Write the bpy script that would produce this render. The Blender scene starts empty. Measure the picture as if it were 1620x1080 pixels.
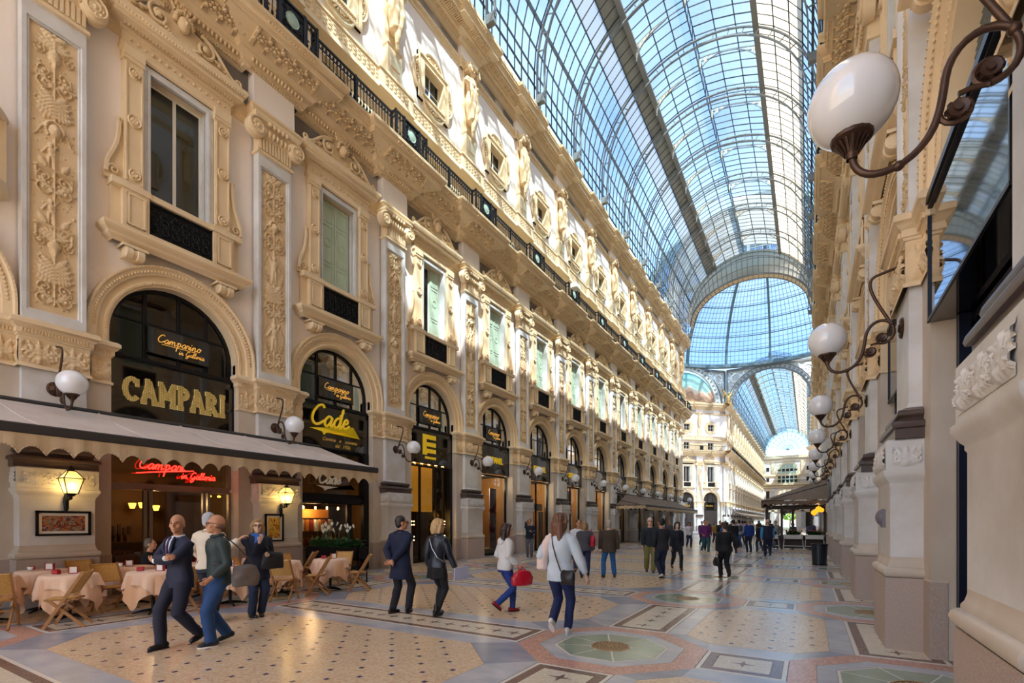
import bpy, bmesh, math, random
import numpy as np
from mathutils import Vector, Matrix, noise as mnoise
R = math.radians
PI = math.pi
random.seed(7)
S = bpy.context.scene
COL = S.collection

# ------------------------------------------------------------------ camera, sky, sun, exposure
FPX, VPX, HORY, EYE = 772.0, 1279.0, 826.0, 1.65
YAW = math.atan((VPX - 810.0) / FPX)
cam_d = bpy.data.cameras.new('camera')
cam_d.sensor_width = 36.0
cam_d.lens = FPX / 1620.0 * 36.0
cam_d.shift_y = (HORY - 540.0) / 1620.0
cam_d.clip_end = 600.0
cam_d.clip_start = 0.05
cam = bpy.data.objects.new('camera', cam_d)
COL.objects.link(cam)
cam.location = (0, 0, EYE)
cam.rotation_euler = (R(90), 0, YAW)
S.camera = cam

SUN_TO = Vector((0.476, -0.48, 1.0)).normalized()      # towards the sun
world = bpy.data.worlds.new('sky')
S.world = world
world.use_nodes = True
wn = world.node_tree.nodes
wl = world.node_tree.links
wn.clear()
w_out = wn.new('ShaderNodeOutputWorld')
w_bg = wn.new('ShaderNodeBackground')
w_sky = wn.new('ShaderNodeTexSky')
w_sky.sky_type = 'NISHITA'
w_sky.sun_disc = False
w_sky.sun_elevation = math.asin(SUN_TO.z)
w_sky.sun_rotation = math.atan2(SUN_TO.x, SUN_TO.y)
w_sky.altitude = 100
w_sky.air_density = 1.0
w_sky.dust_density = 0.9
w_sky.ozone_density = 1.5
w_tc = wn.new('ShaderNodeTexCoord')
w_no = wn.new('ShaderNodeTexNoise')
w_no.inputs['Scale'].default_value = 3.2
w_no.inputs['Detail'].default_value = 6
w_ra = wn.new('ShaderNodeMapRange')
w_ra.inputs[1].default_value = 0.42
w_ra.inputs[2].default_value = 0.75
w_ra.inputs[3].default_value = 0.0
w_ra.inputs[4].default_value = 0.35
w_mx = wn.new('ShaderNodeMix')
w_mx.data_type = 'RGBA'
wl.new(w_tc.outputs['Generated'], w_no.inputs['Vector'])
wl.new(w_no.outputs[0], w_ra.inputs[0])
wl.new(w_ra.outputs[0], w_mx.inputs[0])
wl.new(w_sky.outputs[0], w_mx.inputs[6])
w_mx.inputs[7].default_value = (7.0, 7.4, 8.0, 1)
wl.new(w_mx.outputs[2], w_bg.inputs['Color'])
w_bg.inputs['Strength'].default_value = 0.19
wl.new(w_bg.outputs[0], w_out.inputs['Surface'])

sun_d = bpy.data.lights.new('sun', 'SUN')
sun_d.energy = 4.9
sun_d.angle = R(0.6)
sun_d.color = (1.0, 0.95, 0.88)
sun = bpy.data.objects.new('sun', sun_d)
COL.objects.link(sun)
sun.rotation_euler = (-SUN_TO).to_track_quat('-Z', 'Y').to_euler()
sun.location = (20, -20, 60)

S.view_settings.view_transform = 'Standard'
S.view_settings.look = 'None'
S.view_settings.gamma = 1.0
S.view_settings.exposure = 1.5
S.view_settings.use_curve_mapping = False
S.cycles.use_denoising = True
S.cycles.max_bounces = 8
S.cycles.diffuse_bounces = 5
S.cycles.glossy_bounces = 3
S.cycles.transmission_bounces = 4
S.cycles.transparent_max_bounces = 12
S.cycles.caustics_reflective = False
S.cycles.caustics_refractive = False
S.cycles.sample_clamp_indirect = 6.0

# ------------------------------------------------------------------ materials
def lin(h):
    h = h.lstrip('#')
    o = []
    for i in (0, 2, 4):
        c = int(h[i:i + 2], 16) / 255.0
        o.append(c / 12.92 if c <= 0.04045 else ((c + 0.055) / 1.055) ** 2.4)
    return (*o, 1.0)

MATS = {}
def mat(name, col, rough=0.6, metal=0.0, var=None, bump=None, spec=0.5, emit=None, col2=None, stretch=None, coat=0, alpha=None, sheen=0, trans=0):
    """var=(scale, amount): world-space colour mottling towards col2 (or a darker self); bump=(scale, strength)."""
    if name in MATS:
        return MATS[name]
    m = bpy.data.materials.new(name)
    m.use_nodes = True
    nt = m.node_tree
    b = nt.nodes['Principled BSDF']
    c = lin(col) if isinstance(col, str) else (*col, 1.0)
    b.inputs['Base Color'].default_value = c
    b.inputs['Roughness'].default_value = rough
    b.inputs['Metallic'].default_value = metal
    b.inputs['Specular IOR Level'].default_value = spec
    if coat:
        b.inputs['Coat Weight'].default_value = coat
    if sheen:
        b.inputs['Sheen Weight'].default_value = sheen
    if trans:
        b.inputs['Transmission Weight'].default_value = trans
    if emit:
        b.inputs['Emission Color'].default_value = lin(emit[0])
        b.inputs['Emission Strength'].default_value = emit[1]
    pos = None
    if var or bump:
        geo = nt.nodes.new('ShaderNodeNewGeometry')
        pos = geo.outputs['Position']
        if stretch:
            mp = nt.nodes.new('ShaderNodeMapping')
            mp.inputs['Scale'].default_value = stretch
            nt.links.new(pos, mp.inputs[0])
            pos = mp.outputs[0]
    if var:
        n = nt.nodes.new('ShaderNodeTexNoise')
        n.inputs['Scale'].default_value = var[0]
        n.inputs['Detail'].default_value = 5
        n.inputs['Roughness'].default_value = 0.6
        nt.links.new(pos, n.inputs['Vector'])
        mr = nt.nodes.new('ShaderNodeMapRange')
        mr.inputs[1].default_value = 0.35
        mr.inputs[2].default_value = 0.68
        mr.inputs[4].default_value = var[1]
        nt.links.new(n.outputs[0], mr.inputs[0])
        mx = nt.nodes.new('ShaderNodeMix')
        mx.data_type = 'RGBA'
        mx.inputs[6].default_value = c
        mx.inputs[7].default_value = lin(col2) if col2 else (c[0] * .55, c[1] * .52, c[2] * .5, 1)
        nt.links.new(mr.outputs[0], mx.inputs[0])
        nt.links.new(mx.outputs[2], b.inputs['Base Color'])
    if bump:
        n2 = nt.nodes.new('ShaderNodeTexNoise')
        n2.inputs['Scale'].default_value = bump[0]
        n2.inputs['Detail'].default_value = 4
        nt.links.new(pos, n2.inputs['Vector'])
        bp = nt.nodes.new('ShaderNodeBump')
        bp.inputs['Strength'].default_value = bump[1]
        bp.inputs['Distance'].default_value = 0.02
        nt.links.new(n2.outputs[0], bp.inputs['Height'])
        nt.links.new(bp.outputs[0], b.inputs['Normal'])
    MATS[name] = m
    return m

def glass_mat(name, tint, gloss=0.08, dirt=0.0, dirtcol='#f0eee6', rough=0.02):
    """thin pane: see-through with a mirror sheen and, for roof glass, some dust that scatters light."""
    if name in MATS:
        return MATS[name]
    m = bpy.data.materials.new(name)
    m.use_nodes = True
    nt = m.node_tree
    nt.nodes.clear()
    o = nt.nodes.new('ShaderNodeOutputMaterial')
    t = nt.nodes.new('ShaderNodeBsdfTransparent')
    t.inputs[0].default_value = lin(tint)
    g = nt.nodes.new('ShaderNodeBsdfGlossy')
    g.inputs['Roughness'].default_value = rough
    fr = nt.nodes.new('ShaderNodeFresnel')
    fr.inputs[0].default_value = 1.5
    mm = nt.nodes.new('ShaderNodeMath')
    mm.operation = 'MAXIMUM'
    mm.inputs[1].default_value = gloss
    if name.startswith(('window', 'shop')): nt.links.new(fr.outputs[0], mm.inputs[0])
    else: mm.inputs[0].default_value = gloss
    mx = nt.nodes.new('ShaderNodeMixShader')
    nt.links.new(mm.outputs[0], mx.inputs[0])
    nt.links.new(t.outputs[0], mx.inputs[1])
    nt.links.new(g.outputs[0], mx.inputs[2])
    last = mx.outputs[0]
    if dirt:
        tr = nt.nodes.new('ShaderNodeBsdfTranslucent')
        tr.inputs[0].default_value = lin(dirtcol)
        mx2 = nt.nodes.new('ShaderNodeMixShader')
        mx2.inputs[0].default_value = dirt
        nt.links.new(last, mx2.inputs[1])
        nt.links.new(tr.outputs[0], mx2.inputs[2])
        last = mx2.outputs[0]
    nt.links.new(last, o.inputs[0])
    MATS[name] = m
    return m

M_PLASTER = mat('plaster', '#f7eee8', .85, var=(0.7, .35), col2='#eee0d5', bump=(40, .08))
M_TAN = mat('stucco', '#ebd5b2', .8, var=(1.2, .5), col2='#dcbe92', bump=(60, .15))
M_CREAMSTONE = mat('carved_stone', '#e8cfa8', .75, var=(1.5, .5), col2='#cfae82', bump=(50, .2))
M_MARBLE = mat('pale_marble', '#dededf', .45, var=(1.3, .7), col2='#bdb6ad', bump=(30, .05))
M_PIER = mat('pier_stone', '#d3c8ba', .55, var=(1.1, .7), col2='#b5a695', stretch=(1, 1, .6), bump=(25, .06))
M_GRANITE = mat('pink_granite', '#bfaea3', .6, var=(110, .8), col2='#8f7d74', bump=(150, .1))
M_PORPH = mat('dark_stone', '#5a4a44', .35, var=(6, .5), col2='#3c302c')
M_IRON = mat('black_iron', '#1d1d20', .5, .6)
M_BRONZE = mat('bronze', '#5c4538', .42, .7, var=(6, .6), col2='#3a2a24')
M_DARK = mat('dark_metal', '#14141a', .35, .4)
M_BLUEMETAL = mat('dark_blue_metal', '#1b2036', .3, .5)
M_ROOFIRON = mat('roof_iron', '#7d8182', .55, .0, var=(2, .5), col2='#66655f')
M_ROOFDARK = mat('roof_beam', '#77746f', .6, .0)
M_ROOFGLASS = glass_mat('roof_glass', '#d3e9f3', .03, .03)
M_DUSTGLASS = glass_mat('dusty_roof_glass', '#a9b0b0', .03, .25, '#c9cfc9')
M_CREAMGLASS = glass_mat('cream_glass', '#8a8474', .04, .78, '#d6ccb4')
M_GREYGLASS = mat('grey_panel', '#9b9a92', .6, var=(1.5, .5), col2='#7f8079')
M_PANE = glass_mat('window_glass', '#9aa8a6', .10)
M_SHOPGLASS = glass_mat('shop_glass', '#b9b7b0', .07)
M_BLACKGLASS = mat('black_glass', '#0d0a0a', .04, 0, spec=.8, coat=.5)
M_SHUTTER = mat('green_shutter', '#bccdb6', .6, var=(3, .3))
M_WHITEWOOD = mat('white_frame', '#e6e3db', .5)
M_GOLD = mat('gold_letter', '#b98f3e', .35, .6, emit=('#c9a04a', .10))
M_YELLOW = mat('yellow_letter', '#d9b421', .45, emit=('#d9b421', .12))
M_GLOBE = mat('opal_glass', '#eef0f5', .08, spec=.7, coat=.6)
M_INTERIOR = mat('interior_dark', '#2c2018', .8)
# ------------------------------------------------------------------ mesh builder
class MB:
    def __init__(s):
        s.v = []; s.f = []; s.m = []
    def add(s, vs, fs, mi=0):
        n = len(s.v)
        s.v.extend(vs)
        s.f.extend([tuple(i + n for i in f) for f in fs])
        s.m.extend([mi] * len(fs))
    def merge(s, o, off=(0, 0, 0), rz=0, sc=1, mi=None):
        c_, s_ = math.cos(rz), math.sin(rz)
        n = len(s.v)
        s.v.extend([(off[0] + sc * (x * c_ - y * s_), off[1] + sc * (x * s_ + y * c_), off[2] + sc * z) for x, y, z in o.v])
        s.f.extend([tuple(i + n for i in f) for f in o.f])
        s.m.extend(o.m if mi is None else [mi] * len(o.f))
    def box(s, x0, x1, y0, y1, z0, z1, mi=0):
        s.add([(x0, y0, z0), (x1, y0, z0), (x1, y1, z0), (x0, y1, z0), (x0, y0, z1), (x1, y0, z1), (x1, y1, z1), (x0, y1, z1)],
              [(0, 3, 2, 1), (4, 5, 6, 7), (0, 1, 5, 4), (1, 2, 6, 5), (2, 3, 7, 6), (3, 0, 4, 7)], mi)
    def cbox(s, x0, x1, y0, y1, z0, z1, c=.01, mi=0):
        """box with chamfered vertical and horizontal outer edges"""
        V = []
        for z, i in ((z0, c), (z0 + c, 0), (z1 - c, 0), (z1, c)):
            V += [(x0 + i, y0 + i, z), (x1 - i, y0 + i, z), (x1 - i, y1 - i, z), (x0 + i, y1 - i, z)]
        F = [(3, 2, 1, 0), (12, 13, 14, 15)]
        for k in range(3):
            for j in range(4):
                a, b = k * 4 + j, k * 4 + (j + 1) % 4
                F.append((a, b, b + 4, a + 4))
        s.add(V, F, mi)
    def bar(s, p, q, w, h=None, mi=0, up=(0, 0, 1)):
        """square bar from p to q"""
        h = h or w
        p = Vector(p); q = Vector(q)
        d = (q - p)
        if d.length < 1e-6: return
        d.normalize()
        u = Vector(up)
        if abs(d.dot(u)) > .98: u = Vector((1, 0, 0))
        a = d.cross(u).normalized() * (w / 2)
        b = a.cross(d).normalized() * (h / 2)
        V = [tuple(x + sa * a + sb * b) for x in (p, q) for sa, sb in ((-1, -1), (1, -1), (1, 1), (-1, 1))]
        s.add(V, [(0, 1, 2, 3), (7, 6, 5, 4), (0, 4, 5, 1), (1, 5, 6, 2), (2, 6, 7, 3), (3, 7, 4, 0)], mi)
    def tube(s, pts, r, n=8, mi=0, closed=False):
        """round tube along pts; r a number or one per point"""
        P = [Vector(p) for p in pts]
        k = len(P)
        rr = r if hasattr(r, '__len__') else [r] * k
        base = len(s.v)
        prev = None
        for i in range(k):
            if closed: t = P[(i + 1) % k] - P[i - 1]
            else: t = P[min(i + 1, k - 1)] - P[max(i - 1, 0)]
            if t.length < 1e-9: t = Vector((0, 0, 1))
            t.normalize()
            if prev is None:
                a = Vector((0, 0, 1)) if abs(t.z) < .9 else Vector((1, 0, 0))
                x = t.cross(a).normalized()
            else:
                x = (prev - t * prev.dot(t))
                x = x.normalized() if x.length > 1e-6 else t.orthogonal().normalized()
            prev = x
            y = t.cross(x)
            for j in range(n):
                an = 2 * PI * j / n
                s.v.append(tuple(P[i] + rr[i] * (math.cos(an) * x + math.sin(an) * y)))
        for i in range(k if closed else k - 1):
            i2 = (i + 1) % k
            for j in range(n):
                j2 = (j + 1) % n
                s.f.append((base + i * n + j, base + i * n + j2, base + i2 * n + j2, base + i2 * n + j)); s.m.append(mi)
        if not closed:
            s.f.append(tuple(base + j for j in range(n))[::-1]); s.m.append(mi)
            s.f.append(tuple(base + (k - 1) * n + j for j in range(n))); s.m.append(mi)
    def lathe(s, prof, n=16, c=(0, 0, 0), axis='z', mi=0, a0=0, a1=2 * PI):
        base = len(s.v)
        full = abs(a1 - a0 - 2 * PI) < 1e-6
        cols = n if full else n + 1
        for r, h in prof:
            for j in range(cols):
                a = a0 + (a1 - a0) * j / n
                x, y = r * math.cos(a), r * math.sin(a)
                if axis == 'z': p = (c[0] + x, c[1] + y, c[2] + h)
                elif axis == 'x': p = (c[0] + h, c[1] + x, c[2] + y)
                else: p = (c[0] + x, c[1] + h, c[2] + y)
                s.v.append(p)
        for i in range(len(prof) - 1):
            for j in range(n):
                j2 = (j + 1) % cols
                s.f.append((base + i * cols + j, base + i * cols + j2, base + (i + 1) * cols + j2, base + (i + 1) * cols + j)); s.m.append(mi)
    def ball(s, c, rx, ry=None, rz=None, nu=10, nv=6, mi=0):
        ry = ry or rx; rz = rz or rx
        base = len(s.v)
        s.v.append((c[0], c[1], c[2] + rz))
        for i in range(1, nv):
            t = PI * i / nv
            for j in range(nu):
                a = 2 * PI * j / nu
                s.v.append((c[0] + rx * math.sin(t) * math.cos(a), c[1] + ry * math.sin(t) * math.sin(a), c[2] + rz * math.cos(t)))
        s.v.append((c[0], c[1], c[2] - rz))
        e = len(s.v) - 1
        for j in range(nu):
            j2 = (j + 1) % nu
            s.f.append((base, base + 1 + j, base + 1 + j2)); s.m.append(mi)
            b = base + 1 + (nv - 2) * nu
            s.f.append((e, b + j2, b + j)); s.m.append(mi)
            for i in range(nv - 2):
                q = base + 1 + i * nu
                s.f.append((q + j, q + nu + j, q + nu + j2, q + j2)); s.m.append(mi)
    def prism(s, poly, a0, a1, axis='x', mi=0):
        """polygon (list of 2D points) extruded from a0 to a1 along axis; 2D = the two other axes in order"""
        def P(p, a):
            return {'x': (a, p[0], p[1]), 'y': (p[0], a, p[1]), 'z': (p[0], p[1], a)}[axis]
        n = len(poly)
        s.add([P(p, a0) for p in poly] + [P(p, a1) for p in poly],
              [tuple(range(n))[::-1], tuple(range(n, 2 * n))] + [(i, (i + 1) % n, (i + 1) % n + n, i + n) for i in range(n)], mi)
    def mold(s, prof, path, mi=0):
        """sweep profile (offset, z) along a plan path of (u, v) points, mitred; outward is to the right of the path"""
        n = len(path); k = len(prof)
        base = len(s.v)
        nrm = []
        for i in range(n - 1):
            du, dv = path[i + 1][0] - path[i][0], path[i + 1][1] - path[i][1]
            l = math.hypot(du, dv)
            nrm.append((dv / l, -du / l))
        for i in range(n):
            a = nrm[max(i - 1, 0)]; b = nrm[min(i, n - 2)]
            q = 1 + a[0] * b[0] + a[1] * b[1]
            mx, my = (a[0] + b[0]) / q, (a[1] + b[1]) / q
            for o, z in prof:
                s.v.append((path[i][0] + mx * o, path[i][1] + my * o, z))
        for i in range(n - 1):
            for j in range(k - 1):
                q = base + i * k + j
                s.f.append((q, q + k, q + k + 1, q + 1)); s.m.append(mi)
    def archband(s, prof, zc, leg=0.0, n=28, mi=0):
        """profile of (radius, u) swept round a half circle in the v-z plane with straight legs"""
        pts = [(PI * i / n, 0) for i in range(n + 1)]
        if leg: pts = [(0, -leg)] + pts + [(PI, -leg)]
        base = len(s.v); k = len(prof)
        for a, dz in pts:
            for r, u in prof:
                s.v.append((u, r * math.cos(a), zc + r * math.sin(a) + dz))
        for i in range(len(pts) - 1):
            for j in range(k - 1):
                q = base + i * k + j
                s.f.append((q, q + 1, q + k + 1, q + k)); s.m.append(mi)
    def grid(s, X, Y, Z, mi=0):
        """quad grid from 2D numpy arrays"""
        n, k = X.shape
        base = len(s.v)
        s.v.extend(zip(X.ravel().tolist(), Y.ravel().tolist(), Z.ravel().tolist()))
        for i in range(n - 1):
            r0 = base + i * k
            s.f.extend([(r0 + j, r0 + j + 1, r0 + k + j + 1, r0 + k + j) for j in range(k - 1)])
        s.m.extend([mi] * ((n - 1) * (k - 1)))
    def mesh(s, name, mats, smooth=False):
        me = bpy.data.meshes.new(name)
        me.from_pydata(s.v, [], s.f)
        if not isinstance(mats, (list, tuple)): mats = [mats]
        for m in mats: me.materials.append(m)
        if len(mats) > 1: me.polygons.foreach_set('material_index', s.m)
        if smooth:
            me.polygons.foreach_set('use_smooth', [True] * len(me.polygons))
            if smooth != True:
                me.set_sharp_from_angle(angle=R(smooth))
        me.update()
        return me

def ob(name, data, parent=None, loc=(0, 0, 0), rz=0.0, rot=None, sc=None):
    o = bpy.data.objects.new(name, data)
    COL.objects.link(o)
    o.location = loc
    if rot: o.rotation_euler = rot
    elif rz: o.rotation_euler = (0, 0, rz)
    if sc: o.scale = (sc, sc, sc) if not hasattr(sc, '__len__') else sc
    if parent: o.parent = parent
    return o

def tag(o, label=None, cat=None, group=None, kind=None):
    if label: o['label'] = label
    if cat: o['category'] = cat
    if group: o['group'] = group
    if kind: o['kind'] = kind
    return o

def thing(name, label, cat, loc=(0, 0, 0), rz=0.0, group=None, kind=None):
    return tag(ob(name, None, None, loc, rz), label, cat, group, kind)

def struct(name, label, cat='structure', data=None, loc=(0, 0, 0), rz=0):
    return tag(ob(name, data, None, loc, rz), label, cat, None, 'structure')

def copy_tree(o, parent=None):
    c = o.copy()
    COL.objects.link(c)
    if parent:
        c.parent = parent
    for ch in list(o.children):
        copy_tree(ch, c)
    return c

def spiral(c, r0, r1, turns, a0, n=24, sgn=1):
    out = []
    for i in range(n + 1):
        t = i / n
        a = a0 + sgn * 2 * PI * turns * t
        r = r0 + (r1 - r0) * t
        out.append((c[0] + r * math.cos(a), c[1] + r * math.sin(a)))
    return out

def bez(p0, p1, p2, p3, n=10):
    out = []
    for i in range(n + 1):
        t = i / n; q = 1 - t
        out.append(tuple(q ** 3 * a + 3 * q * q * t * b + 3 * q * t * t * c + t ** 3 * d for a, b, c, d in zip(p0, p1, p2, p3)))
    return out

# ------------------------------------------------------------------ carved relief as height fields
class Relief:
    def __init__(s, w, h, step):
        s.nu = max(3, int(w / step) + 1); s.nv = max(3, int(h / step) + 1)
        s.x = np.linspace(-w / 2, w / 2, s.nu); s.y = np.linspace(0, h, s.nv)
        s.H = np.zeros((s.nv, s.nu))
    def bump(s, cx, cy, rx, ry, ht, ang=0.0):
        m = max(rx, ry)
        i0, i1 = np.searchsorted(s.x, (cx - m, cx + m)); j0, j1 = np.searchsorted(s.y, (cy - m, cy + m))
        if i1 <= i0 or j1 <= j0: return
        X, Y = np.meshgrid(s.x[i0:i1] - cx, s.y[j0:j1] - cy)
        c_, s_ = math.cos(ang), math.sin(ang)
        q = ((X * c_ + Y * s_) / rx) ** 2 + ((-X * s_ + Y * c_) / ry) ** 2
        h = np.where(q < 1, ht * np.sqrt(np.maximum(1 - q, 0)), 0)
        s.H[j0:j1, i0:i1] = np.maximum(s.H[j0:j1, i0:i1], h)
    def stroke(s, pts, r, ht, taper=1.0):
        n = len(pts)
        for i, (a, b) in enumerate(pts):
            k = 1 + (taper - 1) * i / max(1, n - 1)
            s.bump(a, b, r * k, r * k, ht * (.5 + .5 * k))
    def sym(s, f):
        f(1); f(-1)
    def scroll(s, cx, cy, rad, sg, up=1, r=.018, ht=.035):
        s.stroke([(cx + sg * (x - 0), cy + up * y) for x, y in spiral((0, 0), rad, rad * .15, 1.35, PI, 34)], r, ht, .6)
        s.bump(cx, cy, r * 1.7, r * 1.7, ht * 1.3)
        for k in range(5):
            a = PI * (0.1 + .2 * k)
            s.bump(cx + sg * rad * 1.15 * math.cos(a), cy + up * rad * 1.15 * math.sin(a), r * 1.9, r * .8, ht * .8, sg * up * a)
    def leaf(s, cx, cy, L, ang, wd=.3, ht=.03):
        for k in range(6):
            t = k / 5
            s.bump(cx + L * t * math.cos(ang), cy + L * t * math.sin(ang), L * .16, L * wd * math.sin(PI * (.15 + .8 * t)) + .004, ht * (1 - .3 * t), ang)
    def putto(s, cx, cy, h, sg=1):
        """small figure in relief: head, torso, limbs"""
        s.bump(cx, cy + .90 * h, .075 * h, .095 * h, .07)
        s.bump(cx, cy + .68 * h, .11 * h, .17 * h, .065)
        s.bump(cx + sg * .01, cy + .50 * h, .10 * h, .10 * h, .06)
        for q in (-1, 1):
            s.stroke([(cx + q * (.05 + .02 * t) * h, cy + (.46 - .40 * t) * h) for t in np.linspace(0, 1, 9)], .055 * h, .055, .55)
        s.stroke([(cx + sg * (.10 + .10 * t) * h, cy + (.76 + .22 * t) * h) for t in np.linspace(0, 1, 7)], .04 * h, .05, .7)
        s.stroke([(cx - sg * (.10 + .13 * t) * h, cy + (.76 - .24 * t) * h) for t in np.linspace(0, 1, 7)], .04 * h, .05, .7)
    def panel(s, rnd, ht=.045):
        """candelabrum arabesque for a tall pilaster panel"""
        w = s.x[-1] * 2; h = s.y[-1]
        s.stroke([(0, y) for y in np.arange(.15, h - .1, .02)], .018, ht * .9)
        y = .12
        sg = 1
        first = True
        while y < h - .5:
            kind = rnd.choice(['scroll', 'scroll', 'vase', 'putto', 'shelf', 'mask', 'leaf'])
            if first: kind = 'scroll2'
            first = False
            if kind.startswith('scroll'):
                rr = min(w * .2, .15)
                for q in (1, -1):
                    s.scroll(q * w * .25, y + rr, rr, q, 1, ht=ht)
                    s.scroll(q * w * .22, y + 2.6 * rr, rr * .75, -q, -1, ht=ht * .9)
                    s.leaf(q * .03, y + .1, w * .35, PI / 2 - q * .9, ht=ht * .8)
                    s.leaf(q * w * .2, y + 1.9 * rr, w * .22, PI / 2 - q * 1.2, ht=ht * .7)
                y += 3.5 * rr
            elif kind == 'vase':
                for t in np.linspace(0, 1, 9):
                    s.bump(0, y + .05 + .3 * t, .03 + .09 * math.sin(PI * t ** 1.6), .03, ht * 1.5)
                for q in (1, -1):
                    s.scroll(q * w * .3, y + .28, w * .13, -q, 1, .013, ht * .8)
                    for k in range(4): s.leaf(0, y + .36, w * .40, PI / 2 - q * (.25 + .3 * k), .2, ht * .7)
                y += .58
            elif kind == 'putto':
                s.putto(0, y, .85, sg)
                sg = -sg
                for q in (1, -1):
                    s.stroke([(q * w * (.25 + .18 * math.sin(PI * t)), y + .8 * t) for t in np.linspace(0, 1, 24)], .013, ht * .6)
                    s.scroll(q * w * .33, y + .15, w * .1, q, 1, .012, ht * .7)
                y += .95
            elif kind == 'shelf':
                s.stroke([(x, y + .04) for x in np.linspace(-w * .42, w * .42, 40)], .022, ht * 1.3)
                for q in (1, -1):
                    for k in range(4): s.bump(q * w * .4, y - .02 - .05 * k, .02, .025, ht)
                s.putto(-sg * w * .08, y + .06, .55, sg)
                for q in (1, -1): s.leaf(q * w * .2, y + .1, w * .25, PI / 2 - q * .5, .35, ht * .8)
                y += .66
            elif kind == 'mask':
                s.bump(0, y + .2, .11, .14, ht * 2.0); s.bump(0, y + .19, .025, .05, ht * 2.6)
                for k in range(11):
                    a = PI * k / 10
                    s.bump(.14 * math.cos(a), y + .22 + .15 * math.sin(a), .035, .035, ht * 1.5)
                for q in (1, -1):
                    s.stroke([(q * (.1 + w * .3 * t), y + .1 + .12 * math.sin(PI * 1.5 * t)) for t in np.linspace(0, 1, 16)], .022, ht, .5)
                y += .48
            else:
                for q in (1, -1):
                    for k in range(5): s.leaf(q * .02, y + .07 * k, w * .4, PI / 2 - q * (1.25 - .15 * k), .3, ht)
                y += .5
        for q in (1, -1):
            s.leaf(q * .02, y, w * .4, PI / 2 - q * .8, .3, ht); s.leaf(0, y + .1, .3, PI / 2 - q * .2, .25, ht)
        rng = np.random.default_rng(rnd.randint(0, 9999))
        for _ in range(int(h * 26)):
            a, b = rng.uniform(-w * .46, w * .46), rng.uniform(.05, h - .05)
            s.bump(a, b, rng.uniform(.012, .03), rng.uniform(.010, .02), ht * rng.uniform(.25, .6), rng.uniform(0, 3))
        return s
    def frieze(s, ht=.04, n=3):
        """row of scrolls and palmettes for a low band"""
        w = s.x[-1] * 2; h = s.y[-1]
        for i in range(n):
            cx = -w / 2 + w * (i + .5) / n
            for k in range(7):
                s.leaf(cx, h * .12, h * .72, PI * (.12 + .76 * k / 6), .22, ht * (1 if k % 2 else .8))
            s.bump(cx, h * .2, h * .12, h * .12, ht * 1.4)
            for q in (1, -1):
                s.scroll(cx + q * w / n * .36, h * .36, min(h * .26, w / n * .2), q, 1, h * .035, ht)
                s.bump(cx + q * w / n * .48, h * .8, h * .08, h * .08, ht * .7)
        return s
    def put(s, mb, u, v0, z0, mi=0, axis='u', depth_sign=1):
        """add to mesh builder on the plane u, centred at v0, base z0"""
        X, Y = np.meshgrid(s.x, s.y)
        if axis == 'u': mb.grid(u + s.H, v0 + X, z0 + Y, mi)
        else: mb.grid(u + X, v0 + depth_sign * s.H, z0 + Y, mi)
# ------------------------------------------------------------------ the two long facades
P = 4.8                      # bay length
Y0 = 3.85                    # first pilaster
XL, XR = -13.42, 1.42        # wall planes
DYL = -.18                   # the left facade sits a hand nearer than the right
AX = -6.0                    # gallery axis
NB = 12                      # bays before the octagon
FM = [M_PLASTER, M_TAN, M_CREAMSTONE, M_MARBLE, M_PIER, M_GRANITE, M_PORPH, M_IRON, M_PANE, M_SHUTTER, M_WHITEWOOD, M_INTERIOR, M_BLACKGLASS]
PL, TA, CS, MA, PR, GR, PO, IR, GL, SH, WW, IN, BK = range(13)
AR, AZ = 1.42, 5.95          # arch half width, springing height

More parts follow.
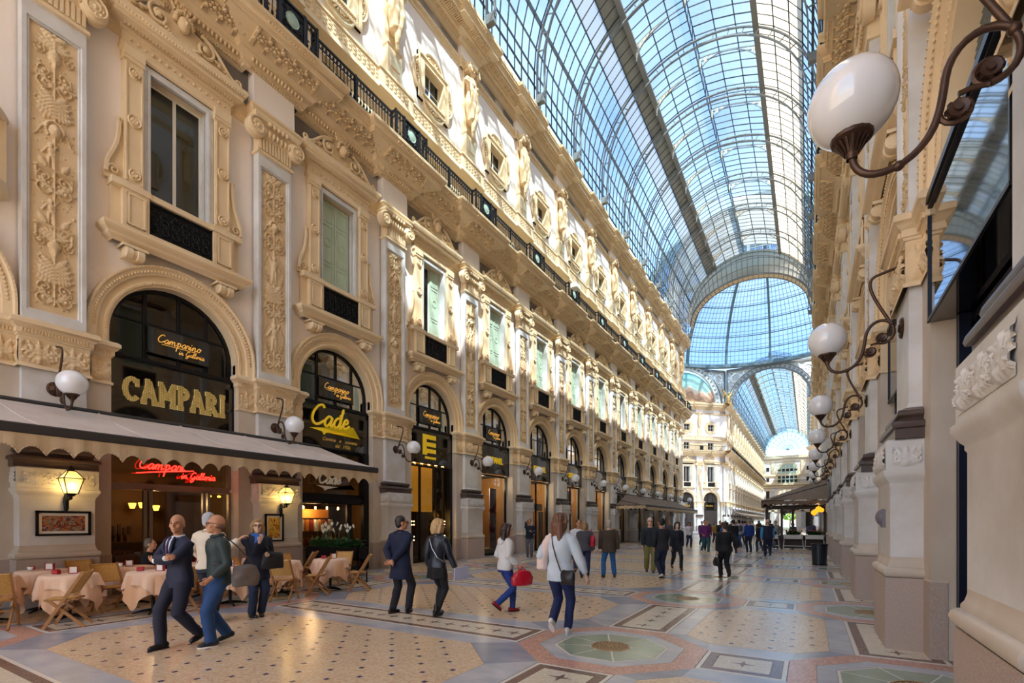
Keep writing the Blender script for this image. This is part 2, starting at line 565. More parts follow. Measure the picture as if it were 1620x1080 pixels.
def wall_bay_mb(lo=False):
    m = MB()
    vs = [-2.4, -.63, .63, 2.4]
    for v0, v1 in ((-2.4, -AR), (AR, 2.4)):
        m.add([(0, v0, 0), (0, v1, 0), (0, v1, 5.65), (0, v0, 5.65)], [(0, 1, 2, 3)], PR)
        m.add([(0, v0, 5.65), (0, v1, 5.65), (0, v1, AZ), (0, v0, AZ)], [(0, 1, 2, 3)], PL)
    n = 10 if lo else 24
    zt = 7.7
    for i in range(n):
        a, b = PI * i / n, PI * (i + 1) / n
        p = [(0, AR * math.cos(a), AZ + AR * math.sin(a)), (0, AR * math.cos(b), AZ + AR * math.sin(b))]
        m.add([p[0], p[1], (0, p[1][1], zt), (0, p[0][1], zt)], [(0, 3, 2, 1)], PL)
        m.add([p[0], p[1], (-.45, p[1][1], p[1][2]), (-.45, p[0][1], p[0][2])], [(0, 1, 2, 3)], TA)
    for s in (-1, 1):
        m.add([(0, s * AR, AZ), (0, s * 2.4, AZ), (0, s * 2.4, zt), (0, s * AR, zt)], [(0, 1, 2, 3)], PL)
        m.add([(0, s * AR, 0), (0, s * AR, AZ), (-.45, s * AR, AZ), (-.45, s * AR, 0)], [(0, 1, 2, 3)], PR)
    holes = [(.63, 9.3, 12.25), (.55, 15.5, 16.8), (.6, 19.05, 20.25)]
    z = zt
    for h, z0, z1 in holes:
        m.add([(0, -2.4, z), (0, 2.4, z), (0, 2.4, z0), (0, -2.4, z0)], [(0, 1, 2, 3)], PL)
        for s in (-1, 1):
            m.add([(0, s * h, z0), (0, s * 2.4, z0), (0, s * 2.4, z1), (0, s * h, z1)], [(0, 1, 2, 3)], TA if z0 == 15.5 else PL)
            m.add([(0, s * h, z0), (0, s * h, z1), (-.3, s * h, z1), (-.3, s * h, z0)], [(0, 1, 2, 3)], MA if z0 < 12 else TA)
        for zz in (z0, z1):
            m.add([(0, -h, zz), (0, h, zz), (-.3, h, zz), (-.3, -h, zz)], [(0, 1, 2, 3)], TA)
        z = z1
    m.add([(0, -2.4, z), (0, 2.4, z), (0, 2.4, 24), (0, -2.4, 24)], [(0, 1, 2, 3)], PL)
    return m

def arch_mb(lo=False):
    m = MB()
    prof = [(1.42, -.12), (1.42, .06), (1.47, .06), (1.47, .10), (1.53, .10), (1.545, .075), (1.66, .085), (1.67, .15), (1.80, .17), (1.83, .21), (1.87, .21), (1.88, .0)]
    m.archband(prof, AZ, .30, 14 if lo else 36, TA)
    if not lo:
        for i in range(72):
            a = PI * (i + .5) / 72
            c_, s_ = math.cos(a), math.sin(a)
            m.ball((.165, 1.735 * c_, AZ + 1.735 * s_), .025, .035, .035, 5, 4, CS)
            m.ball((.10, 1.50 * c_, AZ + 1.50 * s_), .018, .022, .022, 4, 3, CS)
            m.box(.20, .225, 1.85 * c_ - .012, 1.85 * c_ + .012, AZ + 1.85 * s_ - .012, AZ + 1.85 * s_ + .012, CS)
    return m

PIERPATH = [(0, -.98), (.16, -.98), (.16, -.55), (.34, -.55), (.34, .55), (.16, .55), (.16, .98), (0, .98)]

def pier_mb():
    m = MB()
    path = [(0, -.98), (.16, -.98), (.16, .98), (0, .98)]
    m.mold([(.012, 0), (.012, .93)], path, GR)
    m.mold([(.012, .93), (0, .95), (0, 4.75)], path, PR)
    return m

def pedestal_mbs():
    """plinth, die, relief band, dark base"""
    path = [(.16, -.58), (.50, -.58), (.50, .58), (.16, .58)]
    pl = MB()
    pl.mold([(.06, 0), (.06, .90), (.05, .93)], path, GR)
    pl.mold([(.03, .93), (.055, .94), (.075, .965), (.085, 1.0), (.075, 1.035), (.05, 1.06), (.03, 1.065), (.03, 1.09), (.012, 1.12), (0, 1.17), (0, 1.2)], path, PR)
    die = MB()
    die.mold([(0, 1.2), (0, 2.12), (.012, 2.14), (.012, 2.17), (.03, 2.19), (.06, 2.24), (.075, 2.27), (.075, 2.31), (.05, 2.33)], path, MA)
    band = MB()
    band.mold([(.05, 2.33), (.05, 2.71), (.03, 2.73), (-.2, 2.73)], path, MA)
    r = Relief(1.08, .29, .012).frieze(.034, 3)
    r.put(band, .555, 0, 2.37, MA)
    r2 = Relief(.30, .29, .014).frieze(.03, 1)
    r2.put(band, .34, -.633, 2.37, MA, 'v', -1)
    r2.put(band, .34, .633, 2.37, MA, 'v', 1)
    dk = MB()
    p2 = [(.16, -.5), (.30, -.5), (.30, .5), (.16, .5)]
    dk.mold([(.16, 2.73), (.16, 2.86), (.19, 2.87), (.20, 2.90), (.19, 2.94), (.16, 2.955), (.10, 2.965), (.085, 2.99), (.10, 3.02), (.12, 3.03), (.13, 3.06), (.12, 3.10), (.07, 3.12), (.02, 3.15)], p2, PO)
    dk.mold([(.0, 3.13), (.03, 3.14), (.0, 3.2)], p2, MA)
    return pl, die, band, dk

def shaft_mb():
    m = MB()
    p2 = [(.10, -.5), (.30, -.5), (.30, .5), (.10, .5)]
    m.mold([(0, 3.1), (0, 4.75)], p2, MA)
    z0, z1 = 5.62, 12.02
    # frame round a sunk panel
    for s in (-1, 1):
        m.mold([(0, z0), (0, z1)], [(.05, -.5), (.30, -.5), (.30, -.43)] if s < 0 else [(.30, .43), (.30, .5), (.05, .5)], MA)
        m.mold([(0, z0), (0, z1)], [(.30, -.43), (.275, -.41), (.275, -.385), (.23, -.37)] if s < 0 else [(.23, .37), (.275, .385), (.275, .41), (.30, .43)], MA)
    m.box(.1, .30, -.43, .43, z0, 5.86, MA); m.box(.1, .30, -.43, .43, 11.66, z1, MA)
    m.box(.1, .27, -.41, .41, 5.86, 5.90, MA); m.box(.1, .27, -.41, .41, 11.62, 11.66, MA)
    m.add([(.225, -.38, 5.86), (.225, .38, 5.86), (.225, .38, 11.66), (.225, -.38, 11.66)], [(0, 1, 2, 3)], TA)
    return m

def impost_mb(lo=False):
    m = MB()
    m.mold([(0.03, 4.70), (.03, 4.75), (0, 4.77), (0, 5.30), (.02, 5.31), (.03, 5.34), (.05, 5.35), (.05, 5.44), (.09, 5.47), (.12, 5.52), (.14, 5.53), (.14, 5.60), (.10, 5.64), (0, 5.65), (-.16, 5.66)], PIERPATH, TA)
    if not lo:
        r = Relief(1.04, .50, .018).frieze(.06, 2); r.put(m, .342, 0, 4.78, CS)
        r = Relief(.40, .50, .018).frieze(.055, 1)
        for s in (-1, 1): r.put(m, .162, s * .765, 4.78, CS)
        r = Relief(.17, .50, .02).frieze(.03, 1)
        r.put(m, .25, -.552, 4.78, CS, 'v', -1); r.put(m, .25, .552, 4.78, CS, 'v', 1)
        for i in range(22):
            m.box(.38, .415, -.54 + i * .05, -.515 + i * .05, 5.37, 5.44, CS)
        for s in (-1, 1):
            for i in range(8): m.box(.2, .235, s * .765 - .19 + i * .05, s * .765 - .165 + i * .05, 5.37, 5.44, CS)
    return m

def capital_mb(lo=False):
    m = MB()
    p2 = [(.05, -.5), (.30, -.5), (.30, .5), (.05, .5)]
    m.mold([(0, 11.98), (.05, 12.0), (.05, 12.07), (0.0, 12.1), (0, 12.92)], p2, TA)
    if not lo:
        for i in range(11):
            v = -.45 + .09 * i
            m.box(.29, .335, v - .028, v + .028, 12.12, 12.46, TA)
    m.mold([(0, 12.46), (.06, 12.50), (.09, 12.58), (.06, 12.66), (.04, 12.74), (.10, 12.86), (.10, 12.90)], p2, TA)
    for i in range(5 if lo else 7):
        m.ball((.40, -.36 + .72 * i / (4 if lo else 6), 12.60), .06, .05, .10, 6, 5, CS)
    for s in (-1, 1):
        m.lathe([(0, .10), (.10, .11), (.22, .08), (.26, .04), (.26, -.14), (0, -.14)], 10 if lo else 18, (.36, s * .60, 12.60), 'x', TA)
        if not lo:
            m.tube([(.46, s * .60 + s * x, 12.60 + y) for x, y in spiral((0, 0), .24, .05, 1.6, PI / 2, 26, -1)], .028, 5, CS)
            m.ball((.46, s * .60, 12.60), .05, .06, .06, 6, 4, CS)
            m.leafs = None
            for k in range(8):
                a = 2 * PI * k / 8
                m.ball((.46, s * .6 + .14 * math.cos(a), 12.6 + .14 * math.sin(a)), .03, .035, .035, 4, 3, CS)
    m.mold([(0, 12.84), (.16, 12.86), (.20, 12.92), (.20, 12.98), (.14, 13.02), (0, 13.02)], p2, TA)
    if not lo:
        for k in range(5):
            m.ball((.46, -.26 + .13 * k, 12.84), .06, .07, .07, 6, 4, CS)
    return m

def entab_mb(lo=False):
    """string course, frieze and main cornice, one bay long, centred on the pilaster"""
    m = MB()
    b = [(0, -2.4), (0, -.62), (.30, -.62), (.30, .62), (0, .62), (0, 2.4)]
    m.mold([(0, 12.72), (.03, 12.74), (.03, 12.86), (.06, 12.88), (.06, 13.0), (.09, 13.03), (.13, 13.10), (.15, 13.12), (.15, 13.18), (0, 13.22)], b, TA)
    m.mold([(0, 13.2), (0, 13.62)], b, PL)
    c = [(0, -2.4), (0, -.80), (.22, -.80), (.22, .80), (0, .80), (0, 2.4)]
    m.mold([(0.0, 13.45), (.10, 13.48), (.12, 13.56), (.16, 13.58), (.16, 13.66), (.30, 13.82), (.33, 13.84), (.33, 13.92), (.40, 13.98), (.42, 14.02)], c, TA)
    m.mold([(.42, 14.02), (.50, 14.06), (.90, 14.30), (.94, 14.28)], c, TA)
    m.mold([(.94, 14.28), (.94, 14.36), (.97, 14.40), (.97, 14.48), (1.0, 14.50), (1.06, 14.62), (1.10, 14.66), (1.12, 14.72), (1.12, 14.82), (1.08, 14.86), (-.1, 14.87)], c, CS)
    if not lo:
        def along(step, f):
            n = int(4.8 / step)
            for i in range(n):
                v = -2.4 + (i + .5) * 4.8 / n
                f(.22 if abs(v) < .8 else 0, v)
        along(.105, lambda o, v: m.ball((o + .265, v, 13.71), .06, .042, .085, 6, 5, CS))
        along(.07, lambda o, v: m.box(o + .12, o + .165, v - .02, v + .02, 13.49, 13.56, CS))
        along(.09, lambda o, v: m.ball((o + 1.05, v, 14.58), .03, .035, .05, 5, 3, CS))
        along(.06, lambda o, v: m.box(o + 1.09, o + 1.13, v - .016, v + .016, 14.68, 14.72, CS))
        def ros(o, v):
            q = MB()
            q.ball((0, 0, 0), .05, .05, .05, 6, 4, CS)
            for k in range(7):
                a = 2 * PI * k / 7
                q.ball((.085 * math.cos(a) * .86, .085 * math.sin(a), .085 * math.cos(a) * .5), .04, .04, .03, 5, 3, CS)
            m.merge(q, (o + .71, v, 14.10), 0, 1.25)
            for t in (-.2, .2):
                m.bar((o + .46, v + t * .9, 13.99), (o + .92, v + t * .9, 14.26), .08, .07, CS)
                m.ball((o + .64, v + t * .9, 14.05), .08, .06, .06, 6, 4, CS)
                m.ball((o + .82, v + t * .9, 14.17), .07, .055, .055, 6, 4, CS)
        along(.36, ros)
    zm = lambda z: z if z < 13.3 else (13.3 + (z - 13.3) * 5.33 if z < 13.45 else 14.1 + (z - 13.45) * .77)
    m.v = [(u * (.91 if z > 13.4 else 1), v, zm(z)) for u, v, z in m.v]
    return m

def attic_mb(lo=False):
    """base band with fret, string moulding, upper cornice, one bay long, centred on the pilaster"""
    m = MB()
    b = [(0, -2.4), (0, -.55), (.10, -.55), (.10, .55), (0, .55), (0, 2.4)]
    m.mold([(0, 17.05), (.20, 17.08), (.30, 17.18), (.34, 17.20), (.34, 17.28), (.30, 17.34), (.30, 17.40)], b, TA)
    m.mold([(.30, 17.40), (.30, 17.86), (.34, 17.88), (.34, 17.95), (0, 18.0)], b, TA)
    m.mold([(0, 22.12), (.04, 22.14), (.04, 22.24), (.08, 22.28), (.14, 22.36), (.14, 22.44), (0, 22.48)], b, TA)
    c = [(0, -2.4), (0, -.66), (.20, -.66), (.20, .66), (0, .66), (0, 2.4)]
    m.mold([(0, 22.46), (0, 23.0)], c, PL)
    m.mold([(0, 22.95), (.08, 22.98), (.14, 23.06), (.14, 23.14), (.30, 23.26), (.34, 23.28), (.34, 23.36), (.66, 23.50), (.70, 23.48)], c, TA)
    m.mold([(.70, 23.48), (.70, 23.62), (.74, 23.66), (.82, 23.80), (.85, 23.82), (.85, 23.98), (.80, 24.02), (.5, 24.05), (.5, 24.3), (-.2, 24.3)], c, CS)
    if not lo:
        n = 54
        for i in range(n):
            v = -2.4 + (i + .5) * 4.8 / n
            o = .20 if abs(v) < .66 else 0
            m.ball((o + .22, v, 23.20), .05, .035, .06, 5, 4, CS)
            m.box(o + .40, o + .64, v - .025, v + .025, 23.36, 23.46, CS)
            m.ball((o + .80, v, 23.74), .03, .035, .05, 5, 3, CS)
            m.ball((o + .60, v, 24.12), .07, .04, .10, 5, 4, CS)
            o2 = .10 if abs(v) < .55 else 0
            m.ball((o2 + .11, v, 22.32), .03, .03, .04, 4, 3, CS)
        for i in range(24):                         # fret on the base band
            v = -2.4 + .2 * (i + .5)
            o = .10 if abs(v) < .55 else 0
            for a, w, z in ((-.04, .11, 17.46), (.03, .07, 17.53), (-.01, .13, 17.61), (.04, .08, 17.68), (-.03, .12, 17.75)):
                m.box(o + .29, o + .315, v + a - w / 2, v + a + w / 2, z, z + .03, CS)
    return m

# ------------------------------------------------------------------ first-floor window, attic window
def window_mbs(lo=False):
    sur = MB()
    for s in (-1, 1):
        v0, v1 = sorted((s * .63, s * .78)); sur.box(-.02, .10, v0, v1, 9.3, 12.35, MA)
        v0, v1 = sorted((s * .65, s * .70)); sur.box(.08, .125, v0, v1, 9.3, 12.30, MA)
        v0, v1 = sorted((s * .80, s * 1.18)); sur.box(0, .16, v0, v1, 9.3, 12.45, TA)
        v0, v1 = sorted((s * .78, s * 1.2)); sur.box(0, .22, v0, v1, 12.28, 12.5, TA); sur.box(0, .20, v0, v1, 12.2, 12.28, TA)
        for a, b in ((.82, .85), (1.13, 1.16)):
            v0, v1 = sorted((s * a, s * b)); sur.box(.15, .19, v0, v1, 9.45, 12.15, TA)
        if not lo:
            for z, rr in ((10.85, .15), (11.95, .12), (9.62, .13)):
                sur.lathe([(0, .05), (rr * .5, .05), (rr * .62, .02), (rr * .85, .06), (rr, .0)], 14, (.16, s * .99, z), 'x', TA)
                for k in range(6):
                    a = 2 * PI * k / 6
                    sur.ball((.20, s * .99 + rr * .35 * math.cos(a), z + rr * .35 * math.sin(a)), .03, .03, .03, 4, 3, CS)
            pts = [(.12, s * (1.2 + x), z) for x, z in bez((.30, 9.45), (.30, 9.95), (.06, 9.9), (.06, 10.7), 12)]
            sur.tube(pts, .05, 6, TA)
            sur.prism([(s * 1.18, 9.35)] + [(s * (1.2 + x), z) for x, z in bez((.34, 9.35), (.30, 9.95), (.06, 9.9), (.04, 10.7), 10)] + [(s * 1.18, 10.7)], .02, .10, 'x', TA)
            sur.tube([(.14, s * (1.36 + x), 9.55 + y) for x, y in spiral((0, 0), .11, .03, 1.3, 0, 16)], .025, 5, CS)
            sur.ball((.12, s * 1.27, 10.75), .05, .06, .06, 6, 4, CS)
    sur.box(-.02, .10, -.78, .78, 12.25, 12.40, MA)
    ped = MB()
    pp = [(0, -1.2), (.12, -1.2), (.12, 1.2), (0, 1.2)]
    ped.mold([(0, 12.42), (.04, 12.46), (.04, 12.56), (0.02, 12.58), (.02, 12.82), (.06, 12.84), (.08, 12.92), (.14, 12.95)], pp, TA)
    ped.mold([(.14, 12.95), (.24, 13.0), (.24, 13.08), (.28, 13.10), (.33, 13.20), (.33, 13.28), (0, 13.36)], pp, TA)
    ped.box(0, .14, -1.2, 1.2, 12.5, 13.3, TA)
    if not lo:
        for i in range(15): ped.ball((.15, -1.05 + .15 * i, 12.70), .03, .045 if i % 2 else .03, .045 if i % 2 else .03, 6, 4, CS)
        for i in range(36): ped.box(.22, .27, -1.2 + .0686 * i - .02, -1.2 + .0686 * i + .02, 12.90, 12.96, CS)
        for i in range(44): ped.ball((.41, -1.45 + .0674 * i, 13.15), .025, .028, .04, 4, 3, CS)
    crest = MB()
    u = .24
    def C(pts, r, mi=TA): crest.tube([(u, a, b) for a, b in pts], r, 6 if not lo else 4, mi)
    outline = [(-1.48, 13.32), (-1.48, 13.42), (-1.2, 13.5), (-.95, 13.62), (-.75, 13.85), (-.45, 13.98), (-.26, 14.02), (-.20, 14.30), (0, 14.42), (.20, 14.30), (.26, 14.02), (.45, 13.98), (.75, 13.85), (.95, 13.62), (1.2, 13.5), (1.48, 13.42), (1.48, 13.32)]
    crest.prism([(a * .93, 13.3 + (b - 13.3) * .93) for a, b in outline], .06, .20, 'x', TA)
    for s in (-1, 1):
        C([(s * a, b) for a, b in bez((1.42, 13.40), (1.0, 13.42), (.95, 13.92), (.42, 14.0), 14)], .05)
        C([(s * (.52 + x), 13.70 + y) for x, y in spiral((0, 0), .24, .06, 1.4, PI / 2, 22, -1)], .042)
        crest.ball((u + .03, s * .52, 13.70), .07, .08, .08, 8, 5, CS)
        C([(s * (1.36 + x), 13.50 + y) for x, y in spiral((0, 0), .10, .03, 1.3, PI, 14)], .035)
        if not lo:
            for k in range(7):
                t = k / 6
                crest.ball((u, s * (.80 + .45 * t), 13.62 - .18 * t), .05, .07, .04 + .03 * math.sin(k * 2), 6, 4, CS)
            for k in range(5):
                crest.ball((u + .02, s * (.22 + .05 * k), 13.42 + .03 * k), .05, .05, .04, 5, 4, CS)
    crest.ball((u + .06, 0, 13.86), .13, .14, .19, 10, 8, CS)
    crest.ball((u + .18, 0, 13.83), .05, .03, .06, 6, 4, CS)
    crest.ball((u + .15, 0, 13.74), .05, .06, .025, 6, 4, CS)
    for k in range(9):
        a = PI * k / 8
        crest.ball((u + .04, .18 * math.cos(a), 13.92 + .22 * math.sin(a)), .08, .07, .07, 6, 4, CS)
    for k in range(5):
        a = PI * (.2 + .15 * k)
        C([(.22 * math.cos(a), 14.05 + .15 * math.sin(a)), (.34 * math.cos(a), 14.1 + .36 * math.sin(a))], .04, CS)
    sill = MB()
    sp = [(0, -1.42), (.22, -1.42), (.22, 1.42), (0, 1.42)]
    sill.mold([(0, 7.95), (.04, 7.98), (.10, 8.02), (.12, 8.04), (.12, 8.08), (.20, 8.14), (.23, 8.18), (.23, 8.25), (.18, 8.28), (0, 8.30), (-.22, 8.3)], sp, TA)
    for s in (-1, 1):
        v0, v1 = sorted((s * .72, s * 1.24)); sill.box(0, .26, v0, v1, 8.28, 9.22, TA)
        w0, w1 = sorted((s * .80, s * 1.16)); sill.box(.26, .275, w0, w1, 8.40, 9.12, TA)
        for a, b in ((.80, .84), (1.12, 1.16)):
            x0, x1 = sorted((s * a, s * b)); sill.box(.26, .30, x0, x1, 8.40, 9.12, TA)
        x0, x1 = sorted((s * .80, s * 1.16)); sill.box(.26, .30, x0, x1, 8.40, 8.44, TA); sill.box(.26, .30, x0, x1, 9.08, 9.12, TA)
        w0, w1 = sorted((s * 1.24, s * 1.42)); sill.box(0, .14, w0, w1, 8.28, 9.22, TA)
        v0, v1 = sorted((s * .70, s * 1.45)); sill.box(0, .29, v0, v1, 9.20, 9.34, TA)
    sill.box(0, .26, -.72, .72, 9.20, 9.33, TA); sill.box(0, .24, -.72, .72, 8.28, 8.40, TA)
    corb = MB()
    corb.mold([(0, 7.95), (.05, 7.92), (.05, 7.86)], [(.0, -.20), (.30, -.20), (.30, .20), (0, .20)], TA)
    corb.lathe([(.10, -.19), (.13, -.17), (.13, -.05), (.11, -.03), (.11, .03), (.13, .05), (.13, .17), (.10, .19)], 12, (.24, 0, 7.77), 'y', TA)
    corb.lathe([(0, -.19), (.10, -.19)], 12, (.24, 0, 7.77), 'y', TA); corb.lathe([(.10, .19), (0, .19)], 12, (.24, 0, 7.77), 'y', TA)
    corb.box(0, .22, -.18, .18, 7.66, 7.90, TA)
    return sur, ped, crest, sill, corb

def grille_mb():
    m = MB()
    for z in (8.42, 9.16): m.box(.17, .20, -.72, .72, z - .02, z + .02, IR)
    for s in (-1, 1): m.box(.17, .20, s * .70 - .015, s * .70 + .015, 8.4, 9.2, IR)
    m.box(.165, .17, -.7, .7, 8.4, 9.2, IR)
    for i in range(6):
        c = -.575 + .23 * i
        for z, q in ((8.60, 1), (8.82, -1)):
            m.tube([(.19, c + x, z + y) for x, y in spiral((0, 0), .105, .03, 1.2, PI / 2 * q, 12, q)], .014, 4, IR)
        for q in (-1, 1):
            m.tube([(.19, c + q * x, 9.02 + y) for x, y in spiral((.05, 0), .055, .02, 1.1, PI / 2, 9)], .012, 4, IR)
        m.ball((.20, c, 8.71), .03, .035, .035, 5, 4, IR)
        m.bar((.19, c - .115, 8.42), (.19, c - .115, 9.16), .016, .016, IR)
        m.ball((.195, c - .115, 8.93), .02, .04, .05, 5, 3, IR)
    return m

def attic_window_mb(lo=False):
    m = MB()
    def ring(a, b, z0, z1, w, u, mi=TA):
        m.box(0, u, -a, -a + w, z0, z1, mi); m.box(0, u, a - w, a, z0, z1, mi)
        m.box(0, u, -a + w, a - w, z0, z0 + w, mi); m.box(0, u, -a + w, a - w, z1 - w, z1, mi)
    ring(.95, 0, 18.72, 20.58, .34, .09)
    ring(.95, 0, 18.72, 20.58, .08, .14)
    ring(.68, 0, 18.97, 20.33, .08, .14)
    n = 8 if lo else 16
    def lobe(cv, cz, rv, rz, a0):
        pts = [(cv + rv * math.cos(a0 + PI * i / n), cz + rz * math.sin(a0 + PI * i / n)) for i in range(n + 1)]
        m.prism(pts, 0, .08, 'x', TA)
        m.tube([(.09, a, b) for a, b in pts], .05, 5, TA)
        if not lo:
            m.tube([(.09, cv + (a - cv) * .72, cz + (b - cz) * .72) for a, b in pts], .03, 4, TA)
            for i in range(1, 7):
                a = a0 + PI * i / 7
                m.tube([(.09, cv, cz), (.11, cv + rv * .55 * math.cos(a), cz + rz * .55 * math.sin(a))], [.02, .045], 5, CS)
    lobe(0, 20.50, .58, .40, 0)
    lobe(0, 18.80, .62, .42, PI)
    lobe(.88, 19.70, .34, .62, -PI / 2)
    lobe(-.88, 19.70, .34, .62, PI / 2)
    if not lo:
        for i in range(22):
            t = -.72 + 1.44 * i / 21
            for a, b in ((t, 18.86), (t, 20.44)): m.ball((.10, a, b), .02, .025, .025, 4, 3, CS)
            for a in (-.81, .81): m.ball((.10, a, 19.65 + t), .02, .025, .025, 4, 3, CS)
    return m

def sash_mb(h, z0, z1, u=-.22, bars=1, mi=WW):
    """window sash: outer frame, centre stile, horizontal bars"""
    m = MB()
    w = .05
    m.box(u - .04, u, -h, -h + w, z0, z1, mi); m.box(u - .04, u, h - w, h, z0, z1, mi)
    m.box(u - .04, u, -h + w, h - w, z0, z0 + w, mi); m.box(u - .04, u, -h + w, h - w, z1 - w, z1, mi)
    m.box(u - .03, u + .015, -.035, .035, z0 + w, z1 - w, mi)
    for i in range(bars):
        z = z0 + (z1 - z0) * (i + 1) / (bars + 1)
        m.box(u - .03, u, -h + w, h - w, z - .018, z + .018, mi)
    return m

def pane_mb(v0, v1, z0, z1, u):
    m = MB()
    m.box(u - .006, u, v0, v1, z0, z1, GL)
    return m

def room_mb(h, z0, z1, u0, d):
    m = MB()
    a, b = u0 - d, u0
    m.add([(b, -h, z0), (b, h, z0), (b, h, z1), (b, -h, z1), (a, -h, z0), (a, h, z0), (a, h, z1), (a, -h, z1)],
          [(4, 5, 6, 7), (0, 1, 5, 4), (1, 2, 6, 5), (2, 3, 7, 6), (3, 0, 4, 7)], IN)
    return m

def shutter_mb(v0, v1, z0, z1, u=-.14):
    m = MB()
    m.box(u - .04, u, v0, v1, z0, z1, SH)
    c = (v0 + v1) / 2
    for a, b in ((z0 + .1, z0 + .75), (z0 + .85, z1 - .75), (z1 - .65, z1 - .1)):
        for p in (v0 + .08, v1 - .11): m.box(u, u + .015, p, p + .03, a, b, SH)
        for q in (a, b - .03): m.box(u, u + .015, v0 + .08, v1 - .08, q, q + .03, SH)
    m.lathe([(.15, 0), (.15, .015), (.12, .015), (.12, 0)], 14, (u, c, (z0 + z1) / 2 + .1), 'x', SH)
    return m

# ------------------------------------------------------------------ shared meshes
ME = {}
def me(key, mbf, smooth=False):
    if key not in ME:
        ME[key] = mbf.mesh(key, FM, smooth)
    return ME[key]
rnd = random.Random(11)
me('wall_bay', wall_bay_mb()); me('arch_surround', arch_mb(), 35); me('pier', pier_mb())
_pl, _die, _band, _dk = pedestal_mbs()
me('plinth', _pl, 50); me('pedestal', _die, 50); me('relief_band', _band, 40); me('dark_base', _dk, 50)
me('pilaster', shaft_mb()); me('impost', impost_mb(), 40); me('capital', capital_mb(), 40)
me('entablature', entab_mb(), 40); me('attic_cornice', attic_mb(), 40)
_sur, _ped, _crest, _sill, _corb = window_mbs()
me('window_surround', _sur, 40); me('pediment', _ped, 40); me('crest', _crest, 50); me('sill', _sill); me('corbel', _corb, 40)
me('iron_grille', grille_mb()); me('attic_surround', attic_window_mb(), 40)
me('sash', sash_mb(.63, 9.33, 12.25, -.20, 0)); me('attic_sash', sash_mb(.6, 19.05, 20.25, -.16, 1)); me('mezzanine_sash', sash_mb(.55, 15.5, 16.8, -.16, 1))
me('pane', pane_mb(-.6, .6, 9.36, 12.2, -.215)); me('attic_pane', pane_mb(-.56, .56, 19.1, 20.2, -.175)); me('mezz_pane', pane_mb(-.5, .5, 15.54, 16.76, -.175))
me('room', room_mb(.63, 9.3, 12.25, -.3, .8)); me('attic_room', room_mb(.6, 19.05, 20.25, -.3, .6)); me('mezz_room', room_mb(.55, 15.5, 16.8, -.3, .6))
me('shutter_near', shutter_mb(-.58, -.01, 9.38, 12.2)); me('shutter_far', shutter_mb(.01, .58, 9.38, 12.2))
for i in range(4):
    mb = MB()
    Relief(.70, 5.66, .02 if i else .014).panel(random.Random(30 + i), .062).put(mb, .226, 0, 5.93, CS)
    me('relief_panel_%d' % i, mb, True)
_a = MB(); _a.box(0, .02, -.4, .4, 19.65, 20.2, WW); me('roller_blind', _a)

def plain(k):
    return k.rstrip('0123456789').rstrip('_')
def part(key, parent, x, y, rz, name=None):
    return ob(name or plain(key), ME[key], parent, (x, y, 0), rz)

ORD = ['first', 'second', 'third', 'fourth', 'fifth', 'sixth', 'seventh', 'eighth', 'ninth', 'tenth', 'eleventh', 'twelfth', 'thirteenth', 'fourteenth', 'fifteenth', 'sixteenth']
wall_left = struct('wall_left', 'long cream arcade facade with tan carved ornament, over the cafe tables', 'facade')
wall_right = struct('wall_right', 'arcade facade with grey marble piers seen edge-on beside the big globe lamp', 'facade')
win_n = [0]
def facade(wall, xw, rz, k0, k1, side):
    sg = 1 if rz == 0 else -1
    dy = DYL if side == 'left' else 0
    for k in range(k0, k1 + 1):
        y = Y0 + P * k + dy
        p = part('pilaster', wall, xw, y, rz)
        for key in ('plinth', 'pedestal', 'relief_band', 'dark_base', 'impost', 'capital'):
            ob(key, ME[key], p)
        ob('relief_panel', ME['relief_panel_%d' % (k % 4)], p)
        part('pier', wall, xw, y, rz)
        part('entablature', wall, xw, y, rz)
        part('attic_cornice', wall, xw, y, rz)
    for j in range(k0 - 1, k1):
        y = Y0 + P * (j + .5) + dy
        part('wall_bay', wall, xw, y, rz)
        part('arch_surround', wall, xw, y, rz)
        if side == 'right' and j > 7: continue
        nth = ORD[j] if 0 <= j < 16 else 'extra'
        win_n[0] += 1
        if j >= 0:
            kind = [0, 2, 1, 2, 2, 1, 2, 0, 2, 1, 2, 0][j % 12]
            desc = {0: 'dark glass', 1: 'one green shutter half open', 2: 'closed pale green shutters'}[kind]
            place = 'left facade' if side == 'left' else 'right facade'
            w = struct('window_%d' % win_n[0], 'tall first-floor window with %s, %s of its row along the %s' % (desc, nth, place), 'window', None, (xw, y, 0), rz)
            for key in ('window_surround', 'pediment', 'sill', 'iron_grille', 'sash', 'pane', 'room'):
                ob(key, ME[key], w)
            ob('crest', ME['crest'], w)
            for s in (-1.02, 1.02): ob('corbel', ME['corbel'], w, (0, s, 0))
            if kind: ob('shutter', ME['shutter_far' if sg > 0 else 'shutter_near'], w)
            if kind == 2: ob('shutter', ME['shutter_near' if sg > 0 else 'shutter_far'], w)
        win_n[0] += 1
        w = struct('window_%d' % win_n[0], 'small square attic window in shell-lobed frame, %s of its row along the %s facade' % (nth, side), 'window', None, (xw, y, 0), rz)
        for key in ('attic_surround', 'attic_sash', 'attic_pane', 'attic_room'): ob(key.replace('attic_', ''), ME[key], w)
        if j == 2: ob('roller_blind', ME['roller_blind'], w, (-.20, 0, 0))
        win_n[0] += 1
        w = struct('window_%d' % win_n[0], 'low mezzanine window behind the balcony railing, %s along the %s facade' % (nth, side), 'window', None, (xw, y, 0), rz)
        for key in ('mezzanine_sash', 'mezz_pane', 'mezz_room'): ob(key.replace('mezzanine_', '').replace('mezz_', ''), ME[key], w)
facade(wall_left, XL, 0, 0, NB, 'left')
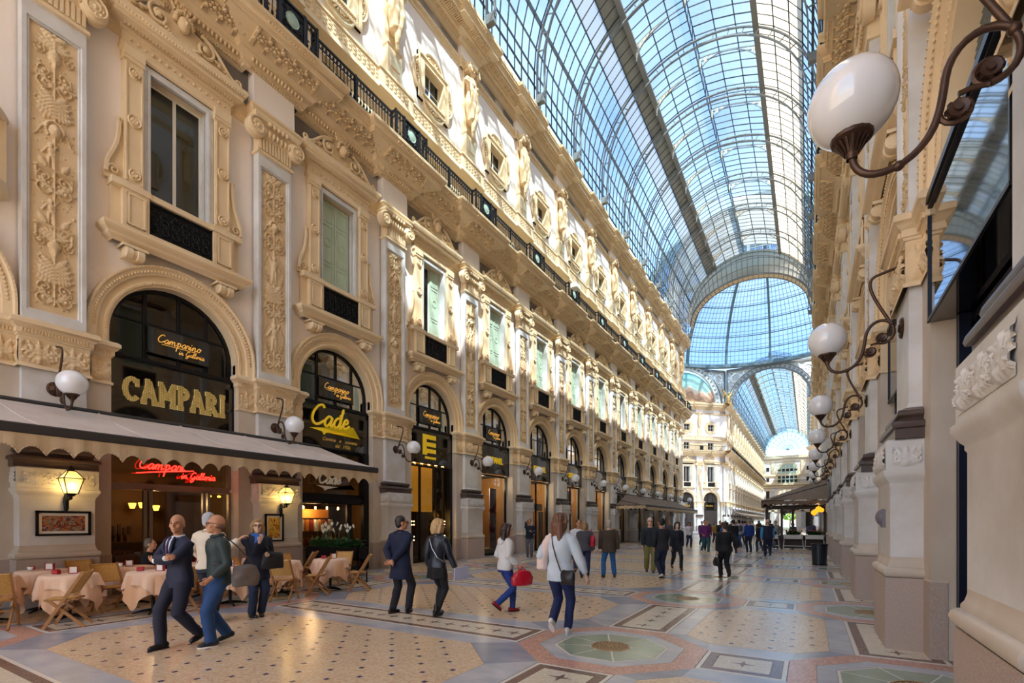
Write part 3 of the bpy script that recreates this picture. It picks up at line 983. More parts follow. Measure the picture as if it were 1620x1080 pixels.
facade(wall_right, XR, PI, 0, NB, 'right')
# masses behind the facades, their roofs and ends
def blk(name, wall, x0, x1, y0, y1, z0, z1, m=M_PLASTER):
    b = MB(); b.box(x0, x1, y0, y1, z0, z1)
    return ob(name, b.mesh(name, m), wall)
blk('building_block', wall_left, -26, -17.2, -1.5, 62.2, 0, 26)
blk('roof_slab', wall_left, -17.3, XL + .1, -1.5, 62.2, 24.02, 24.3)
blk('upper_floor', wall_left, -17.3, XL - 1.4, -1.5, 62.2, 7.6, 7.9)
blk('end_wall', wall_left, -17.3, XL, 62.2, 62.6, 0, 24)
blk('end_wall', wall_left, -17.3, XL, -1.5, -1.0, 0, 24)
blk('building_block', wall_right, 5.2, 14, -1.5, 62.2, 0, 33)
blk('roof_slab', wall_right, XR - .1, 5.3, -1.5, 62.2, 24.02, 24.3)
blk('unseen_sun_block', wall_right, 1.1, 5.3, -1.5, 62.2, 24.3, 33)  # unseen mass added above the cornice to keep sun off the lower left side
blk('end_wall', wall_right, XR, 5.3, 62.2, 62.6, 0, 24)
blk('upper_floor', wall_right, XR + 1.4, 5.3, -1.5, 62.2, 7.6, 7.9)
# ------------------------------------------------------------------ glass vault over the arm
RR, RZ = 6.6, 25.9
BW = 3.3                                        # the two beams either side of the axis
RM = [M_ROOFIRON, M_ROOFDARK, M_ROOFGLASS, M_CREAMGLASS, M_GREYGLASS, M_CREAMSTONE, M_DUSTGLASS, mat('glazing_bar', '#43484c', .5)]
ceiling = struct('ceiling', 'iron and glass barrel vault over the arcade with blue sky above', 'roof')
TB = math.acos(BW / RR)                         # angle of the beam
def vpt(a, r=RR):
    return (r * math.cos(a), RZ + r * math.sin(a))
# stations of the glass surface from the left cornice to the left beam, mirrored later
st_side = [(-RR, 24.3), (-RR, 25.1), (-RR, RZ)] + [vpt(PI - t) for t in np.linspace(0, TB, 7)[1:]]
LZ0, LZ1, LZ2 = vpt(TB)[1], vpt(TB)[1] + .75, vpt(TB)[1] + 1.95
SK = -.35                                       # ridge step of the lantern roof
def lroof(x):
    """height of the lantern roof either side of the ridge step"""
    return RZ + math.sqrt(RR * RR - x * x) + .02 if x <= SK else 33.3 - .95 * ((x - SK) / (BW - SK)) ** 1.6
st_lan = [(x, lroof(x)) for x in (-BW, -2.3, -1.3, SK)] + [(SK + .01, lroof(SK + .01))] + [(x, lroof(x)) for x in (.9, 2.1, BW)]
cols = []
for i in range(len(st_side) - 1):
    mt = 4 if i == len(st_side) - 2 else (6 if i == len(st_side) - 3 else 2)
    cols.append((st_side[i], st_side[i + 1], mt))
    r0, r1 = st_side[i], st_side[i + 1]
    cols.append(((-r0[0], r0[1]), (-r1[0], r1[1]), 3 if i >= len(st_side) - 4 else 2))
for i in range(len(st_lan) - 1): cols.append((st_lan[i], st_lan[i + 1], 2))
NPY = 7
def rib_mb():
    m = MB()
    n = 44
    for r, w in ((6.42, .07), (5.98, .07)):
        pts = [vpt(PI * i / n, r) for i in range(n + 1)]
        pts = [(r, 24.25)] + pts + [(-r, 24.25)]
        for a, b in zip(pts, pts[1:]):
            m.bar((a[0], 0, a[1]), (b[0], 0, b[1]), .13, w, 0, up=(0, 1, 0) if False else (-(a[0] + b[0]) * .5, 0, RZ - (a[1] + b[1]) * .5 + .01))
    for i in range(1, 22):
        a = PI * i / 22
        p, q = vpt(a, 6.42), vpt(a, 5.98)
        m.bar((p[0], 0, p[1]), (q[0], 0, q[1]), .05, .05, 0)
    for s in (-1, 1):
        m.box(s * 6.2 - .22, s * 6.2 + .22, -.13, .13, 24.0, 24.32, 0)
        m.box(s * 6.2 - .26, s * 6.2 + .26, -.10, .10, 24.32, 24.45, 0)
    return m
def bars_mb():
    """glazing bars of one roof bay, y from 0 to P"""
    m = MB()
    for a, b, mt in cols:
        for k in range(NPY + 1):
            y = P * k / NPY
            m.bar((a[0], y, a[1]), (b[0], y, b[1]), .045, .05, 7)
    for i, (x, z) in enumerate(st_side):
        for s in (-1, 1):
            big = i in (6,)
            w = .13 if i == 4 else .07
            m.bar((s * x, 0, z), (s * x, P, z), w, w * (1.2 if i == 4 else 1), 7)
    for x, z in st_lan: m.bar((x, 0, z), (x, P, z), .06, .06, 7)
    for s in (-1, 1):
        m.box(s * BW - .07, s * BW + .07, 0, P, LZ0 - .30, LZ0 + .10, 1)
        m.box(s * BW - .16, s * BW + .16, 0, P, LZ0 - .33, LZ0 - .29, 1)
    return m
def lantern_arch_mb():
    """mid-bay frame of the lantern: pierced bracket on the left beam, spandrel arch on the right slope"""
    m = MB()
    xs = [-BW + (BW + SK) * i / 8 for i in range(9)]
    for a, b in zip(xs, xs[1:]): m.bar((a, 0, lroof(a) - .06), (b, 0, lroof(b) - .06), .05, .06, 0)
    xr = [SK + .01 + (BW - SK) * i / 10 for i in range(11)]
    lowr = [lroof(x) - .10 - .75 * abs(2 * i / 10 - 1) ** 2.6 for i, x in enumerate(xr)]
    for i in range(10):
        m.bar((xr[i], 0, lroof(xr[i]) - .05), (xr[i + 1], 0, lroof(xr[i + 1]) - .05), .05, .06, 0)
        m.bar((xr[i], 0, lowr[i]), (xr[i + 1], 0, lowr[i + 1]), .05, .04, 0)
    for i in (0, 1, 2, 8, 9, 10):
        m.bar((xr[i], 0, lowr[i]), (xr[i], 0, lroof(xr[i]) - .05), .03, .03, 0)
        m.prism([(xr[i] - .08, lowr[i] + .05), (xr[i] + .08, lowr[i] + .05), (xr[i] + .08, lroof(xr[i]) - .1), (xr[i] - .08, lroof(xr[i]) - .1)], -.012, .012, 'y', 5)
    lo = bez((-BW + .06, LZ0 - 1.05), (-BW + .16, LZ0 - .35), (-BW + .5, LZ0 + .15), (-BW + 1.9, lroof(-BW + 1.9) - .1), 10)
    for a, b in zip(lo, lo[1:]): m.bar((a[0], 0, a[1]), (b[0], 0, b[1]), .07, .05, 0)
    rf = [(a[0], lroof(max(-BW, a[0])) - .08) for a in lo]
    for t in range(10):
        if t in (2, 4): continue
        m.prism([lo[t], lo[t + 1], rf[t + 1], rf[t]], -.015, .015, 'y', 5)
    for t in range(1, 10):
        m.bar((lo[t][0], 0, lo[t][1]), (rf[t][0], 0, rf[t][1]), .04, .04, 0)
    for t in (2, 4):
        x = (lo[t][0] + lo[t + 1][0]) / 2; a = (lo[t][1] + lo[t + 1][1]) / 2; zc = (a + lroof(x)) / 2
        r = max(.05, (lroof(x) - a) * .3)
        m.lathe([(r * .6, -.02), (r, -.02), (r, .02), (r * .6, .02), (r * .6, -.02)], 12, (x, 0, zc), 'y', 5)
    return m
def pane_quad(c, y0, y1, m=None):
    m = m or MB()
    a, b, mt = c
    m.add([(a[0], y0, a[1]), (b[0], y0, b[1]), (b[0], y1, b[1]), (a[0], y1, a[1])], [(0, 1, 2, 3)], mt)
    return m
me_rib = rib_mb().mesh('roof_rib', RM)
me_bars = bars_mb().mesh('glazing_bars', RM)
me_lan = lantern_arch_mb().mesh('lantern_arch', RM)
def vault(root, ya, nbays, single=()):
    for k in range(nbays + 1):
        ob('roof_rib', me_rib, root, (AX, ya + P * k, 0))
    rest = MB()
    for j in range(nbays):
        ob('glazing_bars', me_bars, root, (AX, ya + P * j, 0))
        ob('lantern_arch', me_lan, root, (AX, ya + P * (j + .5), 0))
        for i, c in enumerate(cols):
            if j in single:
                key = 'roofpane%d' % i
                if key not in ME: ME[key] = pane_quad(c, .015, P / NPY - .015).mesh('roof_pane', RM)
                for k in range(NPY): ob('glass_pane', ME[key], root, (AX, ya + P * j + P / NPY * k, 0))
            else:
                if root is ceiling and j >= nbays - 2: c = (c[0], c[1], 6 if c[2] == 2 else c[2])
                q = pane_quad(c, 0, P)
                rest.merge(q, (AX, ya + P * j, 0))
    tag(ob('glass_panes', rest.mesh('glass_panes', RM), root), kind='stuff')
vault(ceiling, Y0 - P, NB + 1, (2, 3))

# end of the vault: tapering lunette towards the octagon, framed by a flat coffered arch
YE = Y0 + P * NB + .9
def end_arch_mb(y0, y1):
    m = MB()
    n = 36
    def el(i, r): a = PI * i / n; return (r * math.cos(a), RZ + r * math.sin(a))
    def el2(i): a = PI * i / n; return (6.35 * math.cos(a), 25.6 + 4.55 * math.sin(a))
    for i in range(n):
        a, b = el(i, RR), el(i + 1, RR); c, d = el2(i), el2(i + 1)
        m.add([(a[0], y0, a[1]), (b[0], y0, b[1]), (d[0], y1, d[1]), (c[0], y1, c[1])], [(0, 1, 2, 3)], 3)
        m.bar((a[0], y0, a[1]), (c[0], y1, c[1]), .05, .05, 0)
        for t in (.33, .66):
            m.bar((a[0] + (c[0] - a[0]) * t, y0 + (y1 - y0) * t, a[1] + (c[1] - a[1]) * t), (b[0] + (d[0] - b[0]) * t, y0 + (y1 - y0) * t, b[1] + (d[1] - b[1]) * t), .04, .04, 0)
        m.bar((c[0], y1, c[1]), (d[0], y1, d[1]), .16, .14, 1)
        m.add([(c[0], y1, c[1]), (d[0], y1, d[1]), (d[0] * .97, y1 + .9, d[1] - .1), (c[0] * .97, y1 + .9, c[1] - .1)], [(0, 1, 2, 3)], 5)
        m.bar((c[0], y1, c[1]), (c[0] * .97, y1 + .9, c[1] - .1), .05, .06, 1)
        m.bar((c[0] * .97, y1 + .9, c[1] - .1), (d[0] * .97, y1 + .9, d[1] - .1), .10, .10, 1)
    return m
ob('end_arch', end_arch_mb(YE - 1.0, YE).mesh('end_arch', RM), ceiling, (AX, 0, 0))

# entrance block behind the camera with its tall arch, and the square beyond it
def portal():
    m = MB()
    y0, y1 = -14.0, -1.5
    a, zc, H = 6.6, 18.8, 42.0
    n = 24
    for yy in (y0, y1):
        for s in (-1, 1):
            m.add([(s * a, yy, 0), (s * 20, yy, 0), (s * 20, yy, H), (s * a, yy, H)], [(0, 1, 2, 3)], 0)
        for i in range(n):
            t, u = PI * i / n, PI * (i + 1) / n
            m.add([(a * math.cos(t), yy, zc + a * math.sin(t)), (a * math.cos(u), yy, zc + a * math.sin(u)), (a * math.cos(u), yy, H), (a * math.cos(t), yy, H)], [(0, 1, 2, 3)], 0)
            if yy == y0: m.add([(a * math.cos(t), y0, zc + a * math.sin(t)), (a * math.cos(u), y0, zc + a * math.sin(u)), (a * math.cos(u), y1, zc + a * math.sin(u)), (a * math.cos(t), y1, zc + a * math.sin(t))], [(0, 1, 2, 3)], 0)
    for s in (-1, 1): m.add([(s * a, y0, 0), (s * a, y1, 0), (s * a, y1, zc), (s * a, y0, zc)], [(0, 1, 2, 3)], 0)
    m.add([(-20, y0, H), (20, y0, H), (20, y1, H), (-20, y1, H)], [(0, 1, 2, 3)], 0)
    return m
wall_entrance = struct('wall_entrance', 'entrance arch wall behind the viewer', 'wall', portal().mesh('wall_entrance', [M_CREAMSTONE]), (AX, 0, 0))
g = MB(); g.box(-70, 60, -110, -5, -.3, -.01)
struct('ground', 'pale stone square outside the entrance arch', 'ground', g.mesh('ground', mat('square_paving', '#cfc5b6', .7, var=(.6, .4))))
# ------------------------------------------------------------------ inlaid marble and mosaic floor
def mosaic(name, c1, c2, sc, rough=.24):
    m = mat(name, c1, rough, var=(.8, .45), col2=c2)
    nt = m.node_tree
    b = nt.nodes['Principled BSDF']
    vo = nt.nodes.new('ShaderNodeTexVoronoi')
    vo.inputs['Scale'].default_value = sc
    geo = nt.nodes.new('ShaderNodeNewGeometry')
    nt.links.new(geo.outputs['Position'], vo.inputs['Vector'])
    old = b.inputs['Base Color'].links[0].from_socket
    mx = nt.nodes.new('ShaderNodeMix'); mx.data_type = 'RGBA'; mx.blend_type = 'OVERLAY'
    mx.inputs[0].default_value = .35
    bw = nt.nodes.new('ShaderNodeRGBToBW')
    nt.links.new(vo.outputs['Color'], bw.inputs[0])
    nt.links.new(old, mx.inputs[6]); nt.links.new(bw.outputs[0], mx.inputs[7])
    nt.links.new(mx.outputs[2], b.inputs['Base Color'])
    return m
def veined(name, c1, c2, rough=.2):
    m = mat(name, c1, rough, var=(1.6, .8), col2=c2, stretch=(1, 1.8, 1))
    return m
F_JOINT = mat('floor_joint', '#8d8780', .5)
F_GREY = veined('grey_marble', '#cdd0d6', '#a6aebd')
F_GREY2 = veined('blue_marble', '#aab0bd', '#8790a4')
F_FIELD = mosaic('beige_mosaic', '#e2cbab', '#d4b292', 40)
F_PINK = mosaic('pink_mosaic', '#d3a696', '#c08e7c', 45)
F_CREAM = mosaic('cream_mosaic', '#e3dbc8', '#d3c7ad', 45)
F_BROWN = mosaic('brown_mosaic', '#84695f', '#6c554d', 50)
F_GLASS = mat('floor_glass', '#a9b8a2', .12, var=(2, .6), col2='#8ea593')
F_LINE = mat('white_line', '#e9e4da', .25)
F_GOLD = mat('gold_grille', '#a9834a', .35, .4)
F_BLUE = mat('blue_tessera', '#3a4470', .25)
FXC = -6.22
C1, C0 = -2.26, .96
def poly_mb(p, z=0.0, mb=None, mi=0, t=.012):
    mb = mb or MB()
    mb.prism(p, -t, z, 'z', mi)
    return mb
def octo(r, a0=PI / 8):
    return [(r / math.cos(PI / 8) * math.cos(a0 + PI / 4 * i), r / math.cos(PI / 8) * math.sin(a0 + PI / 4 * i)) for i in range(8)]
def ring_mb(r0, r1, z=0):
    m = MB()
    a, b = octo(r0), octo(r1)
    for i in range(8):
        j = (i + 1) % 8
        m.prism([a[i], a[j], b[j], b[i]], -.012, z, 'z')
    return m
def rect(x0, x1, y0, y1): return [(x0, y0), (x1, y0), (x1, y1), (x0, y1)]
def strip_mb(w, h, nx, ny):
    """bordered mosaic strip w by h: white line, brown band, cream field with star inlays"""
    m = MB()
    w2, h2 = w / 2, h / 2
    def frame(a, b, mi, z):
        m.prism(rect(-w2 + a, w2 - a, -h2 + a, -h2 + b), -.012, z, 'z', mi); m.prism(rect(-w2 + a, w2 - a, h2 - b, h2 - a), -.012, z, 'z', mi)
        m.prism(rect(-w2 + a, -w2 + b, -h2 + b, h2 - b), -.012, z, 'z', mi); m.prism(rect(w2 - b, w2 - a, -h2 + b, h2 - b), -.012, z, 'z', mi)
    frame(.0, .045, 0, 0); frame(.05, .155, 1, 0.0005)
    m.prism(rect(-w2 + .16, w2 - .16, -h2 + .16, h2 - .16), -.012, 0, 'z', 2)
    lx, ly = w - .32, h - .32
    for i in range(nx):
        for j in range(ny):
            cx, cy = -lx / 2 + lx * (i + .5) / nx, -ly / 2 + ly * (j + .5) / ny
            for a0 in (0, PI / 2):
                pts = []
                for k in range(8):
                    r = .14 if k % 2 == 0 else .035
                    a = a0 * 0 + PI / 4 * k + (PI / 8 * 0)
                    pts.append((cx + r * math.cos(a), cy + r * math.sin(a)))
            m.prism(pts, -.002, .0012, 'z', 1)
    return m
def field_mb(hx, hy, c):
    return [(-hx + c, -hy), (hx - c, -hy), (hx, -hy + c), (hx, hy - c), (hx - c, hy), (-hx + c, hy), (-hx, hy - c), (-hx, -hy + c)]
def dots_mb(hx, hy, c):
    m = MB()
    j = 0
    y = -hy + .16
    while y < hy - .1:
        x = -hx + .16 + (.235 if j % 2 else 0)
        while x < hx - .1:
            if abs(x) + abs(y) < hx + hy - c - .12:
                m.box(x - .027, x + .027, y - .027, y + .027, -.001, .0012)
            x += .47
        y += .235; j += 1
    return m
floor = struct('floor', 'polished inlaid floor of grey marble, beige mosaic fields and pink octagons', 'floor')
b = MB(); b.box(-17.2, 5.2, -5, 62.0, -.25, -.006); b.box(-30, 18, 62.0, 102, -.25, -.006); b.box(-17.2, 5.2, 102, 230, -.25, -.006)
ob('bedding', b.mesh('bedding', F_JOINT), floor)
FMt = [F_LINE, F_BROWN, F_CREAM]
mR = ring_mb(1.15, .885).mesh('pink_ring', F_PINK)
mR2 = ring_mb(.88, .695).mesh('marble_ring', F_GREY)
W8 = octo(.66)
mW = []
for i in range(8):
    a, b = W8[i], W8[(i + 1) % 8]
    q = MB(); k = .36
    cx, cy = (a[0] + b[0]) / 2, (a[1] + b[1]) / 2
    s = .96
    q.prism([(cx + (a[0] - cx) * s, cy + (a[1] - cy) * s), (cx + (b[0] - cx) * s, cy + (b[1] - cy) * s), (b[0] * k * 1.1 + .06 * (a[0] - b[0]) * k, b[1] * k * 1.1 + .06 * (a[1] - b[1]) * k), (a[0] * k * 1.1 + .06 * (b[0] - a[0]) * k, a[1] * k * 1.1 + .06 * (b[1] - a[1]) * k)], -.012, -.001, 'z')
    mW.append(q.mesh('glass_wedge', F_GLASS))
allw = MB()
for q in mW:
    allw.add([tuple(v.co) for v in q.vertices], [tuple(p.vertices) for p in q.polygons])
mWall = allw.mesh('glass_wedges', F_GLASS)
q = MB(); q.prism(octo(.69), -.012, -.003, 'z'); mBase = q.mesh('white_frame_base', F_LINE)
q = MB()
q.lathe([(.255, -.012), (.255, .002), (.225, .004), (.225, -.002)], 28)
for ra, na in ((.06, 6), (.12, 10), (.18, 16)):
    for k in range(na):
        a = 2 * PI * k / na
        q.lathe([(.017, .001), (.026, .004), (.036, .001)], 8, (ra * math.cos(a), ra * math.sin(a), 0))
q.ball((0, 0, 0), .03, .03, .006, 8, 4)
mMed = q.mesh('grille_medallion', F_GOLD)
q = MB(); q.lathe([(0, -.001), (.255, -.001)], 28); mMedB = q.mesh('medallion_bed', F_BROWN)
mS1 = strip_mb(5.56, .88, 17, 1).mesh('mosaic_strip', FMt)
mS2 = strip_mb(.90, .88, 1, 1).mesh('mosaic_square', FMt)
mS3 = strip_mb(.92, 2.46, 1, 5).mesh('mosaic_strip_long', FMt)
FA = (2.98, 1.57, .72); FB = (.88, 1.57, .38)
mF1 = poly_mb(field_mb(*FA)).mesh('mosaic_field', F_FIELD)
mF2 = poly_mb(field_mb(*FB)).mesh('mosaic_field_narrow', F_FIELD)
mD1 = dots_mb(*FA).mesh('inlay_dots', F_BLUE); mD2 = dots_mb(*FB).mesh('inlay_dots', F_BLUE)
def border(hx, hy, c, ox, oy, oc):
    """eight marble slabs between a chamfered field and its larger outline"""
    a, b = field_mb(hx, hy, c), field_mb(ox, oy, oc)
    out = []
    for i in range(8):
        j = (i + 1) % 8
        q = MB()
        e = .004
        q.prism([a[i], a[j], b[j], b[i]], -.012, -.0005, 'z')
        out.append((q, F_GREY2 if i % 2 else F_GREY))
    return [x.mesh('marble_slab', m) for x, m in out]
mB1 = border(FA[0] + .005, FA[1] + .005, FA[2], 3.49, 1.955, .67)
mB2 = border(FB[0] + .005, FB[1] + .005, FB[2], 1.14, 1.955, .67)
def fl(name, m, x, y): return ob(name, m, floor, (x, y, 0))
for r in range(-2, 12):
    y = Y0 + P * (r + .5)
    if 60.5 < y: continue
    for cx in (C1, 2 * FXC - C1, C0):
        fl('pink_ring', mR, cx, y); fl('marble_ring', mR2, cx, y); fl('octagon_frame', mBase, cx, y)
        fl('medallion_bed', mMedB, cx, y); fl('grille_medallion', mMed, cx, y)
        if -1 <= r < 5:
            for q in mW: fl('glass_wedge', q, cx, y)
        else: tag(fl('glass_wedges', mWall, cx, y), kind='stuff')
        fl('mosaic_strip', mS3, cx, y + P / 2)
    fl('mosaic_strip', mS1, FXC, y)
    fl('mosaic_square', mS2, (C1 + C0) / 2, y)
    fl('mosaic_square', mS2, 2 * FXC - (C1 + C0) / 2, y)
    yc = y + P / 2
    fl('mosaic_field', mF1, FXC, yc); fl('inlay_dots', mD1, FXC, yc)['kind'] = 'stuff'
    for cx in ((C1 + C0) / 2, 2 * FXC - (C1 + C0) / 2):
        fl('mosaic_field', mF2, cx, yc); fl('inlay_dots', mD2, cx, yc)['kind'] = 'stuff'
        for q in mB2: fl('marble_slab', q, cx, yc)
    for q in mB1: fl('marble_slab', q, FXC, yc)
for r in range(12, 40):
    y = Y0 + P * (r + .5)
    fl('mosaic_strip', mS1, FXC, y); fl('mosaic_field', mF1, FXC, y + P / 2)
    for q in mB1: fl('marble_slab', q, FXC, y + P / 2)
    for cx in (C1, 2 * FXC - C1): fl('pink_ring', mR, cx, y); fl('mosaic_strip', mS3, cx, y + P / 2); fl('mosaic_field', mF2, cx + (1.6 if cx > FXC else -1.6), y + P / 2)
# ------------------------------------------------------------------ the octagon, its dome, the far arm
YC = 82.0
APO = 19.8
M_EMBER = mat('gilded_stone', '#c9a25a', .5, .2)
M_LATTICE = mat('pale_lattice', '#cfd3cd', .6)
def far_bay():
    """one facade bay, pilaster at v=-2.4 side, reduced detail, as a single mesh"""
    m = MB()
    for f in (wall_bay_mb(True), arch_mb(True)): m.merge(f)
    for src in (pier_mb(), shaft_mb(), impost_mb(True), capital_mb(True), entab_mb(True), attic_mb(True)):
        m.merge(src, (0, -2.4, 0))
    for q in pedestal_mbs()[:2] + pedestal_mbs()[3:]: m.merge(q, (0, -2.4, 0))
    for q in window_mbs(True): 
        if q is not None: m.merge(q)
    for s in (-1, 1): pass
    m.merge(attic_window_mb(True)); m.merge(sash_mb(.63, 9.33, 12.25, -.2, 0)); m.merge(sash_mb(.6, 19.05, 20.25, -.16, 1)); m.merge(sash_mb(.55, 15.5, 16.8, -.16, 1))
    m.box(.16, .19, -.7, .7, 8.4, 9.2, IR)
    for z, h, z1 in ((9.3, .63, 12.25), (15.5, .55, 16.8), (19.05, .6, 20.25)): m.box(-.3, -.25, -h, h, z, z1, IN)
    # relief strip on the pilaster
    r = Relief(.70, 5.66, .06).panel(random.Random(5)); r.put(m, .228, -2.4, 5.93, CS)
    # shop front below the arch: fan light, dark fascia, glass
    m.box(-.30, -.25, -AR, AR, 0, 7.4, IN); m.box(-.22, -.10, -AR, AR, 4.1, 5.45, BK)
    for v in (-.5, .5): m.box(-.24, -.16, v - .03, v + .03, 5.45, 7.2, IR)
    # railing
    m.box(.90, .95, -2.4, 2.4, 16.02, 16.10, IR); m.box(.90, .94, -2.4, 2.4, 15.24, 15.30, IR)
    for i in range(32): m.box(.91, .93, -2.4 + .15 * i, -2.385 + .15 * i, 15.27, 16.07, IR)
    m.box(.91, .93, -2.75, -2.05, 15.27, 16.07, IR)
    # statue bracket
    m.box(0, .34, -2.75, -2.05, 17.95, 19.4, TA); m.ball((.3, -2.4, 20.9), .26, .30, 1.5, 8, 6, CS); m.ball((.34, -2.4, 22.05), .15, .14, .2, 6, 5, CS)
    return m
me_far = far_bay().mesh('facade_bay', FM)
far_root = struct('wall_far', 'far arcade arm and corner pavilion beyond the octagon, sunlit cream stone', 'facade')
def far_run(x, y, rz, n, sy=1.0, cx=False):
    """bays starting at plan point (x, y), running along +v"""
    for i in range(n):
        v = P * sy * (i + .5)
        ob('facade_bay', me_far, far_root, (x - math.sin(rz) * v, y + math.cos(rz) * v, 0), rz, None, (1, sy, 1))
def corner_pilaster(x, y, rz):
    for key in ('pilaster', 'plinth', 'pedestal', 'relief_band', 'dark_base', 'impost', 'capital', 'pier'):
        ob(key, ME[key], far_root, (x, y, 0), rz)
YF = YC + APO + .0
HW = (XR - XL) / 2                     # half width of an arm
DG = APO - HW                          # set back of the diagonal faces
NF = 18
far_run(XL, YF, 0, NF)                                      # far arm, left side
far_run(XR, YF + NF * P, PI, NF)                            # far arm, right side
for sx in (-1, 1):
    # diagonal faces beyond the dome
    x0, y0 = AX + sx * APO, YC + HW
    x1, y1 = AX + sx * HW, YC + APO
    L = math.hypot(x1 - x0, y1 - y0)
    if sx < 0: far_run(x0 + .707 * 1.0, y0 + .707 * 1.0, -PI / 4, 3, (L - 2.0) / 14.4); rz = -PI / 4
    else: far_run(x1 - .0 + .707 * 1.0, y1 - .707 * 1.0, -3 * PI / 4, 3, (L - 2.0) / 14.4); rz = -3 * PI / 4
    u = (math.cos(rz), math.sin(rz)); vv = (-math.sin(rz), math.cos(rz))
    mx, my = (x0 + x1) / 2, (y0 + y1) / 2
    for t in (-L / 2 + .5, L / 2 - .5):
        corner_pilaster(mx + vv[0] * t + u[0] * .12, my + vv[1] * t + u[1] * .12, rz)
    # filler behind, entablature ends
    b = MB()
    b.box(-1.6, -.6, -L / 2, L / 2, 0, 24.2, PL)
    for s in (-1, 1): b.box(-.5, 0, *sorted((s * (L / 2 - 1.02), s * L / 2)), 0, 24, PL)
    for q in (entab_mb(True), attic_mb(True)):
        for s in (-1, 1): b.merge(q, (.0, s * (L / 2 - 2.4), 0))
    ob('pavilion_core', b.mesh('pavilion_core', FM), far_root, (mx, my, 0), rz)
    # lunette with its painted allegory
    lun = MB()
    n = 28; rl = 6.3
    lun.prism([(rl * math.cos(PI * i / n), 24.1 + (rl * .92) * math.sin(PI * i / n)) for i in range(n + 1)], -.3, -.2, 'x')
    mu = mat('mural_paint', '#8cc7bd', .8)
    nt = mu.node_tree; bs = nt.nodes['Principled BSDF']
    geo = nt.nodes.new('ShaderNodeNewGeometry'); sp = nt.nodes.new('ShaderNodeSeparateXYZ'); nt.links.new(geo.outputs['Position'], sp.inputs[0])
    no = nt.nodes.new('ShaderNodeTexNoise'); no.inputs['Scale'].default_value = .55; no.inputs['Detail'].default_value = 6; nt.links.new(geo.outputs['Position'], no.inputs['Vector'])
    ma = nt.nodes.new('ShaderNodeMath'); ma.operation = 'MULTIPLY_ADD'; ma.inputs[1].default_value = 5.5; nt.links.new(no.outputs[0], ma.inputs[0]); nt.links.new(sp.outputs[2], ma.inputs[2])
    mr = nt.nodes.new('ShaderNodeMapRange'); mr.inputs[1].default_value = 26; mr.inputs[2].default_value = 33; nt.links.new(ma.outputs[0], mr.inputs[0])
    cr = nt.nodes.new('ShaderNodeValToRGB'); nt.links.new(mr.outputs[0], cr.inputs[0])
    e = cr.color_ramp.elements
    e[0].position = 0; e[0].color = lin('#c9b087'); e[1].position = 1; e[1].color = lin('#63b3b8')
    for p_, c_ in ((.22, '#d9b98e'), (.34, '#a97f62'), (.42, '#d8a98a'), (.5, '#e6d3b4'), (.62, '#a9cdbf')):
        k = cr.color_ramp.elements.new(p_); k.color = lin(c_)
    nt.links.new(cr.outputs[0], bs.inputs['Base Color'])
    ob('mural', lun.mesh('mural', mu), far_root, (mx, my, 0), rz)
    fr = MB()
    fr.archband([(6.15, -.2), (6.15, .15), (6.35, .2), (6.35, .12), (7.0, .12), (7.0, .22), (7.15, .22), (7.15, -.3)], 24.1, 0, 28, 0)
    for i in range(25):
        a = PI * (i + .5) / 25
        fr.lathe([(.10, .05), (.20, .05), (.20, 0), (.10, 0)], 8, (.13, 6.68 * math.cos(a), 24.1 + 6.68 * math.sin(a)), 'x', 1)
    ob('lunette_arch', fr.mesh('lunette_arch', [M_LATTICE, M_ROOFDARK]), far_root, (mx, my, 0), rz)
    if sx < 0:
        for t in (-L / 2 + .2, L / 2 - .1):
            eg = MB()
            eg.ball((.5, 0, 25.3), .35, .40, .8, 8, 6); eg.ball((.75, 0, 26.25), .2, .2, .25, 8, 6); eg.ball((.98, 0, 26.2), .14, .06, .07, 6, 4)
            for s in (-1, 1):
                for k in range(6):
                    eg.tube([(.45, s * .3, 25.8), (.4, s * (.7 + .12 * k), 26.4 + .25 * k - .02 * k * k), (.35, s * (1.0 + .06 * k), 25.2 + .38 * k)], [.14, .13, .04], 5)
            eg.box(.1, .9, -.5, .5, 23.9, 24.6)
            ob('gilt_eagle', eg.mesh('gilt_eagle', M_EMBER, 60), far_root, (mx + vv[0] * t, my + vv[1] * t, 0), rz)
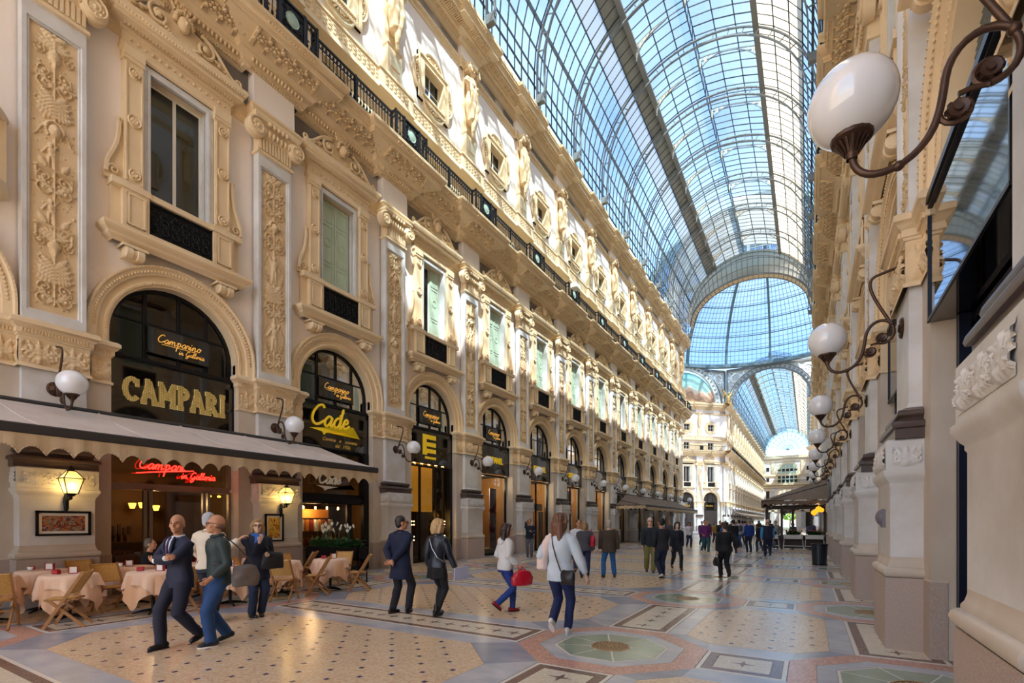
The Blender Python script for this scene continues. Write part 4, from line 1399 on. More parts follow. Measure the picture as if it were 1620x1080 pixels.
# plates over the arm mouths (fan-pierced spandrels), on all eight faces, up to the ring
RG = 19.0
ZR = 30.9
octa = struct('trim_1', 'pierced iron spandrels and ring beam carrying the glass dome', 'ironwork')
def spandrel(hw, ra, rise, z0):
    m = MB()
    n = 24
    for i in range(n):
        a, b = PI * i / n, PI * (i + 1) / n
        p, q = (ra * math.cos(a), z0 + rise * math.sin(a)), (ra * math.cos(b), z0 + rise * math.sin(b))
        m.add([(-.1, p[0], p[1]), (-.1, q[0], q[1]), (-.1, q[0] * hw / ra, ZR), (-.1, p[0] * hw / ra, ZR)], [(0, 1, 2, 3)], 0)
    for s in (-1, 1):
        m.add([(-.1, s * ra, z0), (-.1, s * hw, z0), (-.1, s * hw, ZR), (-.1, s * hw, ZR)], [(0, 1, 2)], 0)
        for r_, cy, cz in ((1.0, hw - 1.5, ZR - 1.6), (.5, hw - .8, ZR - 3.2), (.45, hw - 3.2, ZR - .8), (.4, hw - .7, ZR - .7)):
            m.lathe([(r_ * .6, .05), (r_, .05), (r_, -.05)], 12, (-.05, s * cy, cz), 'x', 1)
            for k in range(6): m.ball((-.05, s * cy + r_ * .3 * math.cos(k), cz + r_ * .3 * math.sin(k)), .06, r_ * .12, r_ * .12, 5, 4, 1)
    for i in range(27):
        a = PI * (i + .5) / 27
        m.lathe([(.12, .06), (.22, .06), (.22, -.02)], 8, (-.02, (ra + .42) * math.cos(a), z0 + (rise + .42) * math.sin(a)), 'x', 2)
    pts = [(.0, ra * math.cos(PI * i / n), z0 + rise * math.sin(PI * i / n)) for i in range(n + 1)]
    m.tube(pts, .16, 6, 2)
    m.tube([(0, y * 1.13, z0 + (z - z0) * (rise + .85) / rise) for _, y, z in pts], .09, 5, 2)
    m.box(-.25, .15, -hw, hw, ZR - .35, ZR + .05, 2)
    for s in (-1, 1): m.box(-.1, .1, s * hw - .12, s * hw + .12, z0, ZR, 2)
    m.box(-.05, .12, -.12, .12, z0 + rise, ZR, 2)
    return m
SPM = [M_LATTICE, mat('lattice_light', '#e9ece6', .6), M_ROOFIRON]
me_sp_arm = spandrel(HW, 6.4, 5.9, 24.2).mesh('spandrel', SPM)
Ld = math.hypot(APO - HW, APO - HW)
me_sp_diag = spandrel(Ld / 2, 7.2, 6.4, 24.1).mesh('spandrel', SPM)
for k in range(8):
    if k == 6: continue
    rz = PI + k * PI / 4
    ob('spandrel', me_sp_diag if k % 2 else me_sp_arm, octa, (AX + APO * math.cos(k * PI / 4), YC + APO * math.sin(k * PI / 4), 0), rz)
dome = struct('trim_2', 'glass dome with iron ribs rising over the octagon crossing', 'dome')
def dpt(a, t, dr=0):
    r = (RG + dr) * math.cos(t)
    return (r * math.sin(a), r * math.cos(a), ZR + .3 + (15.5 + dr) * math.sin(t))
TL = [0, .16, .32, .48, .64, .80, .96, 1.12, 1.28]
rb = MB()
for t0, t1 in zip(TL, TL[1:]):
    for q in range(3):
        ta, tb = t0 + (t1 - t0) * q / 3, t0 + (t1 - t0) * (q + 1) / 3
        rb.bar(dpt(0, ta), dpt(0, tb), .34, .6, 0, up=(0, 1, 0))
me_dr = rb.mesh('dome_rib', [mat('dome_iron', '#5f7377', .5)])
bars = MB(); pan = MB()
da = PI / 8
for i, t0 in enumerate(TL):
    for k in range(6):
        bars.bar(dpt(da * k / 6, t0), dpt(da * (k + 1) / 6, t0), .10, .14, 0)
        bars.bar(dpt(da * k / 6, t0 + .018), dpt(da * (k + 1) / 6, t0 + .018), .06, .06, 0)
        if i < len(TL) - 1:
            for q in (1, 2):
                tt = t0 + (TL[i + 1] - t0) * q / 3
                bars.bar(dpt(da * k / 6, tt), dpt(da * (k + 1) / 6, tt), .05, .05, 0)
    if i < len(TL) - 1:
        for k in range(1, 10):
            bars.bar(dpt(da * k / 10, t0), dpt(da * k / 10, TL[i + 1]), .05, .05, 0)
        for k in range(10):
            pan.add([dpt(da * k / 10, t0), dpt(da * (k + 1) / 10, t0), dpt(da * (k + 1) / 10, TL[i + 1]), dpt(da * k / 10, TL[i + 1])], [(0, 1, 2, 3)])
me_db = bars.mesh('dome_bars', [MATS['dome_iron']]); me_dp = pan.mesh('dome_panes', [glass_mat('dome_glass', '#b9cfe2', .03, .06)])
for k in range(16):
    for nm, q in (('dome_rib', me_dr), ('dome_bars', me_db)): ob(nm, q, dome, (AX, YC, 0), -k * PI / 8)
    tag(ob('dome_panes', me_dp, dome, (AX, YC, 0), -k * PI / 8), kind='stuff')
rg = MB()
rg.lathe([(RG - .3, 0), (RG + .3, 0), (RG + .3, .55), (RG - .3, .55), (RG - .3, 0)], 64, (0, 0, ZR - .15))
rg.lathe([(RG, .1), (RG + .7, -.1)], 64, (0, 0, ZR))
ob('ring_beam', rg.mesh('ring_beam', [MATS['dome_iron']]), dome, (AX, YC, 0))
lan = MB(); lan.lathe([(5.6, ZR + 15.1), (5.6, ZR + 17), (0, ZR + 19)], 16)
ob('dome_lantern', lan.mesh('dome_lantern', [M_DUSTGLASS]), dome, (AX, YC, 0))
# vault of the far arm (same iron, panes joined)
ceiling2 = struct('trim_3', 'glass vault over the far arm of the arcade', 'roof')
vault(ceiling2, YF + .4, NF)
# end wall of the far arm: two storeys of arches under an apse of glass
yend = YF + NF * P
e = MB()
e.box(-10, -2.4, 0, .6, 0, 24.2, PL); e.box(2.4, 10, 0, .6, 0, 24.2, PL); e.box(-2.4, 2.4, 0, .6, 4.6, 24.2, PL)
for z, d, h in ((5.3, .3, .5), (13.4, .5, .5), (14.2, .9, .7), (17.3, .35, .6), (22.2, .3, .4), (23.2, .7, .9)): e.box(-8, 8, -d, 0, z, z + h, TA)
for s in (-1, 1):
    for v in (3.9, 6.9):
        x0, x1 = sorted((s * v, s * (v + .9)))
        e.box(x0, x1, -.3, 0, 0, 13.4, MA); e.box(x0, x1, -.3, 0, 18, 22.2, TA)
    e.box(s * 5.9 - .5, s * 5.9 + .5, -.05, 0, 9, 12.3, IN); e.box(s * 5.9 - .45, s * 5.9 + .45, -.05, 0, 19, 20.3, IN); e.box(s * 5.9 - .45, s * 5.9 + .45, -.05, 0, 15.4, 16.8, IN)
    e.box(s * 5.9 - .8, s * 5.9 + .8, -.15, 0, 12.3, 12.9, TA)
    e.box(s * 5.9 - .7, s * 5.9 + .7, -.04, 0, .2, 5, IN)
n = 20
def fan(r, z0, z1, mi, y, ring=False):
    pts = [(-r, z0)] + [(r * math.cos(PI - PI * i / n), z1 + r * math.sin(PI * i / n)) for i in range(n + 1)] + [(r, z0)]
    e.prism(pts, y - .05, y, 'y', mi)
fan(3.7, 14.9, 18.4, TA, -.10); fan(2.95, 14.9, 18.4, SH, -.16)
fan(3.6, 5.8, 9.2, TA, -.10); fan(3.1, 5.8, 9.0, MA, -.16)
for x in (-1.8, -.6, .6, 1.8): e.box(x - .07, x + .07, -.26, -.2, 14.9, 20.9, WW)
for z in (16.2, 17.6, 18.6, 19.8): e.box(-2.9, 2.9, -.26, -.2, z - .06, z + .06, WW)
for x in (-2.4, -1.2, 0, 1.2, 2.4):
    for z in (15.1, 16.35, 18.75, 19.0): e.box(x - .42, x + .42, -.23, -.2, z, z + (1.0 if z < 17 else .7), GL if abs(x) < 2 or z < 18 else SH)
e.box(-7.6, 7.6, -1.05, -1.0, 15.7, 15.78, IR)
for i in range(76): e.box(-7.6 + .2 * i, -7.57 + .2 * i, -1.04, -1.01, 14.9, 15.75, IR)
ob('end_facade', e.mesh('end_facade', FM), far_root, (AX, yend, 0))
ap = MB()
for i in range(12):
    for j in range(6):
        def A(i, j):
            a, t = PI * i / 12, PI / 2 * j / 6
            return (6.6 * math.cos(a) * math.cos(t * 0) * math.cos(t), 7.0 * math.sin(t) * 1.0 - 7.0 + .0, RZ - 1.6 + 6.6 * math.sin(a) * math.cos(t))
        q = [A(i, j), A(i + 1, j), A(i + 1, j + 1), A(i, j + 1)]
        ap.add(q, [(0, 1, 2, 3)], 1)
        ap.bar(q[0], q[1], .08, .08, 0); ap.bar(q[0], q[3], .08, .08, 0)
ob('apse_glazing', ap.mesh('apse_glazing', [M_ROOFIRON, M_ROOFGLASS]), ceiling2, (AX, yend, 1.6))
# the street and a tree seen through the far doorway
tr = struct('exterior', 'sunlit street with a green tree seen through the far doorway', 'street')
b = MB(); b.box(-40, 30, 230, 330, -.3, -.02); ob('street', b.mesh('street', MATS['square_paving']), tr)
b = MB(); r_ = random.Random(4)
for i in range(420):
    a, c, d = r_.uniform(0, 6.28), r_.uniform(-1, 1), r_.uniform(.6, 1) ** .5
    q = math.sqrt(1 - c * c)
    b.ball((AX + 3.2 * d * q * math.cos(a), 212 + 3.2 * d * q * math.sin(a), 4.9 + 2.6 * d * c), .34, .34, .26, 5, 3)
ob('foliage', b.mesh('foliage', mat('tree_leaf', '#7fae3a', .6, var=(2, .6), col2='#5b8a2a')), tr)['kind'] = 'stuff'
b = MB(); b.tube([(AX, 212, 0), (AX + .1, 212, 2), (AX, 212, 4.5)], [.25, .2, .12], 8); ob('trunk', b.mesh('trunk', mat('bark', '#5a4534', .9)), tr)
# ------------------------------------------------------------------ balcony railings
def rail_mbs():
    path = [(1.0, -2.4), (1.0, -.80), (1.22, -.80), (1.22, .80), (1.0, .80), (1.0, 2.4)]
    fr = MB(); bal = MB(); pan = MB(); med = MB()
    for a, b in zip(path, path[1:]):
        for z, w in ((15.74, .06), (15.55, .03), (14.95, .04)): fr.bar((a[0], a[1], z), (b[0], b[1], z), w, w)
    for u, v in path: fr.box(u - .03, u + .03, v - .03, v + .03, 14.86, 15.80)
    def seg(a, b):
        L = math.hypot(b[0] - a[0], b[1] - a[1]); n = max(1, int(L / .13))
        for i in range(n):
            t = (i + .5) / n
            u, v = a[0] + (b[0] - a[0]) * t, a[1] + (b[1] - a[1]) * t
            bal.box(u - .010, u + .010, v - .010, v + .010, 14.95, 15.72)
            bal.ball((u, v, 15.05), .035, .045, .07, 5, 4); bal.ball((u, v, 15.62), .03, .05, .05, 5, 4); bal.ball((u, v, 15.48), .02, .03, .04, 4, 3)
            if i % 2 == 0: bal.tube([(u + .01, v + x, 15.16 + y) for x, y in spiral((0, 0), .055, .02, 1.1, 0, 7)], .012, 3)
    seg(path[0], path[1]); seg((1.22, -.80), (1.22, -.40)); seg((1.22, .40), (1.22, .80)); seg(path[4], path[5])
    for s in (-1, 1): pan.box(1.19, 1.25, s * .39 - .045, s * .39 + .045, 14.88, 15.8)
    pan.box(1.205, 1.215, -.36, .36, 14.92, 15.74)
    for s in (-1, 1):
        for z, q in ((15.12, 1), (15.55, -1)):
            for c, r in ((.24, .10), (.10, .06)):
                pan.tube([(1.225, s * (c + x), z + q * y) for x, y in spiral((0, 0), r, .025, 1.3, PI / 2, 10)], .014, 4)
    for k in range(14):
        a = 2 * PI * k / 14
        pan.ball((1.225, .235 * math.cos(a), 15.34 + .235 * math.sin(a)), .02, .04, .04, 5, 3)
    med.lathe([(0, .035), (.13, .03), (.165, .015), (.20, .03), (.21, 0)], 20, (1.215, 0, 15.34), 'x')
    for q in (fr, bal, pan, med): q.v = [(u * .9, v, z + .32) for u, v, z in q.v]
    return fr, bal, pan, med
_f, _b, _p, _m = rail_mbs()
me_rf, me_rb, me_rp = _f.mesh('rail_frame', M_IRON), _b.mesh('balusters', M_IRON), _p.mesh('medallion_panel', M_IRON)
me_rm = _m.mesh('medallion', mat('verdigris', '#a9bfb2', .6, var=(9, .5), col2='#7f9a8c'), 40)
for side, xw, rz in (('left', XL, 0), ('right', XR, PI)):
    rt = thing('balcony_railing', 'long black iron balcony railing with medallion panels above the main cornice, %s facade' % side, 'railing')
    for k in range(0, NB + 1):
        y = Y0 + P * k + (DYL if rz == 0 else 0)
        ob('rail_frame', me_rf, rt, (xw, y, 0), rz)
        tag(ob('balusters', me_rb, rt, (xw, y, 0), rz), kind='stuff')
        p = ob('medallion_panel', me_rp, rt, (xw, y, 0), rz)
        ob('medallion', me_rm, p)
fb = MB(); fb.cbox(-.2, .2, -.28, .28, -.14, .14, .02); fb.box(-.3, -.2, -.05, .05, -.03, .03)
tag(ob('floodlight', fb.mesh('floodlight', M_WHITEWOOD), None, (-11.98, 27.07, 15.82)), 'white box floodlight clamped to the black balcony railing', 'floodlight')

# ------------------------------------------------------------------ globe wall lamps
def lamp_mbs():
    br = MB(); cup = MB(); gl = MB(); mt = MB(); ro = MB()
    mt.lathe([(0, .05), (.05, .05), (.07, .03), (.13, .015), (.15, 0)], 12, (0, 0, 0), 'x')
    for k in range(10):
        a = 2 * PI * k / 10
        mt.ball((.015, .11 * math.cos(a), .11 * math.sin(a)), .02, .03, .03, 5, 3)
    def T(pts, r, n=8): br.tube([(u, 0, z) for u, z in pts], r, n)
    A = [(.03, .86), (.14, .84), (.30, .80)] + bez((.30, .80), (.46, .74), (.30, .45), (.12, .08), 10)[1:]
    T(A, .021)
    T(bez((.12, .08), (.06, -.02), (.10, -.16), (.22, -.17), 8), .021)
    B = bez((.12, .10), (.24, .22), (.40, .14), (.42, -.06), 9) + bez((.42, -.06), (.44, -.24), (.46, -.40), (.62, -.48), 9)[1:] + bez((.62, -.48), (.78, -.54), (.88, -.46), (.88, -.32), 9)[1:]
    T(B, .022)
    T([(.22 + x, -.09 + z) for x, z in spiral((0, 0), .085, .03, 1.1, -PI / 2, 16)], .015, 6)
    T([(.36 + x, -.26 + z) for x, z in spiral((0, 0), .085, .03, 1.1, 0, 16, -1)], .015, 6)
    T([(.22, -.17), (.30, -.16), (.36, -.17)], .016, 6)
    br.ball((.12, 0, .09), .035, .035, .035, 8, 6); br.ball((.64, 0, -.49), .035, .03, .03, 8, 6)
    for c in ((.22, -.09), (.36, -.26)):
        ro.lathe([(0, .035), (.02, .035), (.025, .02), (.05, .025), (.06, 0), (.05, -.025), (.025, -.02), (0, -.035)], 10, (c[0], 0, c[1]), 'y')
        for k in range(8):
            a = 2 * PI * k / 8
            ro.ball((c[0] + .05 * math.cos(a), 0, c[1] + .05 * math.sin(a)), .018, .028, .018, 5, 3)
    cup.lathe([(.03, -.36), (.035, -.33), (.045, -.31), (.06, -.27), (.09, -.245), (.115, -.235), (.12, -.215), (.115, -.20)], 16, (.88, 0, 0))
    for k in range(16):
        a = 2 * PI * k / 16
        cup.bar((.88 + .04 * math.cos(a), .04 * math.sin(a), -.32), (.88 + .09 * math.cos(a), .09 * math.sin(a), -.245), .012, .012)
    gl.ball((.88, 0, 0), .25, .25, .245, 32, 20)
    return br, cup, gl, mt, ro
_l = [m.mesh(n, q, 50) for n, m, q in zip(('bracket', 'cup', 'globe', 'wall_mount', 'rosettes'), lamp_mbs(), (M_BRONZE, M_BRONZE, M_GLOBE, M_BRONZE, M_BRONZE))]
for p_ in _l[2].polygons: p_.use_smooth = True
def wall_lamp(x, y, z, rz, label, group):
    t = thing('globe_wall_lamp', label, 'wall lamp', (x, y, z), rz, group)
    for n, q in zip(('bracket', 'cup', 'globe', 'wall_mount', 'rosettes'), _l): ob(n, q, t)
for k in range(NB + 1):
    wall_lamp(XL + .30, Y0 + DYL + P * k, 4.36, 0, '%s white globe lamp on curled bracket from the cafe end, left facade' % ORD[k], 'globe lamps along the left facade')
for k in range(NB):
    lab = 'very large white globe lamp on a curled bronze bracket' if k == 0 else '%s white globe lamp down the right facade' % ORD[k]
    wall_lamp(XR - .30, Y0 + P * k, 4.36, PI, lab, 'globe lamps along the right facade')
for k in range(NF):
    wall_lamp(XL + .30, YF + P * k, 4.36, 0, '%d%s tiny white globe lamp in the distant row along the far arm' % (k + 1, 'st' if k == 0 else 'nd' if k == 1 else 'rd' if k == 2 else 'th'), 'distant globe lamps of the far arm')

# ------------------------------------------------------------------ lettering helpers
def text_mesh(txt, size, depth=.012, shear=0, offset=0.0, xs=1.0, sp=1.0):
    cu = bpy.data.curves.new('lettering', 'FONT')
    cu.body = txt; cu.size = size; cu.extrude = depth; cu.shear = shear; cu.offset = offset
    cu.align_x = 'CENTER'; cu.space_character = sp
    o = bpy.data.objects.new('tmp', cu); COL.objects.link(o)
    dg = bpy.context.evaluated_depsgraph_get()
    m = bpy.data.meshes.new_from_object(o.evaluated_get(dg))
    bpy.data.objects.remove(o)
    n = len(m.vertices); co = np.zeros(n * 3); m.vertices.foreach_get('co', co); co = co.reshape(n, 3)
    m2 = np.stack([co[:, 2], co[:, 0] * xs, co[:, 1]], 1)            # reads along +v, up z, faces +u
    m.vertices.foreach_set('co', m2.ravel()); m.update()
    return m
def setmat(m, mt):
    m.materials.clear(); m.materials.append(mt); return m
# joined-up hand lettering: strokes on a unit x-height grid, (x advance, strokes)
CUR = {
 'C': (1.5, [[(1.3, 1.75), (1.05, 2.0), (.6, 1.85), (.2, 1.2), (.15, .5), (.5, .05), (1.0, .1), (1.5, .5)]]),
 'G': (1.6, [[(1.3, 1.7), (1.0, 2.0), (.5, 1.7), (.15, 1.0), (.2, .35), (.6, .1), (1.1, .4), (1.2, .9), (1.25, .5), (1.0, -.6), (.5, -1.0), (.3, -.6), (.9, 0), (1.6, .5)]]),
 'a': (1.1, [[(.85, .85), (.5, 1.0), (.15, .6), (.15, .15), (.45, .0), (.8, .5), (.88, .9), (.82, .2), (.95, .0), (1.15, .3)]]),
 'm': (1.7, [[(0, .3), (.2, .95), (.22, 0)], [(.22, .4), (.5, .95), (.68, .8), (.7, 0)], [(.7, .4), (1.0, .95), (1.2, .8), (1.22, .1), (1.4, 0), (1.7, .3)]]),
 'n': (1.2, [[(0, .3), (.2, .95), (.22, 0)], [(.22, .4), (.5, .95), (.72, .8), (.74, .1), (.9, 0), (1.2, .3)]]),
 'p': (1.2, [[(.1, .6), (.3, 1.0), (.25, -1.3)], [(.27, .6), (.55, 1.0), (.85, .8), (.8, .25), (.5, .0), (.28, .2)], [(.8, .25), (1.2, .45)]]),
 'r': (.8, [[(0, .3), (.2, 1.05), (.35, .85), (.6, .85), (.55, .15), (.8, .2)]]),
 'i': (.55, [[(0, .3), (.18, .9), (.15, .15), (.3, 0), (.55, .3)], [(.25, 1.35), (.3, 1.45)]]),
 'o': (1.0, [[(.5, 1.0), (.15, .7), (.15, .2), (.5, 0), (.8, .35), (.75, .85), (.5, 1.0), (.7, .75), (1.05, .8)]]),
 'l': (.6, [[(0, .3), (.35, 1.6), (.3, 2.0), (.15, 1.6), (.15, .2), (.35, 0), (.6, .3)]]),
 'e': (.9, [[(.1, .45), (.6, .65), (.55, .95), (.3, .95), (.12, .4), (.4, 0), (.9, .4)]]),
 'd': (1.1, [[(.85, .85), (.5, 1.0), (.15, .6), (.15, .15), (.45, .0), (.8, .5), (.95, 2.0), (.82, .2), (.95, .0), (1.15, .3)]]),
 ' ': (.7, []),
}
def cursive(mb, txt, v0, z0, xh, r, u=0.0, slant=.25, flat=False, n=6):
    x = 0
    for ch in txt:
        adv, strokes = CUR[ch]
        for st in strokes:
            pts = []
            for i in range(len(st) - 1):
                p0 = st[max(i - 1, 0)]; p1 = st[i]; p2 = st[i + 1]; p3 = st[min(i + 2, len(st) - 1)]
                for k in range(3):
                    t = k / 3
                    pts.append(tuple(.5 * (2 * p1[j] + (p2[j] - p0[j]) * t + (2 * p0[j] - 5 * p1[j] + 4 * p2[j] - p3[j]) * t * t + (3 * p1[j] - p0[j] - 3 * p2[j] + p3[j]) * t ** 3) for j in (0, 1)))
            pts.append(st[-1])
            mb.tube([(u, v0 + (x + a + slant * b) * xh, z0 + b * xh) for a, b in pts], r, n)
        x += adv
    return v0 + x * xh

# ------------------------------------------------------------------ shop fronts
M_WARM = mat('warm_wall', '#6b4a26', .7, var=(1.5, .5))
M_BULB = mat('warm_bulb', '#ffd58a', .3, emit=('#ffc66e', 9))
M_SHADE = mat('lamp_shade', '#ffc457', .3, emit=('#ffb63a', 4))
M_AMBER = mat('amber_panel', '#b9832f', .45, emit=('#d9952f', .25), var=(1.2, .4))
M_NEON = mat('red_neon', '#ff2a20', .3, emit=('#ff1a12', 4))
M_STEEL = mat('brushed_bronze', '#8d8072', .35, .6)
M_STUD = mat('studded_gold', '#bfa05c', .4, .2, emit=('#c9aa62', .15))
def _stud():
    nt = M_STUD.node_tree; b = nt.nodes['Principled BSDF']
    vo = nt.nodes.new('ShaderNodeTexVoronoi'); vo.inputs['Scale'].default_value = 26; vo.inputs['Randomness'].default_value = 0.0
    g = nt.nodes.new('ShaderNodeNewGeometry'); nt.links.new(g.outputs['Position'], vo.inputs['Vector'])
    cr = nt.nodes.new('ShaderNodeValToRGB'); nt.links.new(vo.outputs['Distance'], cr.inputs[0])
    cr.color_ramp.elements[0].color = lin('#e6cd8c'); cr.color_ramp.elements[0].position = .3
    cr.color_ramp.elements[1].color = lin('#8a7038'); cr.color_ramp.elements[1].position = .62
    nt.links.new(cr.outputs[0], b.inputs['Base Color']); nt.links.new(cr.outputs[0], b.inputs['Emission Color'])
_stud()
def halfdisc(mb, r, zc, leg, u, mi=0, n=24):
    pts = [(-r, zc - leg)] + [(r * math.cos(PI - PI * i / n), zc + r * math.sin(PI * i / n)) for i in range(n + 1)] + [(r, zc - leg)]
    mb.add([(u, a, b) for a, b in pts], [tuple(range(len(pts)))], mi)
def shop_common(root, fu=-.08, plaque=False):
    fr = MB()
    fr.archband([(1.42, -.30), (1.42, -.20), (1.34, -.20), (1.34, -.30)], AZ, .45, 20)
    for v in (-.62, .12, .78):
        h = math.sqrt(1.36 ** 2 - v * v); fr.box(-.28, -.21, v - .035, v + .035, 5.5, AZ + h)
    fr.box(-.28, -.215, -1.36, 1.36, 6.42, 6.46)
    ob('fan_frame', fr.mesh('fan_frame', M_DARK), root)
    g = MB(); halfdisc(g, 1.36, AZ, .45, -.25); ob('fan_glass', g.mesh('fan_glass', M_SHOPGLASS), root)
    fa = MB(); fa.box(-.34, fu, -1.41, 1.41, 4.06, 5.46, 0)
    for z in (4.06, 5.42): fa.box(fu, fu + .025, -1.42, 1.42, z, z + .035, 1)
    for s in (-1, 1): fa.box(fu, fu + .02, s * 1.40 - .015, s * 1.40 + .015, 4.06, 5.46, 1)
    fa.box(fu - .02, fu + .05, -1.42, 1.42, 5.46, 5.54, 1)
    f = ob('fascia', fa.mesh('fascia', [M_BLACKGLASS, M_DARK]), root)
    up = MB()                                             # room behind the fan light
    up.add([(-2.2, -1.45, 5.5), (-2.2, 1.45, 5.5), (-2.2, 1.45, 7.5), (-2.2, -1.45, 7.5)], [(0, 1, 2, 3)], 0)
    for s in (-1, 1): up.add([(-.35, s * 1.45, 5.5), (-2.2, s * 1.45, 5.5), (-2.2, s * 1.45, 7.5), (-.35, s * 1.45, 7.5)], [(0, 1, 2, 3)], 0)
    up.add([(-.35, -1.45, 7.5), (-.35, 1.45, 7.5), (-2.2, 1.45, 7.5), (-2.2, -1.45, 7.5)], [(0, 1, 2, 3)], 0)
    up.add([(-.35, -1.45, 5.45), (-.35, 1.45, 5.45), (-2.2, 1.45, 5.45), (-2.2, -1.45, 5.45)], [(0, 1, 2, 3)], 0)
    up.ball((-1.5, -.95, 6.1), .16, .16, .22, 8, 6, 1); up.ball((-1.2, -1.1, 5.8), .12, .12, .12, 8, 6, 1)
    ob('upper_room', up.mesh('upper_room', [M_INTERIOR, M_WARM]), root)
    if plaque:
        pb = MB(); pb.box(-.19, -.15, -.60, .80, 5.74, 6.40, 0)
        for z in (5.74, 6.38): pb.box(-.16, -.14, -.62, .82, z, z + .02, 1)
        pq = ob('plaque', pb.mesh('plaque', [M_BLACKGLASS, M_DARK]), root)
        t = MB()
        cursive(t, 'Camparino', -.40, 6.06, .098, .011, -.14)
        t.tube([(-.14, -.30, 6.02), (-.14, .1, 6.025), (-.14, .5, 6.03)], .008, 5)
        cursive(t, 'in Galleria', .08, 5.88, .062, .008, -.14)
        ob('plaque_script', t.mesh('plaque_script', mat('script_gold', '#d8a24a', .4, emit=('#e0a548', .2))), pq)
    return f
def shop_room(root, wallm, depth=2.6, z1=4.05):
    b = MB()
    b.add([(-depth, -1.9, 0), (-depth, 1.9, 0), (-depth, 1.9, z1), (-depth, -1.9, z1)], [(0, 1, 2, 3)], 0)
    for s in (-1, 1): b.add([(-.45, s * 1.5, 0), (-depth, s * 1.9, 0), (-depth, s * 1.9, z1), (-.45, s * 1.5, z1)], [(0, 1, 2, 3)], 0)
    b.add([(-.3, -1.5, z1), (-.3, 1.5, z1), (-depth, 1.9, z1), (-depth, -1.9, z1)], [(0, 1, 2, 3)], 1)
    b.add([(-.3, -1.5, .01), (-.3, 1.5, .01), (-depth, 1.9, .01), (-depth, -1.9, .01)], [(0, 1, 2, 3)], 1)
    return ob('shop_interior', b.mesh('shop_interior', [wallm, M_INTERIOR]), root)
def glazing(root, vs, z0, z1, u=-.22, w=.06, m=None, rails=()):
    """upright frame members at vs, panes between"""
    f = MB()
    for v in vs: f.box(u - .05, u + .04, v - w / 2, v + w / 2, z0, z1)
    for z in (z0, z1) + tuple(rails): f.box(u - .05, u + .04, vs[0], vs[-1], z - .04, z + .04)
    ob('shop_frame', f.mesh('shop_frame', m or M_DARK), root)
    for a, b in zip(vs, vs[1:]):
        g = MB(); g.add([(u, a + w / 2, z0 + .04), (u, b - w / 2, z0 + .04), (u, b - w / 2, z1 - .04), (u, a + w / 2, z1 - .04)], [(0, 1, 2, 3)])
        ob('glass_pane', g.mesh('glass_pane', M_SHOPGLASS), root)
def lamp_light(loc, e, col, r=.08, parent=None):
    d = bpy.data.lights.new('bulb_light', 'POINT'); d.energy = e; d.color = col; d.shadow_soft_size = r
    o = bpy.data.objects.new('bulb_light', d); COL.objects.link(o); o.location = loc
    if parent: o.parent = parent
    return o
def shop(x, j, rz, label):
    return thing('shopfront', label, 'shopfront', (x, Y0 + P * (j + .5) + (DYL if rz == 0 else 0), 0), rz, None, 'thing')
def slab_letters(mb, txt, v0, z0, h, th, u, gap, xs=1.0):
    """heavy slab-serif capitals from thick bars"""
    d = .05
    v = v0
    def L(p, q): mb.bar((u, v + p[0] * h, z0 + p[1] * h), (u, v + q[0] * h, z0 + q[1] * h), d, th, 0, up=(1, 0, 0))
    def Lb(p, q, w=None):
        a = Vector((u, v + p[0] * h * xs, z0 + p[1] * h)); b = Vector((u, v + q[0] * h * xs, z0 + q[1] * h))
        w = w or th
        dd = (b - a).normalized(); nn = Vector((0, -dd.z, dd.y)) * (w / 2)
        P4 = [a - nn, b - nn, b + nn, a + nn]
        mb.prism([(t.y, t.z) for t in P4], u - d / 2, u + d / 2, 'x')
    sw = .11
    for ch in txt:
        if ch == 'C':
            pts = [(.36 + .33 * math.cos(a), .5 + .43 * math.sin(a)) for a in np.linspace(.75, 2 * PI - .75, 14)]
            for p, q in zip(pts, pts[1:]): Lb(p, q)
            Lb((.62, .62), (.62, .95), .07); adv = .78
        elif ch == 'A':
            Lb((.10, .06), (.38, .96)); Lb((.38, .96), (.68, .06)); Lb((.2, .34), (.58, .34), .10)
            Lb((-.04, .05), (.26, .05), sw); Lb((.52, .05), (.84, .05), sw); Lb((.2, .95), (.42, .95), sw); adv = .84
        elif ch == 'M':
            Lb((.14, .05), (.14, .95)); Lb((.14, .92), (.45, .30)); Lb((.45, .30), (.76, .92)); Lb((.76, .05), (.76, .95))
            for c in (.14, .76): Lb((c - .16, .05), (c + .16, .05), sw)
            for c in (.10, .80): Lb((c - .12, .95), (c + .12, .95), sw)
            adv = .98
        elif ch in 'PR':
            Lb((.14, .05), (.14, .95)); Lb((-.03, .05), (.32, .05), sw); Lb((-.03, .95), (.25, .95), sw)
            pts = [(.30 + .22 * math.cos(a), .70 + .20 * math.sin(a)) for a in np.linspace(PI / 2, -PI / 2, 9)]
            Lb((.14, .90), (.30, .90), .13); Lb((.14, .50), (.30, .50), .13)
            for p, q in zip(pts, pts[1:]): Lb(p, q)
            if ch == 'R': Lb((.30, .5), (.60, .06)); Lb((.50, .05), (.78, .05), sw)
            adv = .70 if ch == 'P' else .82
        elif ch == 'I':
            Lb((.16, .05), (.16, .95)); Lb((0, .05), (.32, .05), sw); Lb((0, .95), (.32, .95), sw); adv = .36
        v += (adv + gap) * h * xs
    return v
# --- cafe
sh = shop(XL, 0, 0, 'cafe front with studded gold capitals on black fascia and red neon over the door')
f = shop_common(sh, -.08, True)
t = MB(); slab_letters(t, 'CAMPARI', -1.10, 4.48, .56, .105, -.045, .03, .74)
